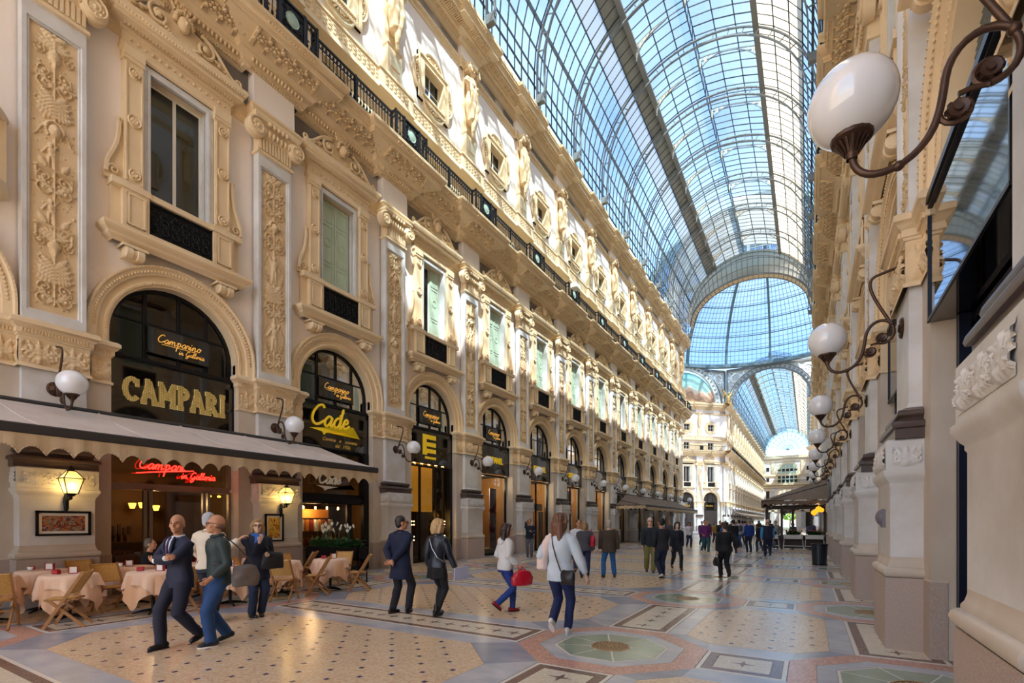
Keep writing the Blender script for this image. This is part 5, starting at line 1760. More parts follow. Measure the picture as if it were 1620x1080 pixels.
# letters step down along a falling baseline? keep them level on the fascia
ob('studded_letters', t.mesh('studded_letters', M_STUD), f)
shop_room(sh, M_WARM, 3.2)
glazing(sh, [-1.38, -.62, -.50, .72, .84, 1.38], .05, 2.46, -.24, .07, M_STEEL)
glazing(sh, [-1.38, 1.38], 2.54, 4.02, -.24, .07, M_STEEL)
t = MB(); cursive(t, 'Campari', -.80, 2.94, .125, .013, -.12); t.tube([(-.12, -.84, 2.82), (-.12, -.2, 2.90), (-.12, .42, 2.97)], .012, 5); cursive(t, 'in Galleria', .12, 2.76, .085, .011, -.12)
ob('neon_script', t.mesh('neon_script', M_NEON), sh)
q = MB()
for v, z in ((-.05, 2.1), (.18, 2.12), (.52, 2.05)): q.lathe([(.05, 0), (.09, .14), (.07, .15)], 10, (-2.4, v, z - .07))
q.ball((-.5, 1.0, 2.36), .05, .05, .03, 8, 5); q.ball((-.5, 1.25, 2.36), .05, .05, .03, 8, 5)
ob('interior_lamps', q.mesh('interior_lamps', M_SHADE), sh)
lamp_light((-1.8, .2, 2.2), 16, (1, .72, .38), .1, sh)
q = MB(); q.box(-3.1, -2.5, -1.6, 1.6, 0, 1.1, 0); q.box(-3.15, -3.05, -1.0, -.5, .8, 2.2, 1); q.box(-3.0, -2.8, .5, .62, .02, 2.7, 0); q.box(-3.0, -2.8, 1.0, 1.1, .02, 2.7, 0)
for i in range(14): q.box(-3.0, -2.94, -1.5 + .12 * i, -1.43 + .12 * i, 1.3, 1.3 + .2 + .05 * (i % 3), 0)
ob('bar_counter', q.mesh('bar_counter', [mat('dark_wood', '#3a2416', .4), M_DARK]), sh)
# --- shirt shop
sh = shop(XL, 1, 0, 'shirt shop front with yellow script on its black fascia and glowing bulbs in the window')
f = shop_common(sh, -.08, True)
t = MB(); e_ = cursive(t, 'Cade', -1.0, 4.80, .33, .040, -.045, .2, n=8)
t.tube([(-.045, e_ - .36, 5.20), (-.045, e_ - .18, 5.36)], [.035, .015], 6)
t.prism([(-1.02, 4.66), (-.6, 4.70), (.2, 4.66), (.72, 4.60), (.98, 4.56), (.70, 4.92), (.66, 4.70), (.1, 4.60), (-.40, 4.585), (-.48, 4.50), (-.55, 4.60)], -.06, -.03, 'x')
ob('yellow_script', t.mesh('yellow_script', M_YELLOW, 50), f)
for w_, v_, z_ in (('Camicie', -.28, 4.33), ('e', .16, 4.33), ('cravatte', .62, 4.33), ('dal', .05, 4.15), ('1926', .42, 4.15)):
    ob('small_lettering', setmat(text_mesh(w_, .16, .006, .35), M_GOLD), f, (-.06, v_, z_))
shop_room(sh, M_WARM, 2.4)
glazing(sh, [-1.38, .62, .74, 1.38], .05, 2.30, -.24, .08, M_DARK)
q = MB(); q.box(-.30, -.10, -1.42, 1.42, 2.30, 2.52); q.box(-.2, -.05, 1.18, 1.42, 0, 4.05); ob('shop_lintel', q.mesh('shop_lintel', M_DARK), sh)
glazing(sh, [-1.38, 1.2], 2.56, 4.02, -.26, .05, M_DARK)
t = MB(); e_ = cursive(t, 'Cade', -.75, 2.92, .19, .032, .02, .2, n=8); t.tube([(.02, e_ - .22, 3.15), (.02, e_ - .1, 3.24)], [.025, .012], 6)
t.prism([(-.8, 2.84), (.5, 2.80), (.72, 2.76), (.55, 2.92), (.5, 2.84), (-.4, 2.74), (-.5, 2.68), (-.56, 2.76)], .0, .04, 'x')
ob('white_script', t.mesh('white_script', M_WHITEWOOD, 50), sh)
q = MB(); r_ = random.Random(3)
for i in range(16): q.ball((-.7 - .2 * (i % 3), -1.25 + .155 * i, 2.12 + .05 * (i % 2)), .03, .03, .03, 6, 4)
ob('window_bulbs', q.mesh('window_bulbs', M_BULB), sh)
lamp_light((-.9, -.3, 2.0), 22, (1, .68, .34), .2, sh)
q = MB()
q.box(-1.2, -.5, -1.35, .6, .75, .8, 0)
for i in range(10):
    v = -1.2 + .19 * i
    q.lathe([(.05, 0), (.07, .1), (.06, .28), (.02, .34), (.02, .42)], 8, (-.7, v, .8), 'z', 1 + i % 3)
    q.box(-1.05, -.95, v - .06, v + .06, 1.35, 1.75, 1 + (i + 1) % 3)
q.box(-1.3, -1.2, -1.35, .6, 1.8, 2.1, 3)
ob('window_display', q.mesh('window_display', [M_DARK, mat('cloth_red', '#8d2f2a', .8), mat('cloth_white', '#d8cfc0', .8), mat('cloth_orange', '#c07a32', .8)]), sh)
# --- amber-panelled shop
sh = shop(XL, 2, 0, 'shop front with a blocky yellow E emblem and tall amber panels behind glass')
f = shop_common(sh, -.08, True)
t = MB()
t.box(-.08, -.05, -.50, -.28, 4.44, 5.28)
for r0, hgt in ((5.10, .18), (4.80, .17), (4.53, .17)):
    for i in range(3): t.box(-.08, -.05, -.26 + .20 * i, -.09 + .20 * i, r0, r0 + hgt)
    if r0 != 4.80: pass
t.box(-.08, -.05, -.28, -.24, 5.10, 5.28); t.box(-.08, -.05, -.28, -.24, 4.46, 4.66)
for i in range(7): t.box(-.08, -.055, -.36 + .10 * i, -.29 + .10 * i, 4.28, 4.38)
ob('block_emblem', t.mesh('block_emblem', M_YELLOW), f)
shop_room(sh, M_INTERIOR, 2.8)
q = MB()
for i in range(4): q.box(-.62, -.58, -1.38 + .52 * i, -.88 + .52 * i, 2.10, 4.02)
ob('amber_panels', q.mesh('amber_panels', M_AMBER), sh)
q = MB()
for i in range(6): q.lathe([(0, .0), (.05, .0), (.06, .03)], 8, (-.30, -1.2 + .45 * i, 4.0))
for v in (-.95, 1.0):
    for a in (-.07, .07):
        for b in (-.07, .07):
            for zc in (1.62, 1.0): q.ball((-.20, v + a, zc + b), .022, .022, .022, 6, 4)
q.box(-1.2, -1.1, -.45, -.1, 1.3, 2.1)
ob('spot_lights', q.mesh('spot_lights', M_BULB), sh)
glazing(sh, [-1.38, -.5, .5, 1.30], .05, 3.98, -.24, .07, M_DARK)
q = MB(); q.box(-.35, -.05, 1.26, 1.42, 0, 4.05); ob('shop_jamb', q.mesh('shop_jamb', M_DARK), sh)
# --- fashion shops with large yellow name
M_PINKB = mat('printed_banner', '#d9c3dd', .7)
def _ban():
    nt = M_PINKB.node_tree; b = nt.nodes['Principled BSDF']
    no = nt.nodes.new('ShaderNodeTexNoise'); no.inputs['Scale'].default_value = .9; no.inputs['Detail'].default_value = 3; no.inputs['Distortion'].default_value = 1.2
    g = nt.nodes.new('ShaderNodeNewGeometry'); nt.links.new(g.outputs['Position'], no.inputs['Vector'])
    cr = nt.nodes.new('ShaderNodeValToRGB'); nt.links.new(no.outputs[0], cr.inputs[0]); cr.color_ramp.interpolation = 'EASE'
    e = cr.color_ramp.elements; e[0].position = .36; e[0].color = lin('#2d5a9c'); e[1].position = .62; e[1].color = lin('#d9bfe0')
    for p_, c_ in ((.42, '#a13a5c'), (.47, '#e4cfe6'), (.53, '#c8c0dc')): k = e.new(p_); k.color = lin(c_)
    nt.links.new(cr.outputs[0], b.inputs['Base Color'])
_ban()
M_POSTER = mat('warm_poster', '#d8a06a', .6, var=(1.3, .9), col2='#5a4a55')
M_SKINTONE = mat('mannequin', '#d9b78f', .5)
def mannequin(mb, v, u, z=.3, s=1.0, mi=0, mi2=1):
    mb.ball((u, v, z + 1.62 * s), .085 * s, .075 * s, .11 * s, 8, 6, mi)
    mb.tube([(u, v, z + 1.5 * s), (u, v, z + 1.42 * s), (u, v, z + 1.3 * s), (u, v, z + 1.05 * s), (u, v, z + .9 * s), (u, v, z + .55 * s)], [.05 * s, .12 * s, .16 * s, .12 * s, .17 * s, .2 * s], 10, mi2)
    for q in (-1, 1):
        mb.tube([(u, v + q * .17 * s, z + 1.38 * s), (u, v + q * .24 * s, z + 1.1 * s), (u + .08, v + q * .2 * s, z + .85 * s)], [.05 * s, .04 * s, .03 * s], 6, mi)
        mb.tube([(u, v + q * .08 * s, z + .6 * s), (u, v + q * .09 * s, z + .3 * s), (u + .02, v + q * .09 * s, z)], [.07 * s, .05 * s, .04 * s], 6, mi)
SHOPM = [M_SKINTONE, mat('cloth_cream', '#d9c6a8', .8), M_DARK, M_WHITEWOOD, M_POSTER, M_PINKB, M_AMBER]
LBL = {3: 'shop front with large yellow block name and pink and blue banners in the window', 4: 'shop front with yellow block name behind a globe lamp and white band above its window',
       5: 'shop front with yellow block name and a warm-coloured poster in its window', 6: 'dark shop front beside the far awning with an amber window'}
for j in range(3, NB):
    lab = LBL.get(j, 'dark shop front under the %s arch along the left facade' % ORD[j])
    sh = shop(XL, j, 0, lab)
    f = shop_common(sh, -.08, j == 3)
    if j in (3, 4, 5):
        m_ = text_mesh('STEFANEL', .42, .02, 0, .012, .82, .95); ob('yellow_letters', setmat(m_, M_YELLOW), f, (-.06, .05, 4.62))
    shop_room(sh, mat('lit_shop_wall', '#b98a4e', .7) if j < 7 else M_WARM, 2.4)
    glazing(sh, [-1.38, -.1, 1.34] if j > 3 else [-1.38, 1.34], .05, 3.98, -.24, .07, M_DARK)
    q = MB()
    if j == 3:
        q.box(-.5, -.46, -1.36, -1.02, .3, 4.0, 5); q.box(-.6, -.56, .35, .95, .3, 3.4, 5); mannequin(q, -.35, -1.0, .35); mannequin(q, -.75, -.8, .25, .75, 0, 3); q.box(-1.2, -.4, -1.3, 1.2, .1, .32, 1)
        q.lathe([(.2, 0), (.02, .22)], 10, (-1.1, -.45, 3.1), 'z', 6)
    elif j == 4:
        q.box(-.6, -.5, -1.3, 1.2, 2.35, 2.75, 3); q.box(-.55, -.5, .7, 1.3, 0, 2.3, 3); q.box(-1.4, -1.3, -1.3, -.7, .1, 4, 6)
    elif j == 5:
        q.box(-.6, -.55, -.6, .8, .2, 3.8, 4)
    elif j == 6:
        q.box(-.7, -.65, -1.0, -.2, .5, 3.6, 6); mannequin(q, .5, -1.0, .3)
    else:
        for v in (-.8, .4): q.ball((-1.0, v, 2.3), .09, .09, .09, 8, 6, 6)
        q.box(-1.6, -1.2, -1.2, 1.2, 0, 1.0, 2)
    ob('window_display', q.mesh('window_display', SHOPM), sh)
    if j < 7: lamp_light((-1.0, 0, 3.6), 45, (1, .82, .56), .3, sh)
    else:
        q = MB()
        for v in (-.9, .9): q.ball((-.6, v, 2.2), .06, .06, .06, 8, 6)
        ob('interior_lamps', q.mesh('interior_lamps', M_BULB), sh)
for j in range(0, NB):
    sh = shop(XR, j, PI, 'dark shop front with %s, %s arch of the right facade' % ('a jutting reflective fascia' if j == 0 else 'black fascia', ORD[j]))
    shop_common(sh, .17 if j == 0 else .02)
    shop_room(sh, M_INTERIOR, 2.0)
    glazing(sh, [-1.38, 0, 1.38], .05, 3.98, -.22, .07, M_BLUEMETAL)
    if j == 0:
        for i in range(34):
            z = 5.56 + .052 * i
            h = min(1.33, math.sqrt(max(.01, 1.36 ** 2 - max(0, z - AZ) ** 2)))
            if h < .2: break
            q = MB(); q.bar((-.17, -h, z), (-.17, h, z), .035, .012, 0, up=(.6, 0, .8)); ob('louvre_slat', q.mesh('louvre_slat', mat('grey_louvre', '#8d9490', .6)), sh)
    q = MB()
    for v in (-1.32, -1.24): q.box(-.16, -.06, v - .025, v + .025, 0, 4.05)
    ob('steel_jamb', q.mesh('steel_jamb', M_BLUEMETAL), sh)
# far pavilion signs and posters
for v, nm in ((-.0, 'PRADA'), (4.9, 'PRADA')):
    m_ = text_mesh('PRADA', .42, .02, 0, .005, 1.0, 1.2)
    x0, y0 = AX - (APO + HW) / 2, YC + (APO + HW) / 2
    c_ = math.cos(-PI / 4); s_ = math.sin(-PI / 4)
    ob('gold_letters', setmat(m_, M_GOLD), far_root, (x0 - s_ * v + c_ * .0, y0 + c_ * v + s_ * .0, 4.65), -PI / 4)
# ------------------------------------------------------------------ awnings
M_AWN = mat('awning_canvas', '#d9cdc4', .85, var=(2, .3), bump=(30, .1))
M_AWNB = mat('awning_brown', '#8c7866', .85, var=(2, .3))
M_VAL = mat('valance_canvas', '#c9b292', .85, var=(3, .3))
M_VALB = mat('valance_brown', '#7b6656', .85)
M_FASC = mat('awning_fascia', '#33302f', .6)
def awning(label, y0, y1, xb, zb, xf, zf, mc, mv, seams, ends=(1, 1), drop=.33, loc=(0, 0, 0), scal=.33, sag=.05, hip=0):
    t = thing('awning', label, 'awning', loc)
    c = MB(); n = 10; k = max(4, int(abs(y1 - y0) / .5))
    for lay, dz in ((0, 0), (1, -.025)):
        Y, T = np.meshgrid(np.linspace(y0 + hip, y1, k + 1), np.linspace(0, 1, n + 1))
        c.grid(xb + (xf - xb) * T, Y, zb + (zf - zb) * T - sag * np.sin(PI * T) + dz - .02 * np.sin(PI * T) * np.cos((Y - y0) * 2 * PI / 2.4))
    if hip: c.add([(xf, y0, zf), (xb, y0, zf), (xb, y0 + hip, zb), (xf, y0 + hip, zf)], [(0, 1, 2), (0, 2, 3)])
    ob('canopy', c.mesh('canopy', mc, True), t)
    s = MB()
    for i in range(seams):
        y = y0 + (y1 - y0) * (i + .5) / seams
        s.tube([(xb + (xf - xb) * q, y + (.35 if seams < 6 else 0) * q, zb + (zf - zb) * q - sag * math.sin(PI * q) + .012) for q in np.linspace(0, 1, 8)], .012, 4)
    ob('seams', s.mesh('seams', mc), t)
    f = MB()
    sg = 1 if xf > xb else -1
    f.cbox(min(xf - .05, xf + .07), max(xf - .05, xf + .07), y0 - .02, y1 + .02, zf - .15, zf + .01, .02)
    f.tube([(xb, y0, zb + .02), (xb, y1, zb + .02)], .05, 8)
    for y in (y0 + .1, y1 - .1):
        f.bar((xb, y, zb - .5), (xf, y, zf - .1), .05, .05)
    ob('front_bar', f.mesh('front_bar', M_FASC), t)
    def scallop(a, b, z0, z1, d):
        """edge cloth from plan point a to b, tops at z0/z1"""
        m = MB(); L = math.hypot(b[0] - a[0], b[1] - a[1]); ns = max(2, int(L / scal)); q = 8
        nx, ny = (b[1] - a[1]) / L, -(b[0] - a[0]) / L
        for i in range(ns * q):
            P4 = []
            for e in (i, i + 1):
                w = e / (ns * q); ph = (e % q) / q
                x, y = a[0] + (b[0] - a[0]) * w, a[1] + (b[1] - a[1]) * w
                zt = z0 + (z1 - z0) * w
                r = .018 * math.sin(w * L * 9) + .01 * math.sin(w * L * 23)
                zb_ = zt - d + .14 * math.sin(PI * ph) ** .7 if e % q else zt - d
                P4.append(((x, y, zt), (x + nx * r, y + ny * r, zb_)))
            m.add([P4[0][0], P4[1][0], P4[1][1], P4[0][1]], [(0, 1, 2, 3)])
            m.tube([P4[0][1], P4[1][1]], .010, 4)
        return m
    v = scallop((xf + sg * .05, y0), (xf + sg * .05, y1), zf - .14, zf - .14, drop)
    vv = ob('valance', v.mesh('valance', mv, True), t)
    for e, y in zip(ends, (y0, y1)):
        if e: ob('end_valance', scallop((xf, y), (xb, y), zf - .06, (zf if hip else zb) - .06, drop).mesh('end_valance', mv, True), t)
    return t
awning('long pale awning with a dark front bar and scalloped beige valance over the cafe tables', -1.2, 9.85, -13.0, 3.98, -10.5, 3.19, M_AWN, M_VAL, 7, (0, 0))
awning('brown awning with scalloped edge far along the left facade, over planters', 36.9, 56.6, -12.9, 3.95, -10.5, 3.0, M_AWNB, M_VAL, 9, (1, 1), hip=2.5)
awning('brown awning with scalloped edges on the right, over a white-legged planter row', 33.2, 42.0, .95, 4.35, -2.4, 2.98, M_AWNB, M_VALB, 4, (1, 1), .30, hip=2.2)
awning('smaller brown awning deep in the arcade on the right, beyond the nearer right awning', 47.0, 55.0, .95, 3.9, -1.9, 2.7, M_AWNB, M_VALB, 4, (1, 1), .25)
awning('distant brown awning row along the far arm, left side', 106, 150, -12.9, 3.9, -10.4, 3.0, M_AWNB, M_VALB, 12, (1, 1), .3)

# ------------------------------------------------------------------ lanterns, framed pictures
def lantern(x, y, z, label):
    t = thing('wall_lantern', label, 'lantern', (x, y, z))
    f = MB(); g = MB(); a = MB()
    T0, T1, T2 = .085, .155, .06
    cb, ct = [(q * T0, r * T0) for q, r in ((1, 1), (-1, 1), (-1, -1), (1, -1))], [(q * T1, r * T1) for q, r in ((1, 1), (-1, 1), (-1, -1), (1, -1))]
    cr = [(q * T2, r * T2) for q, r in ((1, 1), (-1, 1), (-1, -1), (1, -1))]
    for i in range(4):
        j = (i + 1) % 4
        for A, B, za, zb in ((cb, ct, -.20, .10), (ct, cr, .10, .25)):
            f.bar((*A[i], za), (*B[i], zb), .014, .014)
            g.add([(*A[i], za), (*A[j], za), (*B[j], zb), (*B[i], zb)], [(0, 1, 2, 3)])
        f.bar((*cb[i], -.20), (*cb[j], -.20), .016, .016)
        f.bar((ct[i][0] * 1.1, ct[i][1] * 1.1, .10), (ct[j][0] * 1.1, ct[j][1] * 1.1, .10), .022, .018)
        f.bar((*cr[i], .25), (*cr[j], .25), .016, .016)
    f.lathe([(.07, .25), (.05, .29), (.02, .31), (.025, .34), (0, .37)], 8)
    f.lathe([(.09, -.20), (.06, -.24), (.02, -.26), (.03, -.29), (0, -.33)], 8)
    ob('lantern_frame', f.mesh('lantern_frame', M_IRON), t); ob('lantern_glass', g.mesh('lantern_glass', glass_mat('lantern_glass', '#f5dfae', .05, .35, '#ffe3a0')), t)
    b = MB(); b.ball((0, 0, -.04), .045, .045, .06, 10, 8)
    ob('bulb', b.mesh('bulb', mat('lantern_bulb', '#fff0c0', .3, emit=('#ffdf9a', 30))), t)
    a.tube([(-.02, 0, -.27), (-.10, 0, -.32), (-.2, 0, -.30), (-.26, 0, -.38)], .018, 6)
    a.tube([(-.26, 0, -.20), (-.27, 0, -.35), (-.25, 0, -.5), (-.29, 0, -.58)], [.03, .05, .04, .015], 8)
    a.tube([(-.14 + p, 0, -.28 + q) for p, q in spiral((0, 0), .06, .02, 1.2, 0, 12)], .012, 5)
    ob('bracket', a.mesh('bracket', M_IRON, 50), t)
    lamp_light((0, 0, -.04), 10, (1, .80, .45), .06, t)
lantern(-12.56, 3.75, 2.42, 'lit iron wall lantern on the pier above the wide framed street picture')
lantern(-12.56, 8.45, 2.38, 'lit iron wall lantern on the pier above the upright yellow poster')
def picture(x, y, z, w, h, label, m, mat_w=.06):
    t = thing('framed_picture', label, 'picture', (x, y, z))
    f = MB()
    for s in (-1, 1):
        a, b = sorted((s * w / 2, s * (w / 2 - .045))); f.cbox(0, .04, a, b, -h / 2, h / 2, .006)
        a, b = sorted((s * h / 2, s * (h / 2 - .045))); f.cbox(0, .04, -w / 2, w / 2, a, b, .006)
    ob('frame', f.mesh('frame', M_DARK), t)
    c = MB(); c.box(.0, .014, -w / 2 + .04, w / 2 - .04, -h / 2 + .04, h / 2 - .04); ob('mount', c.mesh('mount', M_WHITEWOOD), t)
    c = MB(); k = .045 + mat_w; c.box(.012, .018, -w / 2 + k, w / 2 - k, -h / 2 + k, h / 2 - k); ob('print', c.mesh('print', m), t)
def art(name, cols, sc, stops):
    m = mat(name, cols[0], .4)
    nt = m.node_tree; b = nt.nodes['Principled BSDF']
    g = nt.nodes.new('ShaderNodeNewGeometry'); v = nt.nodes.new('ShaderNodeTexNoise'); v.inputs['Scale'].default_value = sc; v.inputs['Detail'].default_value = 4; v.inputs['Distortion'].default_value = 2
    nt.links.new(g.outputs['Position'], v.inputs['Vector'])
    c = nt.nodes.new('ShaderNodeValToRGB'); c.color_ramp.interpolation = 'CONSTANT'; nt.links.new(v.outputs[0], c.inputs[0])
    e = c.color_ramp.elements; e[0].color = lin(cols[0]); e[0].position = 0; e[1].color = lin(cols[-1]); e[1].position = stops[-1]
    for q, w in zip(cols[1:-1], stops[:-1]): k = e.new(w); k.color = lin(q)
    nt.links.new(c.outputs[0], b.inputs['Base Color'])
    return m
picture(-12.915, 3.74, 1.63, .86, .50, 'wide framed street scene in reds and blues on the pier', art('street_print', ['#2b3a55', '#5a2f2a', '#a03a2c', '#c07a3a', '#4a6a5a', '#8a9aa5'], 9, [.38, .45, .5, .55, .62]), .05)
picture(-12.915, 8.30, 1.50, .56, .78, 'upright framed poster in yellow and orange on the second pier', art('yellow_print', ['#3a2a4a', '#b06a2a', '#e0b040', '#e8c860', '#a03020'], 4, [.36, .44, .56, .66]), .06)

# ------------------------------------------------------------------ cafe tables, chairs and what stands on them
M_CLOTH = mat('peach_cloth', '#eec3a0', .85, var=(4, .25), sheen=.2)
M_CLOTH2 = mat('peach_cloth_top', '#f3d0b4', .85, var=(4, .2), sheen=.2)
M_CHAIRW = mat('oak_chair', '#a8743f', .45, var=(5, .5), col2='#80521f', stretch=(1, 1, 4))
M_CANE = mat('cane_weave', '#d6a85f', .6, var=(40, .6), col2='#a8783a')
def cloth_mb(seed, top=.38, half=.74, h=.755, rot=.4):
    r_ = random.Random(seed); m = MB(); n = 96
    ph = r_.uniform(0, 6); nf = r_.choice((9, 10, 11))
    rings = []
    for i, t in enumerate((0, .5, .94, 1.0)): rings.append([(top * t * math.cos(2 * PI * k / n), top * t * math.sin(2 * PI * k / n), h - (.006 if t == 1 else 0)) for k in range(n)])
    steps = 9
    for s in range(1, steps + 1):
        row = []
        for k in range(n):
            a = 2 * PI * k / n
            b = (a - rot)
            ext = half / max(abs(math.cos(b)), abs(math.sin(b)))
            drop = min(.66, max(.05, ext - top)) * s / steps
            wav = math.sin(nf * a + ph) * .030 * (s / steps) ** .8 + .012 * math.sin(2.3 * nf * a + 1) * s / steps
            flare = .035 * (s / steps) + .02 * math.sin(4 * b) * s / steps
            rr = top + .012 + flare + wav
            row.append((rr * math.cos(a), rr * math.sin(a), h - .012 - drop * .97))
        rings.append(row)
    base = 0
    for row in rings: m.v.extend(row)
    for i in range(len(rings) - 1):
        for k in range(n):
            k2 = (k + 1) % n
            m.f.append((i * n + k, i * n + k2, (i + 1) * n + k2, (i + 1) * n + k)); m.m.append(0)
    return m
tb = MB(); tb.lathe([(0, .74), (.37, .74), (.375, .73), (.37, .715), (0, .715)], 28)
ME['table_top'] = tb.mesh('table_top', M_CHAIRW)
tb = MB(); tb.tube([(0, 0, .03), (0, 0, .72)], .03, 10)
ME['pole'] = tb.mesh('pole', M_DARK, 50)
tb = MB(); tb.tube([(0, 0, .06), (.16, 0, .045), (.30, 0, .015)], [.03, .025, .015], 6); tb.ball((.3, 0, .014), .02, .02, .014, 8, 5)
ME['foot'] = tb.mesh('foot', M_DARK, 50)
cloths = [cloth_mb(5 + i, .38, .76, .757, .35 + .5 * i).mesh('tablecloth', M_CLOTH, True) for i in range(4)]
cloth2 = [cloth_mb(25 + i, .385, .58, .762, 1.0 + .6 * i).mesh('top_cloth', M_CLOTH2, True) for i in range(4)]
def cafe_table(x, y, i, label):
    t = thing('cafe_table', label.replace('cloth on', 'round cafe table under'), 'table', (x, y, 0), .3 * i, 'cafe tables under the awning')
    ob('table_top', ME['table_top'], t); ob('pole', ME['pole'], t)
    for k in range(4): ob('foot', ME['foot'], t, rz=k * PI / 2 + .4)
    c = tag(ob('tablecloth', cloths[i % 4], None, (x, y, 0), .7 * i), label, 'tablecloth', 'peach tablecloths')
    ob('top_cloth', cloth2[i % 4], c)
def chair_parts():
    fr = {}
    def rail(s):
        m = MB()
        m.bar((s * .215, -.27, .88), (s * .215, .22, .012), .026, .045); return m
    def leg(s):
        m = MB(); m.bar((s * .185, .17, .45), (s * .185, -.27, .012), .024, .042); return m
    seat = MB(); seat.cbox(-.20, .20, -.17, .22, .435, .462, .008)
    can = MB(); can.box(-.16, .16, -.13, .18, .460, .466)
    back = MB()
    n = 7
    X, Z = np.meshgrid(np.linspace(-.21, .21, n), np.linspace(.56, .85, 5))
    Yb = -.275 + (.88 - Z) * .56 - .03 * np.cos(X / .21 * PI / 2)
    back.grid(X, Yb, Z); back.grid(X, Yb - .012, Z)
    for z in (.55, .86): back.tube([(x, -.275 + (.88 - z) * .56 - .03 * math.cos(x / .21 * PI / 2) - .006, z) for x in np.linspace(-.215, .215, 7)], .014, 6)
    st = MB()
    for y, z in ((.24, .05), (.10, .25)): st.tube([(-.2, y - .02, z), (.2, y - .02, z)], .009, 6)
    for y, z in ((-.22, .09), (-.03, .27)): st.tube([(-.18, y, z), (.18, y, z)], .009, 6)
    return {'seat': seat.mesh('seat', M_CHAIRW), 'cane_panel': can.mesh('cane_panel', M_CANE), 'backrest': back.mesh('backrest', M_CANE), 'stretchers': st.mesh('stretchers', M_CHAIRW, 50)}, [('back_rail', rail(s).mesh('back_rail', M_CHAIRW)) for s in (-1, 1)] + [('leg', leg(s).mesh('leg', M_CHAIRW)) for s in (-1, 1)]
CH1, CH2 = chair_parts()
def chair(x, y, rz, label):
    t = thing('folding_chair', label, 'chair', (x, y, 0), rz, 'folding chairs at the cafe tables')
    for n, q in CH1.items(): ob(n, q, t)
    for n, q in CH2: ob(n, q, t)
M_RED = mat('red_plastic', '#a81f30', .35)
M_WHITEP = mat('white_paper', '#f1efe9', .6)
nh = [0]
def napkins(x, y, rz, where):
    t = thing('napkin_holder', 'red napkin holder with white napkins on %s' % where, 'napkin holder', (x, y, .765), rz, 'red table sets')
    b = MB(); b.cbox(-.062, .062, -.04, .04, 0, .012, .003)
    for q in (-1, 1): b.prism([(-.036, .01), (.036, .01), (.042, .125), (.015, .105), (-.015, .105), (-.042, .125)], q * .058 - .006, q * .058 + .006, 'x')
    ob('holder', b.mesh('holder', M_RED), t)
    b = MB(); b.box(-.050, .050, -.030, .030, .012, .112); ob('napkins', b.mesh('napkins', M_WHITEP), t)
def redbox(x, y, rz, where):
    b = MB(); b.cbox(-.05, .05, -.035, .035, 0, .07, .008); b.cbox(-.046, .046, -.031, .031, .07, .078, .004)
    tag(ob('sugar_caddy', b.mesh('sugar_caddy', M_RED), None, (x, y, .765), rz), 'small red sugar caddy on %s' % where, 'caddy', 'red table sets')
def cup(x, y, where):
    t = thing('coffee_cup', 'white coffee cup and saucer on %s' % where, 'cup', (x, y, .765))
    b = MB(); b.lathe([(0, .004), (.05, .006), (.075, .016), (.07, .012), (0, .002)], 18); ob('saucer', b.mesh('saucer', M_WHITEP, True), t)
    b = MB(); b.lathe([(0, .012), (.028, .014), (.042, .05), (.045, .075), (.040, .073), (.03, .02), (0, .018)], 16); b.tube([(.042, 0, .06), (.07, 0, .06), (.068, 0, .03), (.036, 0, .028)], .006, 5); ob('cup', b.mesh('cup', M_WHITEP, True), t)
TABS = [(-11.45, 2.35, 'half-cut table at the near end'), (-10.86, 3.22, 'table beside the crossed-leg chair'), (-10.25, 4.22, 'table behind the man in the navy suit'), (-9.95, 5.45, 'table behind the man in the green jacket'),
        (-10.35, 6.85, 'table beside the woman in the blue scarf'), (-10.0, 7.90, 'table nearest the planter')]
BACK = [(-12.2, 3.25, 'rear table below the street picture'), (-11.75, 4.45, 'rear table by the seated grey-haired man'), (-11.45, 5.75, 'rear table before the cafe door'), (-11.8, 7.2, 'rear table below the yellow poster')]
for i, (x, y, w) in enumerate(TABS + BACK):
    cafe_table(x, y, i, 'peach cloth on %s' % w)
    w = 'the ' + w
    r_ = random.Random(i)
    napkins(x + r_.uniform(-.06, .12), y + r_.uniform(-.05, .08), r_.uniform(.6, 1.4), w)
    redbox(x - .13, y - .12 + r_.uniform(-.03, .03), r_.uniform(0, 1), w)
    if i in (0, 6, 7): cup(x + .05, y - .2, w)
CHS = [(-10.72, 2.30, 1.15, 'between the near-end table and the next, cane back to the viewer'), (-10.05, 2.95, 2.55, 'side-on with crossed legs beside the second peach table'),
       (-9.55, 4.35, 1.75, 'behind the legs of the navy-suited man'), (-9.45, 6.30, .6, 'behind the woman with the blue scarf'), (-9.55, 7.2, 2.35, 'side-on between the two tables by the planter'), (-9.28, 8.15, 2.3, 'side-on at the table nearest the planter'),
       (-11.10, 3.88, -1.5, 'behind the second peach table'), (-10.75, 5.02, -1.4, 'behind the third peach table'), (-12.45, 2.45, .3, 'far left by the wall pier'),
       (-12.55, 3.95, -1.5, 'below the right corner of the street picture'), (-10.75, 6.1, -1.2, 'before the cafe door'), (-10.95, 7.45, -1.5, 'behind the tables by the planter'), (-11.45, 8.25, 2.2, 'at the rear table below the yellow poster'), (-10.5, 8.65, -2.6, 'between table and planter with cane back out')]
for i, (x, y, a, w) in enumerate(CHS): chair(x, y, a, 'wooden cane-seat chair ' + w)

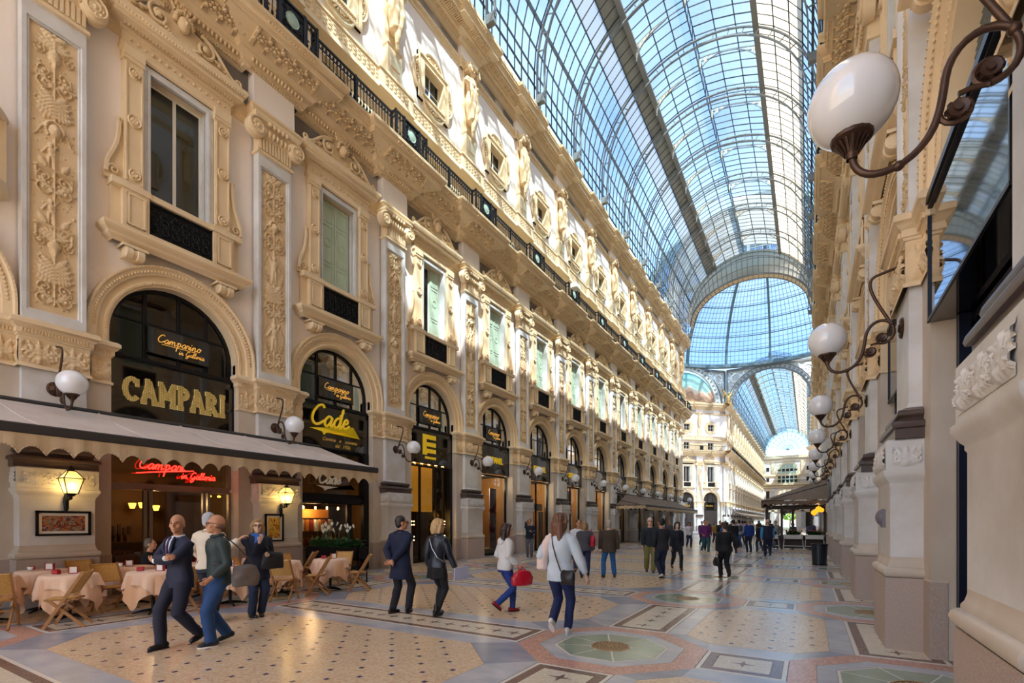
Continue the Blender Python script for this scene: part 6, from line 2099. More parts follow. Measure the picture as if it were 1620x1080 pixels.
# ------------------------------------------------------------------ planter with peace lilies
M_LEAF = mat('lily_leaf', '#2f5a28', .45, var=(5, .6), col2='#1c3d1a')
M_SPATHE = mat('white_spathe', '#f1f2e8', .6)
def leaf(m, x, y, z, a, el, L, w, mi=0):
    c_, s_ = math.cos(a), math.sin(a)
    pts = []
    for t in (0, .3, .65, 1):
        r = L * t; zz = z + L * (math.sin(el) * t - .45 * t * t); ww = w * math.sin(PI * min(.97, .12 + .85 * t))
        pts.append((r * math.cos(el), zz, ww))
    V = []
    for r, zz, ww in pts: V += [(x + r * c_ - ww * s_, y + r * s_ + ww * c_, zz), (x + r * c_, y + r * s_, zz - .012), (x + r * c_ + ww * s_, y + r * s_ - ww * c_, zz)]
    F = []
    for i in range(3):
        b = i * 3
        F += [(b, b + 1, b + 4, b + 3), (b + 1, b + 2, b + 5, b + 4)]
    m.add(V, F, mi)
def planter(x0, x1, y0, y1, zb, h, seed, label, nl, nfl, red=False, leg='scroll', tm=None):
    r_ = random.Random(seed)
    t = thing('planter', label, 'planter', ((x0 + x1) / 2, (y0 + y1) / 2, 0))
    hx, hy = (x1 - x0) / 2, (y1 - y0) / 2
    b = MB()
    for a, c, d, e in ((-hx, hx, -hy, -hy + .03), (-hx, hx, hy - .03, hy), (-hx, -hx + .03, -hy, hy), (hx - .03, hx, -hy, hy)): b.box(a, c, d, e, zb, zb + h)
    b.box(-hx, hx, -hy, hy, zb, zb + .03); b.box(-hx - .02, hx + .02, -hy - .02, -hy + .04, zb + h - .04, zb + h); b.box(hx - .04, hx + .02, -hy, hy, zb + h - .04, zb + h)
    if leg == 'white':
        for i in range(9):
            b.ball((-hx + 2 * hx * (i + .5) / 9, -hy - .015, zb + h - .10), .05, .015, .06, 6, 4)
    ob('trough', b.mesh('trough', tm or M_DARK), t)
    b = MB(); b.box(-hx + .03, hx - .03, -hy + .03, hy - .03, zb + h - .08, zb + h - .04); ob('soil', b.mesh('soil', mat('soil', '#2b2019', .9)), t)
    for sx in (-1, 1):
        for sy in (-1, 1):
            l = MB(); l.bar((sx * (hx - .03), sy * (hy - .03), zb), (sx * (hx - (.03 if leg != 'white' else -.02)), sy * (hy - .03), 0), .03, .03)
            ob('leg', l.mesh('leg', tm or M_IRON), t)
    if leg == 'white':
        l = MB()
        for sy in (-1, 1): l.bar((-hx, sy * (hy - .03), .22), (hx, sy * (hy - .03), .22), .025, .025)
        ob('stretcher', l.mesh('stretcher', tm), t)
    if leg == 'scroll':
        s = MB()
        for yy in (-hy, hy):
            k = int(2 * hx / .3)
            for i in range(k):
                c = -hx + 2 * hx * (i + .5) / k
                s.tube([(c + p, yy, zb * .6 + q) for p, q in spiral((0, 0), .11, .03, 1.4, i, 14)], .010, 4)
                s.tube([(c - .05 + p, yy, zb * .28 + q) for p, q in spiral((0, 0), .09, .03, 1.4, i + 2, 14, -1)], .010, 4)
            s.bar((-hx, yy, .06), (hx, yy, .06), .015, .015)
        for i in range(2): s.tube([(hx, -hy + 2 * hy * (i + .5) / 2 + p, zb * (.3 + .35 * i) + q) for p, q in spiral((0, 0), .10, .03, 1.4, i, 14)], .010, 4)
        ob('scrollwork', s.mesh('scrollwork', M_IRON), t)
    m = MB()
    for i in range(nl):
        x, y = r_.uniform(-hx + .16, hx - .16), r_.uniform(-hy + .05, hy - .05)
        leaf(m, x, y, zb + h - .06 + r_.uniform(0, .18), r_.uniform(0, 2 * PI), r_.uniform(.5, 1.3), r_.uniform(.22, .40), r_.uniform(.03, .05))
    tag(ob('foliage', m.mesh('foliage', M_LEAF), t), kind='stuff')
    for i in range(nfl):
        f = MB()
        x, y, H = r_.uniform(-hx + .08, hx - .08), r_.uniform(-hy, hy), r_.uniform(.40, .62) if not red else r_.uniform(.18, .32)
        a = r_.uniform(0, 6)
        f.tube([(x, y, zb + h - .05), (x + .02 * math.cos(a), y, zb + h + H * .6), (x + .05 * math.cos(a), y + .05 * math.sin(a), zb + h + H)], .005, 4, 0)
        if red:
            f.ball((x + .05 * math.cos(a), y + .05 * math.sin(a), zb + h + H), .05, .05, .04, 7, 5, 1)
        else:
            leaf(f, x + .05 * math.cos(a), y + .05 * math.sin(a), zb + h + H - .02, a, 1.25, .19, .045, 1)
            f.tube([(x + .06 * math.cos(a), y + .06 * math.sin(a), zb + h + H), (x + .075 * math.cos(a), y + .075 * math.sin(a), zb + h + H + .09)], .010, 5, 2)
        ob('flower', f.mesh('flower', [M_LEAF, mat('red_bloom', '#c2452f', .6) if red else M_SPATHE, M_SPATHE]), t)
planter(-12.55, -10.35, 9.05, 9.42, .62, .34, 4, 'black trough of white peace lilies on scrolled iron legs beside the cafe tables', 520, 26)
M_WHITEM = mat('white_planter', '#d9d8d4', .5)
planter(-1.30, -.27, 33.9, 34.4, .62, .28, 8, 'white-legged planter box with dark greenery under the right awning, left of two', 160, 6, True, 'white', M_WHITEM)
planter(-.17, .80, 33.9, 34.4, .62, .28, 9, 'white-legged planter box with dark greenery under the right awning, beside the pier', 160, 6, True, 'white', M_WHITEM)
planter(-2.95, -1.55, 33.9, 34.4, .62, .28, 12, 'white-legged planter box half hidden behind the man in the dark vest', 140, 4, True, 'white', M_WHITEM)
planter(-10.9, -10.4, 36.5, 42.5, .55, .40, 10, 'long grey-green planter of red geraniums in front of the far left awning', 300, 14, True, 'plain', mat('green_box', '#44564c', .5))
# timber screen and posts of the right-hand cafe
t = thing('cafe_screen', 'dark brown timber screen with posts under the right awning, behind the white planters', 'screen', (0, 0, 0))
M_BROWN = mat('brown_timber', '#3b1f18', .5)
for x in (-2.25, -1.42, -.82, .15, .85):
    b = MB(); b.cbox(x - .07, x + .07, 34.62, 34.76, 0, 2.55, .01); b.lathe([(.10, 2.2), (.07, 2.3), (.10, 2.42)], 8, (x, 34.69, 0)); ob('post', b.mesh('post', M_BROWN), t)
b = MB(); b.box(-2.25, .85, 34.64, 34.72, .05, .85); ob('lower_panel', b.mesh('lower_panel', M_BROWN), t)
b = MB(); b.box(-2.25, .85, 34.6, 34.78, 2.45, 2.6); ob('top_rail', b.mesh('top_rail', M_BROWN), t)
b = MB()
for x, z, r in ((.50, 2.05, .17), (.28, 1.86, .16), (.64, 2.0, .13)): b.ball((x, 32.95, z + .35), r, r, r, 12, 8)
b.tube([(.50, 32.95, 2.5), (.50, 33.1, 2.78)], .01, 4)
tag(ob('balloon_cluster', b.mesh('balloon_cluster', mat('orange_lamp', '#f2a51e', .4, emit=('#f2a51e', .5)), 50)), 'cluster of orange globes hanging at the corner of the right awning', 'lantern')
# litter bins
def bin_(x, y, label, r=.27, h=.82):
    t = thing('litter_bin', label, 'bin', (x, y, 0))
    b = MB(); b.lathe([(0, .02), (r * .78, .02), (r * .95, h - .06), (0, h - .06)], 20); ob('liner', b.mesh('liner', M_DARK), t)
    for k in range(22):
        a = 2 * PI * k / 22
        s = MB(); s.bar((r * .84 * math.cos(a), r * .84 * math.sin(a), .04), (r * math.cos(a), r * math.sin(a), h - .04), .05, .012, 0, up=(math.cos(a), math.sin(a), 0)); ob('slat', s.mesh('slat', mat('bin_metal', '#3c3f48', .4, .5)), t)
    b = MB(); b.lathe([(r * .98, h - .06), (r * 1.1, h - .05), (r * 1.1, h), (r * .9, h), (r * .9, h - .06)], 24); ob('rim', b.mesh('rim', M_DARK), t)
    b = MB(); b.lathe([(r * .80, 0), (r * .9, .01), (r * .9, .06), (r * .8, .06)], 24); ob('base_ring', b.mesh('base_ring', M_DARK), t)
bin_(.36, 22.3, 'dark slatted litter bin at the foot of a right-hand pier')
bin_(-10.75, 20.9, 'dark litter bin beside the man on the phone, by the left shops')
# small intercom box and blue cable strip details on the right piers
b = MB(); b.ball((0, 0, 0), .09, .10, .12, 12, 8); b.box(-.02, .02, -.10, .10, -.14, .10)
tag(ob('wall_speaker', b.mesh('wall_speaker', mat('grey_plastic', '#6f6a72', .5)), None, (.90, 8.62, 1.72)), 'small grey speaker box fixed to the first right-hand pier', 'speaker')
# corner balcony at the near end of the left facade
t = thing('corner_balcony', 'rounded stone balcony with black iron panel cut by the left edge of the photo', 'balcony', (XL, Y0 + DYL - P / 2, 0))
t.scale = (.85, 1.88, 1)
b = MB()
b.lathe([(.1, 7.3), (.3, 7.35), (.55, 7.6), (.62, 7.7), (.85, 7.85), (.95, 7.95), (.95, 8.15), (.85, 8.2), (0, 8.2)], 24, (0, 0, 0), 'z', 0, -PI / 2, PI / 2)
ob('balcony_slab', b.mesh('balcony_slab', M_TAN, 40), t)
b = MB(); b.lathe([(.72, 9.35), (.92, 9.37), (.95, 9.45), (.92, 9.55), (.70, 9.57), (.70, 9.35)], 24, (0, 0, 0), 'z', 0, -PI / 2, PI / 2)
for a in (-PI / 2 + .12, PI / 2 - .12): b.box(.82 * math.cos(a) - .1, .82 * math.cos(a) + .1, .82 * math.sin(a) - .1, .82 * math.sin(a) + .1, 8.2, 9.5)
ob('handrail', b.mesh('handrail', M_TAN, 40), t)
b = MB()
for k in range(20):
    a = -PI / 2 + PI * (k + .5) / 20
    b.bar((.80 * math.cos(a), .80 * math.sin(a), 8.2), (.80 * math.cos(a), .80 * math.sin(a), 9.36), .018, .018)
    for z in (8.5, 8.8, 9.1): b.tube([(.80 * math.cos(a + p), .80 * math.sin(a + p), z + q) for p, q in spiral((0, 0), .11, .03, 1.2, k + z, 10)], .014, 4)
tag(ob('iron_panel', b.mesh('iron_panel', M_IRON), t), kind='stuff')
# ------------------------------------------------------------------ people
BENCH = bpy.data.scenes.new('bench')           # scratch scene in which shapes are fused
def remesh(mb, voxel, smooth=3, fac=.5):
    """fuse overlapping closed shapes into one continuous skin"""
    me0 = bpy.data.meshes.new('tmp'); me0.from_pydata(mb.v, [], mb.f)
    o = bpy.data.objects.new('tmp', me0); BENCH.collection.objects.link(o)
    r = o.modifiers.new('r', 'REMESH'); r.mode = 'VOXEL'; r.voxel_size = voxel; r.use_smooth_shade = True
    if smooth:
        s = o.modifiers.new('s', 'SMOOTH'); s.factor = fac; s.iterations = smooth
    vl = BENCH.view_layers[0]
    vl.update()
    m = bpy.data.meshes.new_from_object(o.evaluated_get(vl.depsgraph))
    bpy.data.objects.remove(o); bpy.data.meshes.remove(me0)
    return m
def folds(m, amp, freq, seed, vert=1.0):
    n = len(m.vertices)
    if n == 0: return
    co = np.zeros(n * 3); no = np.zeros(n * 3)
    m.vertices.foreach_get('co', co); m.vertex_normals.foreach_get('vector', no)
    co = co.reshape(n, 3); no = no.reshape(n, 3)
    rg = np.random.default_rng(seed)
    d = np.zeros(n)
    for i in range(7):
        k = rg.normal(size=3) * freq * np.array([1, 1, vert]); ph = rg.uniform(0, 6)
        w = np.sin(co @ k + ph + 1.3 * np.sin(co @ (rg.normal(size=3) * freq * .4)))
        d += np.sign(w) * np.abs(w) ** .7 * amp / 4
    m.vertices.foreach_set('co', (co + no * (d + amp * .35)[:, None]).ravel()); m.update()
def loft(mb, rings, n=20):
    """closed stack of ellipses: (cx, cy, z, rx, ry, yaw)"""
    base = len(mb.v)
    for cx, cy, z, rx, ry, yw in rings:
        c_, s_ = math.cos(yw), math.sin(yw)
        for j in range(n):
            a = 2 * PI * j / n
            x, y = rx * math.cos(a), ry * math.sin(a)
            mb.v.append((cx + x * c_ - y * s_, cy + x * s_ + y * c_, z))
    k = len(rings)
    for i in range(k - 1):
        for j in range(n):
            j2 = (j + 1) % n
            mb.f.append((base + i * n + j, base + i * n + j2, base + (i + 1) * n + j2, base + (i + 1) * n + j)); mb.m.append(0)
    mb.f.append(tuple(base + j for j in range(n))[::-1]); mb.m.append(0)
    mb.f.append(tuple(base + (k - 1) * n + j for j in range(n))); mb.m.append(0)
def ik(S_, T_, a, b, hint):
    S_ = Vector(S_); T_ = Vector(T_); d = T_ - S_
    L = min(d.length, (a + b) * .999); d.normalize()
    T_ = S_ + d * L
    x = (a * a - b * b + L * L) / (2 * L); h = math.sqrt(max(0, a * a - x * x))
    hv = Vector(hint); hv = hv - d * hv.dot(d)
    hv = hv.normalized() if hv.length > 1e-5 else d.orthogonal().normalized()
    return S_ + d * x + hv * h, T_
SKIN = [mat('skin_fair', '#d9a98c', .5), mat('skin_tan', '#c08a6a', .5), mat('skin_pale', '#e3bba2', .5)]
def cm(h, rough=.8, **k): return mat('cloth_' + h.strip('#'), h, rough, **k)
M_EYE = mat('eye_dark', '#1c1512', .2)
def head_frame(P_, yaw, pitch):
    return Matrix.Translation(P_) @ Matrix.Rotation(yaw, 4, 'Z') @ Matrix.Rotation(pitch, 4, 'X')
def xf(mb, M):
    mb.v = [tuple(M @ Vector(p)) for p in mb.v]; return mb
def hand_mb(W, D, N, s, curl=.5, side=1, thumb=.6):
    """palm and five separate bent fingers; W wrist, D along the hand, N out of the palm"""
    W = Vector(W); D = Vector(D).normalized(); N = Vector(N); N = (N - D * N.dot(D)).normalized(); X = D.cross(N) * side
    palm = MB(); palm.tube([W - D * .02 * s, W + D * .03 * s, W + D * .085 * s], [.026 * s, .034 * s, .036 * s], 10)
    palm.v = [tuple(Vector(p) - N * (Vector(p) - W).dot(N) * .45) for p in palm.v]
    F = MB()
    for i, (off, L) in enumerate(((-.027, .072), (-.009, .082), (.009, .077), (.026, .060))):
        p = W + D * .075 * s + X * off * s
        pts = [p]; a = 0
        for k, seg in enumerate((.45, .32, .23)):
            a += curl * (.55 if k == 0 else .9)
            p = p + (D * math.cos(a) + N * math.sin(a)) * L * seg * s
            pts.append(p)
        F.tube(pts, [.0095 * s, .0088 * s, .0078 * s, .006 * s], 6)
    p = W + D * .025 * s - X * .026 * s
    F.tube([p, p + (-X * .5 + D * .75 + N * .35).normalized() * .035 * s, p + (-X * .25 + D * 1.0 + N * thumb).normalized() * .064 * s], [.012 * s, .0105 * s, .008 * s], 6)
    return palm, F
WALK = dict(L=(-.09, .24, 0, 0), R=(.09, -.24, 0, .55))
npers = [0]
def person(label, x, y, phi, height, feet=None, hands=None, head=(0, 0), fem=False, skin=0, hair=('short', '#3a2a20'), top=None, legs=None, shoes='#15151a', coat=None, lean=.02, vox=.013, skirt=None, extra=None, seat=0, elbows=None, twist=0, build=1.0, glasses=None, curl=(.5, .5), tie=None, collar=None, group=None):
    npers[0] += 1
    sd = npers[0]
    s = height / 1.75
    rz = R(phi - 58.7)
    t = thing('person', label, 'person', (x, y, 0), rz, group)
    feet = feet or dict(L=(-.09, .02, 0, 0), R=(.09, -.02, 0, 0))
    # joints
    pz = .93 * s - seat
    hd = max(abs(feet['L'][1] - feet['R'][1]), 0) * .5
    pz -= .14 * hd * hd / .3 * s if not seat else 0
    py = (feet['L'][1] + feet['R'][1]) / 2 if not seat else 0
    sw = (.175 if fem else .195) * s * build
    hw_ = .095 * s
    tw = R(twist)
    def up(xo, yo, z): return Vector((xo * math.cos(tw) - yo * math.sin(tw), py + lean * (z - pz) / (.5 * s) + xo * math.sin(tw) + yo * math.cos(tw), z))
    zs = pz + .455 * s                        # shoulder height
    neck = up(0, -.005, pz + .56 * s); C = up(0, .012, pz + .695 * s)
    sh = {'L': up(-sw, 0, zs), 'R': up(sw, 0, zs)}
    hip = {'L': Vector((-hw_, py, pz - .03 * s)), 'R': Vector((hw_, py, pz - .03 * s))}
    arms = {}
    hands = hands or {}
    for q, sg in (('L', -1), ('R', 1)):
        T_ = hands.get(q)
        T_ = Vector((T_[0] * s, T_[1] * s + py, pz + (T_[2] - .93) * s)) if T_ is not None else Vector((sg * (sw + .06 * s), py + .05 + (.10 if feet['L'][1] > feet['R'][1] else -.10) * sg * (1 if abs(feet['L'][1] - feet['R'][1]) > .2 else .1), pz - .08 * s))
        hint = (elbows or {}).get(q, (sg * .5, -1, -.3))
        e, w = ik(sh[q], T_, .285 * s, .265 * s, hint)
        arms[q] = (sh[q], e, w)
    lg = {}
    for q, sg in (('L', -1), ('R', 1)):
        fx, fy, fz, heel = feet[q][:4]
        ank = Vector((fx, fy - .0, (.085 + fz) * s + heel * .16 * s))
        k, a_ = ik(hip[q], ank, .43 * s, .42 * s, (sg * .1, 1, .2))
        lg[q] = (hip[q], k, a_, heel, feet[q][4] if len(feet[q]) > 4 else 0)
    b = build
    def torso(infl, z0, z1, flare=0, n=20):
        prof = [(-.12, .165, .112), (-.04, .172, .120), (.04, .165, .115), (.13, .148 if not fem else .125, .105 if not fem else .092), (.24, .158 if not fem else .135, .112 if not fem else .102), (.34, .172 if not fem else .148, .122 if not fem else .122), (.42, .178 if not fem else .150, .118 if not fem else .112), (.475, .158 if not fem else .132, .098), (.515, .112 if not fem else .092, .078), (.55, .06, .058)]
        out = []
        for dz, rx, ry in prof:
            z = pz + dz * s
            if z < z0 or z > z1: continue
            f = 1 + flare * max(0, (pz + .12 * s - z)) / (.25 * s)
            c = up(0, 0, z)
            out.append((c.x, c.y, z, rx * s * b * f + infl, ry * s * b * f + infl, tw * min(1, max(0, (z - pz) / (.4 * s)))))
        return out
    # body: one continuous skin
    m = MB(); F = MB()
    loft(m, torso(-.012 if (top or coat) else 0, 0, 9))
    ka = .86 if (coat or (top and top[2] > .5)) else 1.0
    kl = .88 if legs else 1.0
    m.tube([neck - Vector((0, 0, .05 * s)), neck + Vector((0, .008, .02 * s)), C - Vector((0, .01, .05 * s))], [.062 * s, .054 * s, .052 * s], 12)
    for q, sg in (('L', -1), ('R', 1)):
        S_, e, w = arms[q]
        m.tube([S_ - Vector((sg * .05, 0, .0)), S_ + Vector((sg * .005, 0, -.015)), S_.lerp(e, .5), e, e.lerp(w, .35), w], [.052 * s * ka, .056 * s * ka, .047 * s * ka, .038 * s * ka, .039 * s * ka, .026 * s], 10)
        D = (w - e).normalized()
        ax = hands.get(q) or ()
        N = Vector((-sg, .25, 0)) if len(ax) < 4 else Vector(ax[3])
        pl, fg = hand_mb(w, D if len(ax) < 5 else Vector(ax[4]), N, s, curl[0 if q == 'L' else 1], -sg)
        m.merge(pl); F.merge(fg)
        h, k, a_, heel, to = lg[q]
        m.tube([h + Vector((0, 0, .03)), h.lerp(k, .3), k, k.lerp(a_, .3) - Vector((0, .012, 0)), a_], [.088 * s * kl, .080 * s * kl, .052 * s * kl, .052 * s * kl, .034 * s], 12)
        m.tube([a_ + Vector((0, 0, .01)), a_ + Vector((0, .05, -.05 * s)), a_ + Vector((0, .10, -.062 * s))], [.034 * s, .022 * s, .014 * s], 8)
    H = MB()
    H.ball((0, -.012, .028), .076, .097, .103, 18, 12); H.ball((0, .022, -.045), .057, .068, .072, 14, 10)
    H.ball((0, .068, -.093), .026, .024, .021, 8, 6); H.ball((0, .078, .034), .055, .022, .016, 10, 6)
    H.tube([(0, .086, .028), (0, .102, .0), (0, .112, -.020), (0, .092, -.028)], [.010, .012, .015, .010], 8)
    H.ball((0, .088, -.052), .024, .013, .006, 8, 6); H.ball((0, .086, -.064), .021, .013, .007, 8, 6)
    for q in (-1, 1):
        H.ball((q * .078, -.008, -.004), .012, .022, .032, 8, 6); H.ball((q * .042, .060, -.022), .024, .024, .022, 8, 6)
    HM = head_frame(C, tw + R(head[0]), R(head[1]))
    for i, p in enumerate(H.v): H.v[i] = tuple(HM @ (Vector(p) * s * 1.04))
    m.merge(H)
    bm_ = remesh(m, vox * .85, 2, .4)
    n0 = len(bm_.vertices)
    bb = MB(); co = np.zeros(n0 * 3); bm_.vertices.foreach_get('co', co)
    bb.v = [tuple(c) for c in co.reshape(n0, 3).tolist()]; bb.f = [tuple(p.vertices) for p in bm_.polygons]; bb.m = [0] * len(bb.f)
    if vox < .02: bb.merge(F)
    ob('body', bb.mesh('body', SKIN[skin], True), t)
    if vox < .02:
        ey = MB()
        for q in (-1, 1): ey.ball((q * .031, .0855, .012), .0105, .007, .006, 8, 6)
        for q in (-1, 1): ey.tube([(q * .017, .094, .034), (q * .034, .094, .038), (q * .05, .082, .031)], [.002, .003, .002], 5)
        for i, p in enumerate(ey.v): ey.v[i] = tuple(HM @ (Vector(p) * s * 1.04))
        ob('eyes', ey.mesh('eyes', M_EYE, True), t)
    # hair
    kind, hc = hair
    hm = MB()
    if kind == 'bald':
        hm.ball((0, -.034, -.012), .0785, .080, .046, 16, 10)
    else:
        hm.ball((0, -.026, .043), .084, .096, .098, 18, 12); hm.ball((0, -.050, -.005), .078, .066, .085, 14, 10)
        if kind != 'short' or fem: hm.ball((0, .035, .093), .06, .05, .036, 12, 8)
        if kind in ('bob', 'long'):
            for q in (-1, 1): hm.tube([(q * .055, .03, .09), (q * .082, .022, .02), (q * .082, .0, -.07), (q * .07, -.02, -.13)], [.03, .030, .034, .026], 8)
            hm.tube([(0, -.06, .05), (0, -.07, -.05), (0, -.065, -.13)], [.07, .08, .062], 12)
        if kind == 'long':
            for a_ in (-.06, -.02, .02, .06):
                hm.tube([(a_, -.06, .0), (a_ * 1.3, -.085, -.15), (a_ * 1.4, -.085, -.28), (a_ * 1.2, -.08, -.40 - .04 * math.sin(a_ * 70))], [.05, .05, .042, .012], 8)
        if kind == 'fluff':
            for i in range(14):
                a_ = 2 * PI * i / 14; hm.ball((.075 * math.cos(a_), -.03 + .075 * math.sin(a_), .06 + .03 * math.sin(i * 2.1)), .033, .033, .045, 7, 5)
    for i, p in enumerate(hm.v): hm.v[i] = tuple(HM @ (Vector(p) * s * 1.04))
    hmm = remesh(hm, vox * .85, 2)
    folds(hmm, .006 if kind in ('long', 'bob', 'fluff') else .003, 70 if vox < .02 else 30, sd, .12)
    setmat(hmm, mat('hair_' + hc.strip('#'), hc, .5, var=(60, .5), stretch=(1, 1, .15))); ob('hair', hmm, t)
    # legs
    if legs:
        m = MB(); loft(m, torso(.012, 0, pz + .13 * s))
        for q in 'LR':
            h, k, a_, heel, to = lg[q]
            fl = legs[1] if len(legs) > 1 else 0
            d = (a_ - k).normalized()
            m.tube([h + Vector((0, 0, .02)), h.lerp(k, .3), h.lerp(k, .7), k, k.lerp(a_, .35), k.lerp(a_, .75), a_ + d * .012 * s], [.098 * s + fl * .2, .094 * s + fl * .4, .076 * s + fl * .6, .068 * s + fl * .8, .064 * s + fl, .055 * s + fl, .052 * s + fl * 1.2], 14)
        mm = remesh(m, vox, 2); folds(mm, .006, 16, sd + 50, .8); setmat(mm, cm(legs[0], .8, var=(5, .35), bump=(90, .1) if vox < .02 else None)); ob('trousers' if not skirt else 'tights', mm, t)
    if skirt:
        m = MB(); z1 = pz - skirt[1] * s
        rings = [(0, py, z1, .205 * s, .165 * s, 0), (0, py, (z1 + pz) / 2, .195 * s, .15 * s, 0), (0, py, pz, .183 * s, .132 * s, 0), (0, py, pz + .14 * s, .140 * s, .105 * s, 0)]
        loft(m, rings, 28); mm = remesh(m, vox, 1); folds(mm, .012, 20, sd + 9, .06); setmat(mm, cm(skirt[0])); ob('skirt', mm, t)
    # shoes
    for q, sg in (('L', -1), ('R', 1)):
        h, k, a_, heel, to = lg[q]
        st, bd = (MB(), MB())
        st.ball((0, .03, -.045), .042, .125, .036, 14, 8); st.ball((0, -.045, -.035), .038, .055, .05, 12, 8); st.ball((0, .10, -.055), .040, .06, .025, 12, 8)
        if fem and shoes in ('#0f0f12',): st.tube([(0, -.01, .10), (0, -.015, -.02)], [.05, .048], 12); st.box(-.034, .034, -.08, -.015, -.10, -.03); st.box(-.036, .036, .02, .13, -.09, -.06)
        else: st.tube([(0, -.012, .022), (0, .005, -.02), (0, .045, -.04)], [.044, .047, .040], 12)
        M_ = Matrix.Translation(a_) @ Matrix.Rotation(R(-to), 4, 'Z') @ Matrix.Rotation(-heel * .95, 4, 'X')
        for i, p in enumerate(st.v): st.v[i] = tuple(M_ @ Vector((p[0] * s, p[1] * s, max(p[2], -.078) * s)))
        sm = remesh(st, max(.009, vox * .7), 2); setmat(sm, cm(shoes, .35)); so = ob('shoe', sm, t)
        sl = MB(); n = 14
        out = [(.040 * math.cos(2 * PI * i / n) * (1.05 if math.sin(2 * PI * i / n) > -.2 else .85), .028 + .128 * math.sin(2 * PI * i / n)) for i in range(n)]
        sl.prism(out, -.085, -.068, 'z')
        for i, p in enumerate(sl.v): sl.v[i] = tuple(M_ @ (Vector(p) * s))
        ob('sole', sl.mesh('sole', cm('#e8e6e2' if shoes in ('#eceae8', '#1a2430') else '#101012', .5)), so)
    # upper garment: (colour, hem below pelvis, sleeve end 0..1, inflate, flare)
    for gi, g in enumerate([top, coat]):
        if not g: continue
        col, hem, slv, inf, fla = g[:5]
        m = MB()
        tr = torso(inf, 0, pz + .53 * s)
        tr = [r for r in tr if r[2] >= pz - hem * s]
        zb = pz - hem * s
        base = tr[0]
        cnt = max(1, int((base[2] - zb) / .08))
        ext = []
        for i in range(cnt, 0, -1):
            z = base[2] - (base[2] - zb) * i / cnt
            f = 1 + fla * (base[2] - z) / (.3 * s)
            ext.append((base[0], base[1] - .01 * fla * i, z, (.172 * s * b + inf) * f, (.122 * s * b + inf) * f, 0))
        loft(m, ext + tr, 24)
        for q, sg in (('L', -1), ('R', 1)):
            S_, e, w = arms[q]
            pts = [S_ - Vector((sg * .11 * s, 0, -.035 * s)), S_ + Vector((sg * .0, 0, -.01)), S_.lerp(e, .5), e]
            rr = [.056 * s + inf * .4, .064 * s + inf * .6, .054 * s + inf * .6, .047 * s + inf * .55]
            if slv < .3: pts, rr = pts[:2] + [S_.lerp(e, .12)], rr[:2] + [rr[1] * .96]
            if slv > .5:
                pts += [e.lerp(w, .4), e.lerp(w, (slv - .5) * 2 * .97)]; rr += [.046 * s + inf * .5, .034 * s + inf * .45]
            m.tube(pts, rr, 14)
        mm = remesh(m, vox, 2); folds(mm, (g[6] if len(g) > 6 else .010) * (0 if gi == 0 and coat else 1), 15, sd * 3 + gi, .8)
        setmat(mm, cm(col, g[5] if len(g) > 5 else .85, var=(6, .25), bump=(120, .1) if vox < .02 else None))
        ob(['top', 'jacket'][gi], mm, t)
    if collar:
        m = MB(); c = neck + Vector((0, .0, -.015 * s))
        pts = [c + Vector((.068 * s * math.cos(a_), .062 * s * math.sin(a_) + .004, .012 * s * -math.sin(a_))) for a_ in np.linspace(0, 2 * PI, 18)[:-1]]
        m.tube(pts, collar[1] * s if len(collar) > 1 else .018 * s, 8, closed=True)
        ob('collar', m.mesh('collar', cm(collar[0]), True), t)
    if tie:
        # shirt front with tie, and jacket lapels either side
        def chest(xo, z, o): 
            zz = pz + z * s
            ry = {.20: .128, .30: .138, .40: .140, .48: .118, .535: .082}[z] * s * b
            return up(xo * s, ry + o, zz)
        m = MB(); zsq = (.20, .30, .40, .48, .535); wq = (.004, .026, .045, .056, .05)
        V = []
        for z, w in zip(zsq, wq): V += [tuple(chest(-w, z, .006)), tuple(chest(w, z, .006))]
        m.add(V, [(i * 2, i * 2 + 1, i * 2 + 3, i * 2 + 2) for i in range(4)])
        ob('shirt_front', m.mesh('shirt_front', cm('#d9e2ef', .7)), t)
        m = MB()
        m.tube([chest(0, z, .014) for z in (.20, .30, .40, .48)] + [chest(0, .535, .018)], [.020 * s, .026 * s, .020 * s, .014 * s, .018 * s], 6)
        ob('tie', m.mesh('tie', cm(tie, .5), True), t)
        m = MB()
        for q in (-1, 1):
            m.tube([chest(q * .012, .20, .012), chest(q * .052, .30, .010), chest(q * .082, .40, .006), chest(q * .085, .48, .006), chest(q * .066, .535, .004)], [.012 * s, .020 * s, .026 * s, .022 * s, .014 * s], 6)
        ob('lapels', m.mesh('lapels', cm(coat[0] if coat else top[0], .8), True), t)
    if glasses:
        m = MB()
        for q in (-1, 1):
            pts = [(q * .032 + .024 * math.cos(a_), .106, .012 + .017 * math.sin(a_)) for a_ in np.linspace(0, 2 * PI, 13)[:-1]]
            m.tube(pts, .0035, 5, closed=True)
            m.tube([(q * .056, .104, .018), (q * .083, .05, .02), (q * .084, -.01, .012)], .0035, 5)
            if glasses == 'sun': m.prism([(p[0], p[2]) for p in pts], .102, .106, 'y')
        m.tube([(-.010, .108, .016), (.010, .108, .016)], .0035, 5)
        for i, p in enumerate(m.v): m.v[i] = tuple(HM @ (Vector(p) * s * 1.04))
        ob('glasses', m.mesh('glasses', mat('glasses_frame', '#16161e' if glasses != 'red' else '#16161e', .3)), t)
    t['s_'] = s
    del t['s_']
    info = dict(obj=t, s=s, pz=pz, py=py, C=C, HM=HM, arms=arms, sh=sh, up=up, lg=lg, rz=rz)
    if extra: extra(info)
    return info
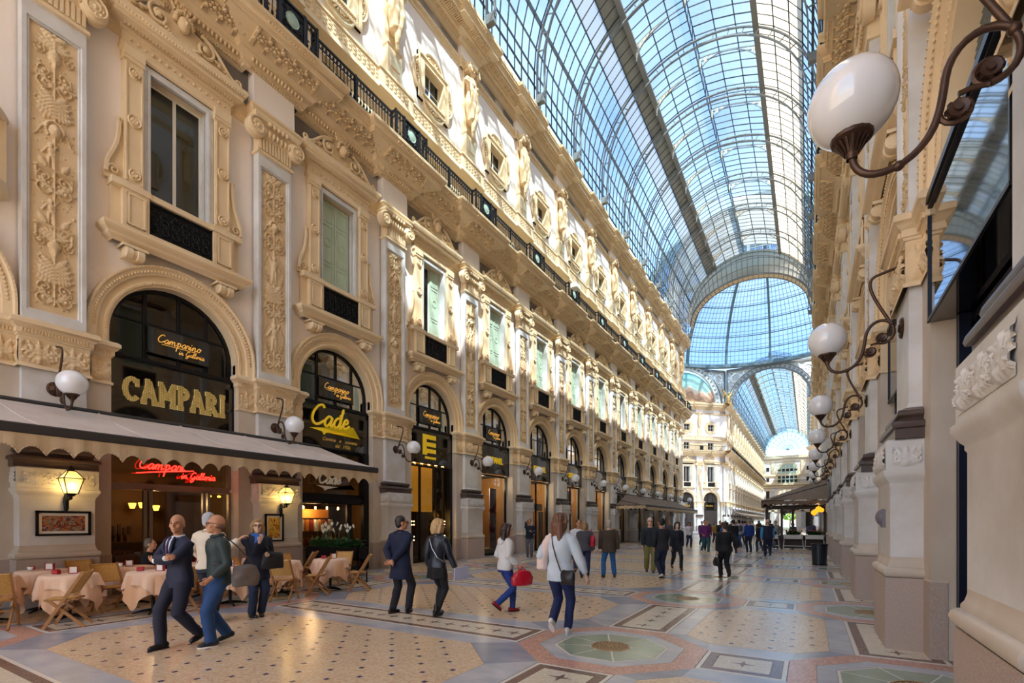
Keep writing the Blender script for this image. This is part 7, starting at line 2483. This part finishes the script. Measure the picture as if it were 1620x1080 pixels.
def wpt(I, p):
    """local point of a person to the world"""
    o = I['obj']; c_, s_ = math.cos(I['rz']), math.sin(I['rz'])
    return Vector((o.location.x + p[0] * c_ - p[1] * s_, o.location.y + p[0] * s_ + p[1] * c_, p[2]))
def bag(I, p, w, h, d, col, label, kind='tote', strap=None, rough=.4, yaw=0):
    """bag carried by a person: own thing at its true place"""
    W = wpt(I, p)
    t = thing('handbag', label, 'bag', W, I['rz'] + yaw)
    m = MB()
    k = {'tote': (.92, 1.0, .8), 'bowl': (.8, 1.05, 1.0), 'sling': (.95, 1.0, .95)}[kind]
    loft(m, [(0, 0, -h / 2, w / 2 * k[1] * .9, d / 2 * .9, 0), (0, 0, -h / 2 + .02, w / 2 * k[1], d / 2, 0), (0, 0, 0, w / 2 * k[1] * 1.02, d / 2 * 1.08, 0), (0, 0, h / 2 - .03, w / 2 * k[0], d / 2 * k[2] * .7, 0), (0, 0, h / 2, w / 2 * k[0] * .9, d / 2 * .3, 0)], 24)
    mm = remesh(m, .011, 2); folds(mm, .012, 18, len(label)); setmat(mm, cm(col, rough)); ob('bag_body', mm, t)
    if strap:
        m = MB(); m.tube([Vector(q) - Vector(p) for q in strap], .009, 6)
        so = ob('strap', m.mesh('strap', cm(col if kind != 'sling' else '#4a3a3a', .5), True), t, rz=-yaw)
    return t

# --- the two men walking out to the left
def suit_x(I):
    m = MB(); e = I['arms']
    for q in 'LR':
        S_, el, w = e[q]; d = (w - el).normalized()
        m.tube([w - d * .02, w + d * .012], .036, 12)
    ob('cuffs', m.mesh('cuffs', cm('#eef0f4', .7), True), I['obj'])
person('bald man in navy suit, arms crossed, striding past the cafe tables', -7.17, 3.30, 246, 1.765,
       dict(L=(-.06, -.17, 0, .42, -4), R=(.06, .24, 0, 0, 4)), dict(L=(.12, .24, 1.16, (0, -.6, .4), (1, .1, .15)), R=(-.14, .26, 1.20, (0, -.6, .4), (-1, .05, .1))), (36, 3), False, 1, ('bald', '#94705c'),
       ('#d9e2ef', -.1, .4, .004, 0), ('#1b2138', .012), '#0e0e12', ('#1d2440', .13, .97, .020, .10, .7), tie='#4a2f5e', elbows=dict(L=(-1, .3, -.6), R=(1, .3, -.6)), extra=suit_x, collar=('#e4eaf4', .014))
def green_x(I):
    bag(I, (-.26, -.20, .93), .34, .27, .14, '#6b625e', 'grey brown messenger bag at the hip of the man in the green jacket', 'sling', [(-.27, -.30, 1.08), (-.12, -.15, 1.32), (.10, -.02, 1.50), (.13, .09, 1.45), (.03, .17, 1.25), (-.14, .15, 1.12), (-.28, -.0, 1.05)], .8, PI / 2)
person('bald bearded man in dark green jacket and blue jeans with glasses and shoulder bag', -6.80, 3.62, 228, 1.75,
       dict(L=(-.07, .16, 0, 0, 8), R=(.08, -.08, 0, .25, -5)), dict(L=(-.20, .16, .93), R=(.24, .02, .90)), (-16, 2), False, 1, ('bald', '#7d604f'),
       ('#3d3a5c', .02, .4, .006, 0), ('#20467c', .016), '#1a2430', ('#2a3a3c', .10, .95, .024, .06, .6), glasses='clear', collar=('#26343a', .026), extra=green_x)
# --- couple behind them
person('grey-haired man in cream sweater seen from behind, arm round the woman in scarf', -8.40, 4.25, 84, 1.80,
       dict(L=(-.09, .05, 0, 0), R=(.09, -.05, 0, 0)), dict(R=(.57, -.06, 1.34, (0, 0, -1)), L=(-.2, .22, .95)), (-15, 0), False, 0, ('short', '#b9bcc4'),
       ('#e0d4c2', .06, .97, .020, .0), ('#232b3c', .012), '#e0e0e2', elbows=dict(R=(.3, -.5, -1), L=(-1, -.4, 0)), collar=('#e0d4c2', .02))
def scarf_x(I):
    m = MB(); z = I['pz']
    c = I['up'](0, 0, z + .53 * I['s'])
    m.tube([c + Vector((.085 * math.cos(a_), .085 * math.sin(a_) + .01, .01 * math.sin(3 * a_))) for a_ in np.linspace(0, 2 * PI, 18)[:-1]], .036, 8, closed=True)
    m.tube([c + Vector((.03, .10, -.02)), c + Vector((.05, .15, -.12)), c + Vector((.07, .17, -.22))], [.05, .05, .03], 8)
    ob('scarf', m.mesh('scarf', cm('#2f66b8', .8), True), I['obj'])
    bag(I, (-.20, .20, .98), .38, .28, .15, '#17171b', 'black shoulder bag on the woman in the blue scarf', 'sling', [(-.20, .20, 1.10), (-.05, .19, 1.3), (.10, .05, 1.46), (.1, -.12, 1.40), (-.15, -.12, 1.1), (-.25, .1, 1.05)], .6)
person('woman with fair bobbed hair, glasses and blue scarf in dark navy coat', -8.28, 4.98, 318, 1.70,
       dict(L=(-.08, .02, 0, 0, 10), R=(.08, .06, 0, 0, -12)), dict(R=(.05, .26, 1.36, (0, -1, .2)), L=(-.1, .25, 1.12)), (-22, 2), True, 2, ('bob', '#a88658'),
       ('#2a3550', .0, .9, .008, 0), ('#1e2b48', .012), '#15151a', ('#1a1f33', .26, .96, .028, .12, .8), glasses='clear', extra=scarf_x, build=1.12)
# --- pair in the middle
person('man in long navy overcoat seen from behind, hands clasped at his back', -6.36, 6.52, 62, 1.765,
       dict(L=(-.10, -.06, 0, .0, 12), R=(.11, .12, 0, .05, -14)), dict(L=(-.06, -.20, .93, (0, -1, 0), (1, -.2, -.3)), R=(-.01, -.215, .95, (0, -1, 0), (-1, -.2, -.4))), (-38, 2), False, 1, ('short', '#2e2824'),
       ('#6a6aa0', .0, .4, .004, 0), ('#191b26', .010), '#1b1715', ('#17223f', .30, .97, .026, .13, .85), glasses='clear', elbows=dict(L=(-1, -.5, 0), R=(1, -.5, 0)), collar=('#17223f', .024))
def leather_x(I):
    w = I['arms']['R'][2]
    W = wpt(I, (w.x + .02, w.y + .13, w.z - .10))
    f = MB(); f.box(-.006, .006, -.17, .17, -.115, .115); f.box(.006, .009, -.16, .16, -.105, .105)
    tag(ob('paper_folder', f.mesh('paper_folder', mat('pale_blue_paper', '#c3cdf0', .6)), None, W, I['rz'], (0.05, .1, I['rz'])), 'pale blue paper folder in the hand of the woman in the leather jacket', 'folder')
    m = MB(); u = I['up']; z = I['pz']; s = I['s']
    m.tube([u(-.13 * s, -.02, z + .53 * s), u(-.08 * s, -.125, z + .46 * s), u(.02 * s, -.150, z + .30 * s), u(.14 * s, -.13, z + .14 * s), u(.20 * s, -.02, z + .06 * s)], .007, 6)
    ob('chain_strap', m.mesh('chain_strap', mat('silver_chain', '#b9b9b4', .3, .8)), I['obj'])
person('blonde woman in black leather jacket, short black skirt and ankle boots', -5.60, 6.66, 52, 1.705,
       dict(L=(-.05, .06, .02, 0, 5), R=(.05, -.04, .02, .0, -5)), dict(R=(.30, .16, .86), L=(-.24, .05, .86)), (-30, 0), True, 2, ('bob', '#c9a572'),
       None, ('#16151a', -.004), '#0f0f12', ('#1e2430', .05, .97, .020, .05, .38, .012), skirt=('#121216', .24), glasses='sun', extra=leather_x, collar=('#1e2430', .022))
# --- two women walking right
def white_x(I):
    w = I['arms']['R'][2]
    bag(I, (w.x + .04, w.y + .07, w.z - .22), .20, .27, .40, '#b5152c', 'shiny red handbag carried by the woman in the white sweatshirt', 'bowl', [(w.x + .04, w.y - .02, w.z - .12), (w.x + .0, w.y + .02, w.z - .02), (w.x + .02, w.y + .08, w.z - .03), (w.x + .05, w.y + .16, w.z - .12)], .22)
    m = MB(); c = I['up'](0, -.10, I['pz'] + .47 * I['s']); m.ball(c, .12, .06, .09, 12, 8); ob('hood', setmat(remesh(m, .012), cm('#dcdcdc')), I['obj'])
person('dark-haired woman in white hooded sweatshirt, blue jeans and red shoes', -4.70, 7.62, 22, 1.63,
       dict(L=(-.06, .10, 0, 0, 0), R=(.06, -.24, 0, .75, 0)), dict(R=(.27, .16, .96), L=(-.18, .16, 1.05)), (-12, 0), True, 2, ('long', '#3a2218'),
       ('#dcdcdc', .07, .97, .026, .0, .9), ('#1c3a86', .004), '#8f1626', extra=white_x)
def blue_x(I):
    bag(I, (.16, -.16, .86), .27, .20, .11, '#17171c', 'small black bag at the hip of the woman in the pale blue cardigan', 'sling', [(.08, -.20, .95), (.0, -.19, 1.15), (-.06, -.165, 1.33), (-.10, -.10, 1.46), (-.11, .0, 1.50), (-.08, .12, 1.42), (.1, .18, 1.15), (.24, .06, .98), (.26, -.12, .95)], .45, -.3)
    m = MB(); u = I['up']; z = I['pz']; s = I['s']
    m.tube([u(-.11 * s, .0, z + .53 * s), u(-.20 * s, -.06, z + .40 * s), u(-.25 * s, -.06, z + .2 * s), u(-.27 * s, -.05, z + .02 * s)], [.04, .06, .075, .07], 10)
    mm = remesh(m, .013); folds(mm, .012, 22, 4, .1); setmat(mm, cm('#e6cfc6')); ob('scarf', mm, I['obj'])
person('tall woman with long brown hair in pale blue cardigan and dark jeans', -3.12, 6.52, 62, 1.79,
       dict(L=(-.05, -.20, 0, .85, -6), R=(.06, .14, 0, 0, -8)), dict(R=(.36, .10, .86), L=(-.22, .14, .98)), (-32, 2), True, 2, ('long', '#6f4a35'),
       None, ('#1a2858', .004), '#eceae8', ('#c9d6e2', .13, .97, .026, .08, .9, .012), glasses='clear', extra=blue_x)
# --- middle distance
V2 = .019
def phone_x(I):
    w = I['arms']['R'][2]; W = wpt(I, (w.x - .03, w.y + .02, w.z + .08))
    f = MB(); f.cbox(-.035, .035, -.006, .006, -.07, .07, .004); tag(ob('mobile_phone', f.mesh('mobile_phone', M_DARK), None, W, I['rz']), 'dark phone held to the ear of the man by the left shops', 'phone')
person('man on the phone in dark jacket and grey trousers by the left shops', -11.35, 20.3, 262, 1.80, None, dict(R=(.10, .10, 1.55, (-1, 0, 0), (0, .2, 1)), L=(-.12, .28, 1.18)), (0, 5), False, 1, ('short', '#1c1714'), ('#5a86c0', .03, .4, .006, 0), ('#5f5f68', .010), '#1b1715', ('#1c2233', .10, .97, .022, .05), vox=V2, extra=phone_x)
def grey_x(I): bag(I, (.24, -.04, 1.10), .14, .32, .34, '#b01a30', 'red shoulder bag on the woman in the grey jacket', 'tote', [(.24, -.14, 1.25), (.19, -.06, 1.46), (.22, .06, 1.25)], .5)
person('woman with short fair hair in dark grey jacket, seen from behind', -5.72, 13.6, 82, 1.67, None, None, (0, 0), True, 0, ('bob', '#9a7c50'), None, ('#1d2a52', .006), '#15151a', ('#4a4a52', .09, .97, .024, .06), vox=V2, extra=grey_x, build=1.1)
person('young man in white shirt facing the viewer, half hidden by the grey jacket', -6.35, 14.6, 268, 1.76, WALK, None, (0, 0), False, 1, ('short', '#1e1713'), ('#dfe3ee', .05, .97, .014, 0), ('#28407e', .006), '#15151a', vox=V2)
person('man in brown tweed jacket and blue jeans, seen from behind', -5.12, 14.05, 92, 1.71, dict(L=(-.17, 0, 0, 0, -8), R=(.17, .03, 0, .05, 20)), None, (-8, 0), False, 0, ('short', '#b5a79c'), ('#c9c9c9', 0, .4, .004, 0), ('#225f9e', .012), '#2a1c16', ('#463a30', .16, .96, .028, .06), vox=V2, build=1.12)
person('white-haired man in olive trousers and open dark jacket, walking forward', -4.48, 16.15, 262, 1.80, dict(L=(-.09, .12, 0, 0), R=(.09, -.12, 0, .3)), None, (0, 4), False, 0, ('short', '#dedcd8'), ('#27466c', .05, .6, .016, 0), ('#7d7843', .022), '#4b4660', ('#262a33', .10, .97, .024, .08), vox=V2, glasses='clear')
person('man in black quilted jacket and dark jeans, seen from behind beside the white-haired man', -3.68, 14.55, 98, 1.78, dict(L=(-.07, -.10, 0, .3), R=(.08, .12, 0, 0)), dict(R=(.55, .12, 1.22), L=(-.24, 0, .9)), (0, 0), False, 1, ('short', '#14110f'), ('#22242c', .10, .97, .030, .0), ('#1c2540', .008), '#d0d0d0', vox=V2, elbows=dict(R=(.3, -1, -.5)))
person('woman in dark coat behind the black quilted jacket', -3.95, 17.6, 268, 1.68, WALK, None, (0, 0), True, 2, ('bob', '#2c2019'), None, ('#1e1e26', .004), '#15151a', ('#23252e', .25, .97, .024, .1), vox=V2)
person('man in purple hooded top and green jeans, walking towards the viewer', -4.70, 27.5, 268, 1.80, WALK, dict(L=(-.2, .2, 1.0), R=(.2, .2, 1.0)), (0, 3), False, 1, ('short', '#221a16'), ('#6b2a70', .08, .97, .030, .0), ('#2b5a66', .006), '#eceae8', vox=V2)
def blackw_x(I):
    w = I['arms']['L'][2]; bag(I, (w.x, w.y, w.z - .30), .16, .27, .36, '#141418', 'black handbag hanging from the hand of the woman in black', 'tote', [(w.x, w.y - .10, w.z - .17), (w.x, w.y, w.z - .05), (w.x, w.y + .10, w.z - .17)], .4)
person('woman in black jacket and trousers with curly hair, seen from behind', -2.12, 15.7, 88, 1.66, dict(L=(-.07, .14, 0, 0), R=(.06, -.14, 0, .6)), dict(R=(.42, .04, .95), L=(-.24, .04, .84)), (0, 0), True, 0, ('fluff', '#3a2a20'), None, ('#16161a', .012), '#15151a', ('#1a1a1e', .10, .97, .030, .06), vox=V2, extra=blackw_x, build=1.15)
def vest_x(I):
    w = I['arms']['R'][2]; bag(I, (w.x, w.y, w.z - .26), .14, .26, .38, '#5a5f78', 'grey blue bag in the hand of the man in the dark vest', 'tote', [(w.x, w.y - .1, w.z - .14), (w.x, w.y, w.z - .04), (w.x, w.y + .1, w.z - .14)], .6)
person('bald man in dark vest over bright blue sleeves, seen from behind on the right', -1.68, 26.5, 72, 1.80, dict(L=(-.08, .12, 0, 0), R=(.08, -.14, 0, .7)), None, (0, 0), False, 0, ('bald', '#a88468'), ('#3f8fd0', .04, .97, .022, 0), ('#1b2444', .012), '#1b1715', ('#1c2036', .06, .12, .034, .02), vox=V2, extra=vest_x, build=1.1)
# --- crowd towards the octagon
CROWD = [
 ('man in bright navy jacket, seen from behind, left of the dark vest', -2.85, 30.4, 92, 1.80, False, '#1d3f8a', '#1c2742', '#9a8a7c', 1),
 ('woman in black coat beside the bright navy jacket', -2.35, 30.9, 90, 1.62, True, '#1b1c20', '#3a3c44', '#241b16', 1),
 ('man with grey backpack and lilac sleeves, seen from behind', -3.85, 34.7, 88, 1.82, False, '#b9b4d4', '#2b5a98', '#1e1815', 2),
 ('woman in white jacket with blue bag strap, walking forward', -7.25, 32.8, 265, 1.70, True, '#e4e6e8', '#1c1d26', '#2a1f18', 3),
 ('young woman in pale T-shirt and dark jeans, walking forward', -6.75, 33.6, 272, 1.68, True, '#dcd6de', '#202a4c', '#3a281e', 3),
 ('man in black beside the pale T-shirt', -6.45, 36.5, 270, 1.75, False, '#1d1d22', '#1f2028', '#1b1512', 3),
 ('man in dark red behind the purple top', -5.2, 31.0, 270, 1.76, False, '#5e2430', '#22242c', '#1d1613', 3),
 ('child-sized woman in blue top behind the purple man', -4.6, 33.5, 268, 1.60, True, '#2b5ea8', '#2a2c36', '#2c2018', 3),
 ('tall man in black, back turned, behind the woman in black', -3.35, 27.8, 90, 1.80, False, '#17181c', '#1a1b20', '#17120f', 1),
 ('man in dark jacket behind the white-haired man', -5.6, 21.8, 270, 1.74, False, '#25272e', '#23252e', '#1d1613', 3),
 ('man in grey coat on the far left of the crowd', -8.6, 36.0, 262, 1.75, False, '#4c4f58', '#23252e', '#2a211b', 3),
 ('woman in red top deep in the crowd', -4.9, 42.0, 270, 1.66, True, '#8d2f38', '#23252e', '#2a1f18', 3),
 ('man in olive jacket deep in the crowd', -5.9, 44.0, 92, 1.78, False, '#4f4d3a', '#22263a', '#1d1613', 3),
 ('man in white shirt deep in the crowd', -4.2, 40.0, 92, 1.78, False, '#dcdcdc', '#22263a', '#2b221c', 3),
 ('woman in brown coat deep in the crowd', -3.2, 41.5, 90, 1.66, True, '#6a4a36', '#22242c', '#5a3e2a', 3),
 ('man in dark blue coat near the far awning', -7.8, 47.0, 268, 1.78, False, '#232c44', '#22242c', '#1d1613', 3),
 ('woman in pale coat near the octagon', -5.1, 52.0, 270, 1.67, True, '#cfc4b4', '#22242c', '#3a281e', 3),
 ('man in black coat near the octagon', -3.9, 50.0, 92, 1.79, False, '#1b1c22', '#22242c', '#1d1613', 3),
 ('man in grey suit near the octagon', -6.7, 54.0, 92, 1.80, False, '#5a5c64', '#4a4c54', '#2b221c', 3),
 ('man in black jacket among the first row of the crowd', -5.5, 38.2, 270, 1.77, False, '#1c1c20', '#22242c', '#1d1613', 3),
 ('woman in mustard scarf and dark coat in the crowd', -6.2, 40.5, 268, 1.66, True, '#a8823a', '#22242c', '#2a1f18', 3),
 ('man in blue shirt in the crowd, back turned', -4.6, 45.5, 90, 1.78, False, '#3a5f9a', '#22242c', '#1d1613', 3),
 ('man in maroon jacket in the crowd', -3.6, 46.5, 92, 1.80, False, '#5a2a30', '#2a2c34', '#1d1613', 3),
 ('woman in white blouse far in the crowd', -5.6, 48.5, 270, 1.68, True, '#e2e0dc', '#22242c', '#4a3626', 3),
 ('man in charcoal coat far in the crowd', -2.9, 49.0, 90, 1.82, False, '#2b2c32', '#22242c', '#14110f', 3),
 ('woman in dark green coat far in the crowd', -6.4, 57.5, 270, 1.67, True, '#2c4438', '#22242c', '#3a281e', 3),
 ('man in navy suit far in the crowd', -4.4, 56.0, 268, 1.80, False, '#20283e', '#1c2233', '#1d1613', 3),
 ('man in beige jacket far in the crowd', -5.4, 61.0, 92, 1.79, False, '#b8a68a', '#2a2c34', '#2b221c', 3),
 ('woman in teal top behind the timber screen', -.9, 38.5, 200, 1.66, True, '#3a8a98', '#22242c', '#3a281e', 3),
 ('man in white shirt behind the timber screen', -1.9, 37.6, 250, 1.76, False, '#d4d4d4', '#22242c', '#1d1613', 3),
 ('man in lilac shirt behind the timber screen by the pier', .15, 37.8, 240, 1.74, False, '#7a7cb4', '#22242c', '#2b221c', 3)]
for i, (lab, x, y, ph, h, fem, c1, c2, hc, k) in enumerate(CROWD):
    I = person(lab, x, y, ph, h, dict(L=(-.08, .15, 0, 0), R=(.08, -.15, 0, .5)) if i % 3 else None, None, (0, 0), fem, (0, 1, 2)[i % 3], ('bob' if fem else 'short', hc), (c1, .09 if fem else .08, .97, .024, .02), (c2, .010), '#15151a', vox=.026)
    if i == 2:
        m = MB(); c = I['up'](0, -.20, I['pz'] + .30 * I['s']); m.ball(c, .15, .10, .22, 12, 8)
        tag(ob('backpack', setmat(remesh(m, .02), cm('#4c4f58')), None, I['obj'].location, I['rz']), 'grey backpack on the man with lilac sleeves', 'bag')
# --- seated guests at the rear tables
SIT = dict(L=(-.10, .42, 0, 0), R=(.10, .42, 0, 0))
person('grey-haired man in dark suit seated at a rear cafe table', -12.35, 5.0, 20, 1.74, SIT, dict(L=(-.10, .42, 1.02), R=(.12, .42, 1.02)), (0, 4), False, 0, ('short', '#6f6a68'), ('#d8d8dc', 0, .4, .004, 0), ('#1c1d26', .01), '#15151a', ('#191b22', .06, .97, .022, 0), vox=V2, seat=.45, tie='#3a3a4a')
person('guest in pale shirt seated further back by the cafe door', -12.1, 6.25, 200, 1.70, SIT, dict(L=(-.10, .40, 1.0), R=(.12, .40, 1.0)), (0, 4), True, 2, ('bob', '#3a281e'), ('#cfc8c8', .05, .9, .018, 0), ('#2c2c34', .01), '#15151a', vox=V2, seat=.45)
# ------------------------------------------------------------------ carved figures on the attic pilasters
def statue_mesh(fem, seed):
    m = MB()
    loft(m, [(0, .0, -1.25, .24, .16, 0), (.0, 0, -.9, .27, .19, 0), (.02, 0, -.45, .30, .21, 0), (0, 0, -.1, .30, .22, 0), (0, 0, .15, .22, .17, 0), (0, .02, .45, .29, .21, 0), (0, 0, .68, .32, .19, 0), (0, 0, .8, .16, .12, 0)], 20)
    m.tube([(0, .02, .74), (0, .05, .95)], .085, 10); m.ball((0, .07, 1.08), .13, .15, .18, 12, 10); m.ball((0, .21, 1.05), .03, .03, .05, 6, 5)
    if not fem: m.ball((0, .16, .95), .10, .09, .12, 10, 8)
    for i in range(12): m.ball((.13 * math.cos(i * .52), .05 + .12 * math.sin(i * .52), 1.17 + .04 * math.sin(i * 1.7)), .06, .06, .06, 6, 5)
    for q in (-1, 1):
        e = (q * .46, .05, .40 if (q + seed) % 2 else .85); w = (q * .14, .27, .30 if (q + seed) % 2 else 1.25)
        m.tube([(q * .26, 0, .66), e, w], [.11, .09, .06], 10); m.ball(w, .07, .06, .08, 8, 6)
        m.tube([(q * .1, .14, -.1), (q * .14, .20, -.6), (q * .12, .14, -1.2)], [.15, .13, .09], 10)
    for i in range(6):
        a_ = -.3 + .12 * i
        m.tube([(a_ * 1.0, .20, .4), (a_ * .7 + .1, .26, .0), (a_ * .8, .24, -.5), (a_ * .6, .16, -1.2)], [.03, .05, .04, .03], 6)
    m.tube([(-.05, .12, -1.1), (0, .13, -1.5), (.02, .1, -1.95)], [.16, .10, .04], 8)
    for i in range(7): m.ball((.05 * math.sin(i * 2), .16, -1.3 - .1 * i), .06, .05, .06, 6, 5)
    mm = remesh(m, .028, 1); folds(mm, .018, 14, seed, .35)
    n = len(mm.vertices); co = np.zeros(n * 3); mm.vertices.foreach_get('co', co); co = co.reshape(n, 3)
    mm.vertices.foreach_set('co', np.stack([co[:, 1] + .26, -co[:, 0], co[:, 2] * .98 + 21.05], 1).ravel()); mm.update()
    return setmat(mm, M_CREAMSTONE)
stm = [statue_mesh(i % 2, i) for i in range(3)]
b = MB()
b.mold([(0, 17.98), (.05, 18.0), (.05, 18.1), (.02, 18.14), (0, 18.2), (0, 19.2), (.03, 19.25)], [(0, -.36), (.26, -.36), (.26, .36), (0, .36)], TA); b.add([(.3, -.38, 19.25), (.3, .38, 19.25), (0, .38, 19.25), (0, -.38, 19.25)], [(0, 1, 2, 3)], TA)
b.box(.0, .10, -.34, .34, 19.2, 22.1, TA); b.box(.26, .29, -.22, .22, 18.5, 18.95, TA)
me_sp = b.mesh('statue_pedestal', FM)
b = MB()
b.box(0, .42, -.30, .30, 22.05, 22.2, TA); b.box(0, .5, -.36, .36, 22.2, 22.3, TA)
for s in (-1, 1):
    b.lathe([(0, .06), (.12, .06), (.15, .02), (.15, -.06), (0, -.06)], 12, (.46, s * .27, 22.06), 'x', CS)
b.tube([(.5, -.2, 22.15), (.58, 0, 22.1), (.5, .2, 22.15)], .06, 6, CS)
me_sc = b.mesh('statue_capital', FM, 40)
for wall, n_, xw, rz in ((wall_left, NB + 1, XL, 0), (wall_right, 9, XR, PI)):
    for k in range(n_):
        t = ob('statue', stm[k % 3], wall, (xw, Y0 + P * k + (DYL if rz == 0 else 0), 0), rz)
        ob('pedestal', me_sp, t); ob('capital', me_sc, t)
bpy.data.scenes.remove(BENCH)
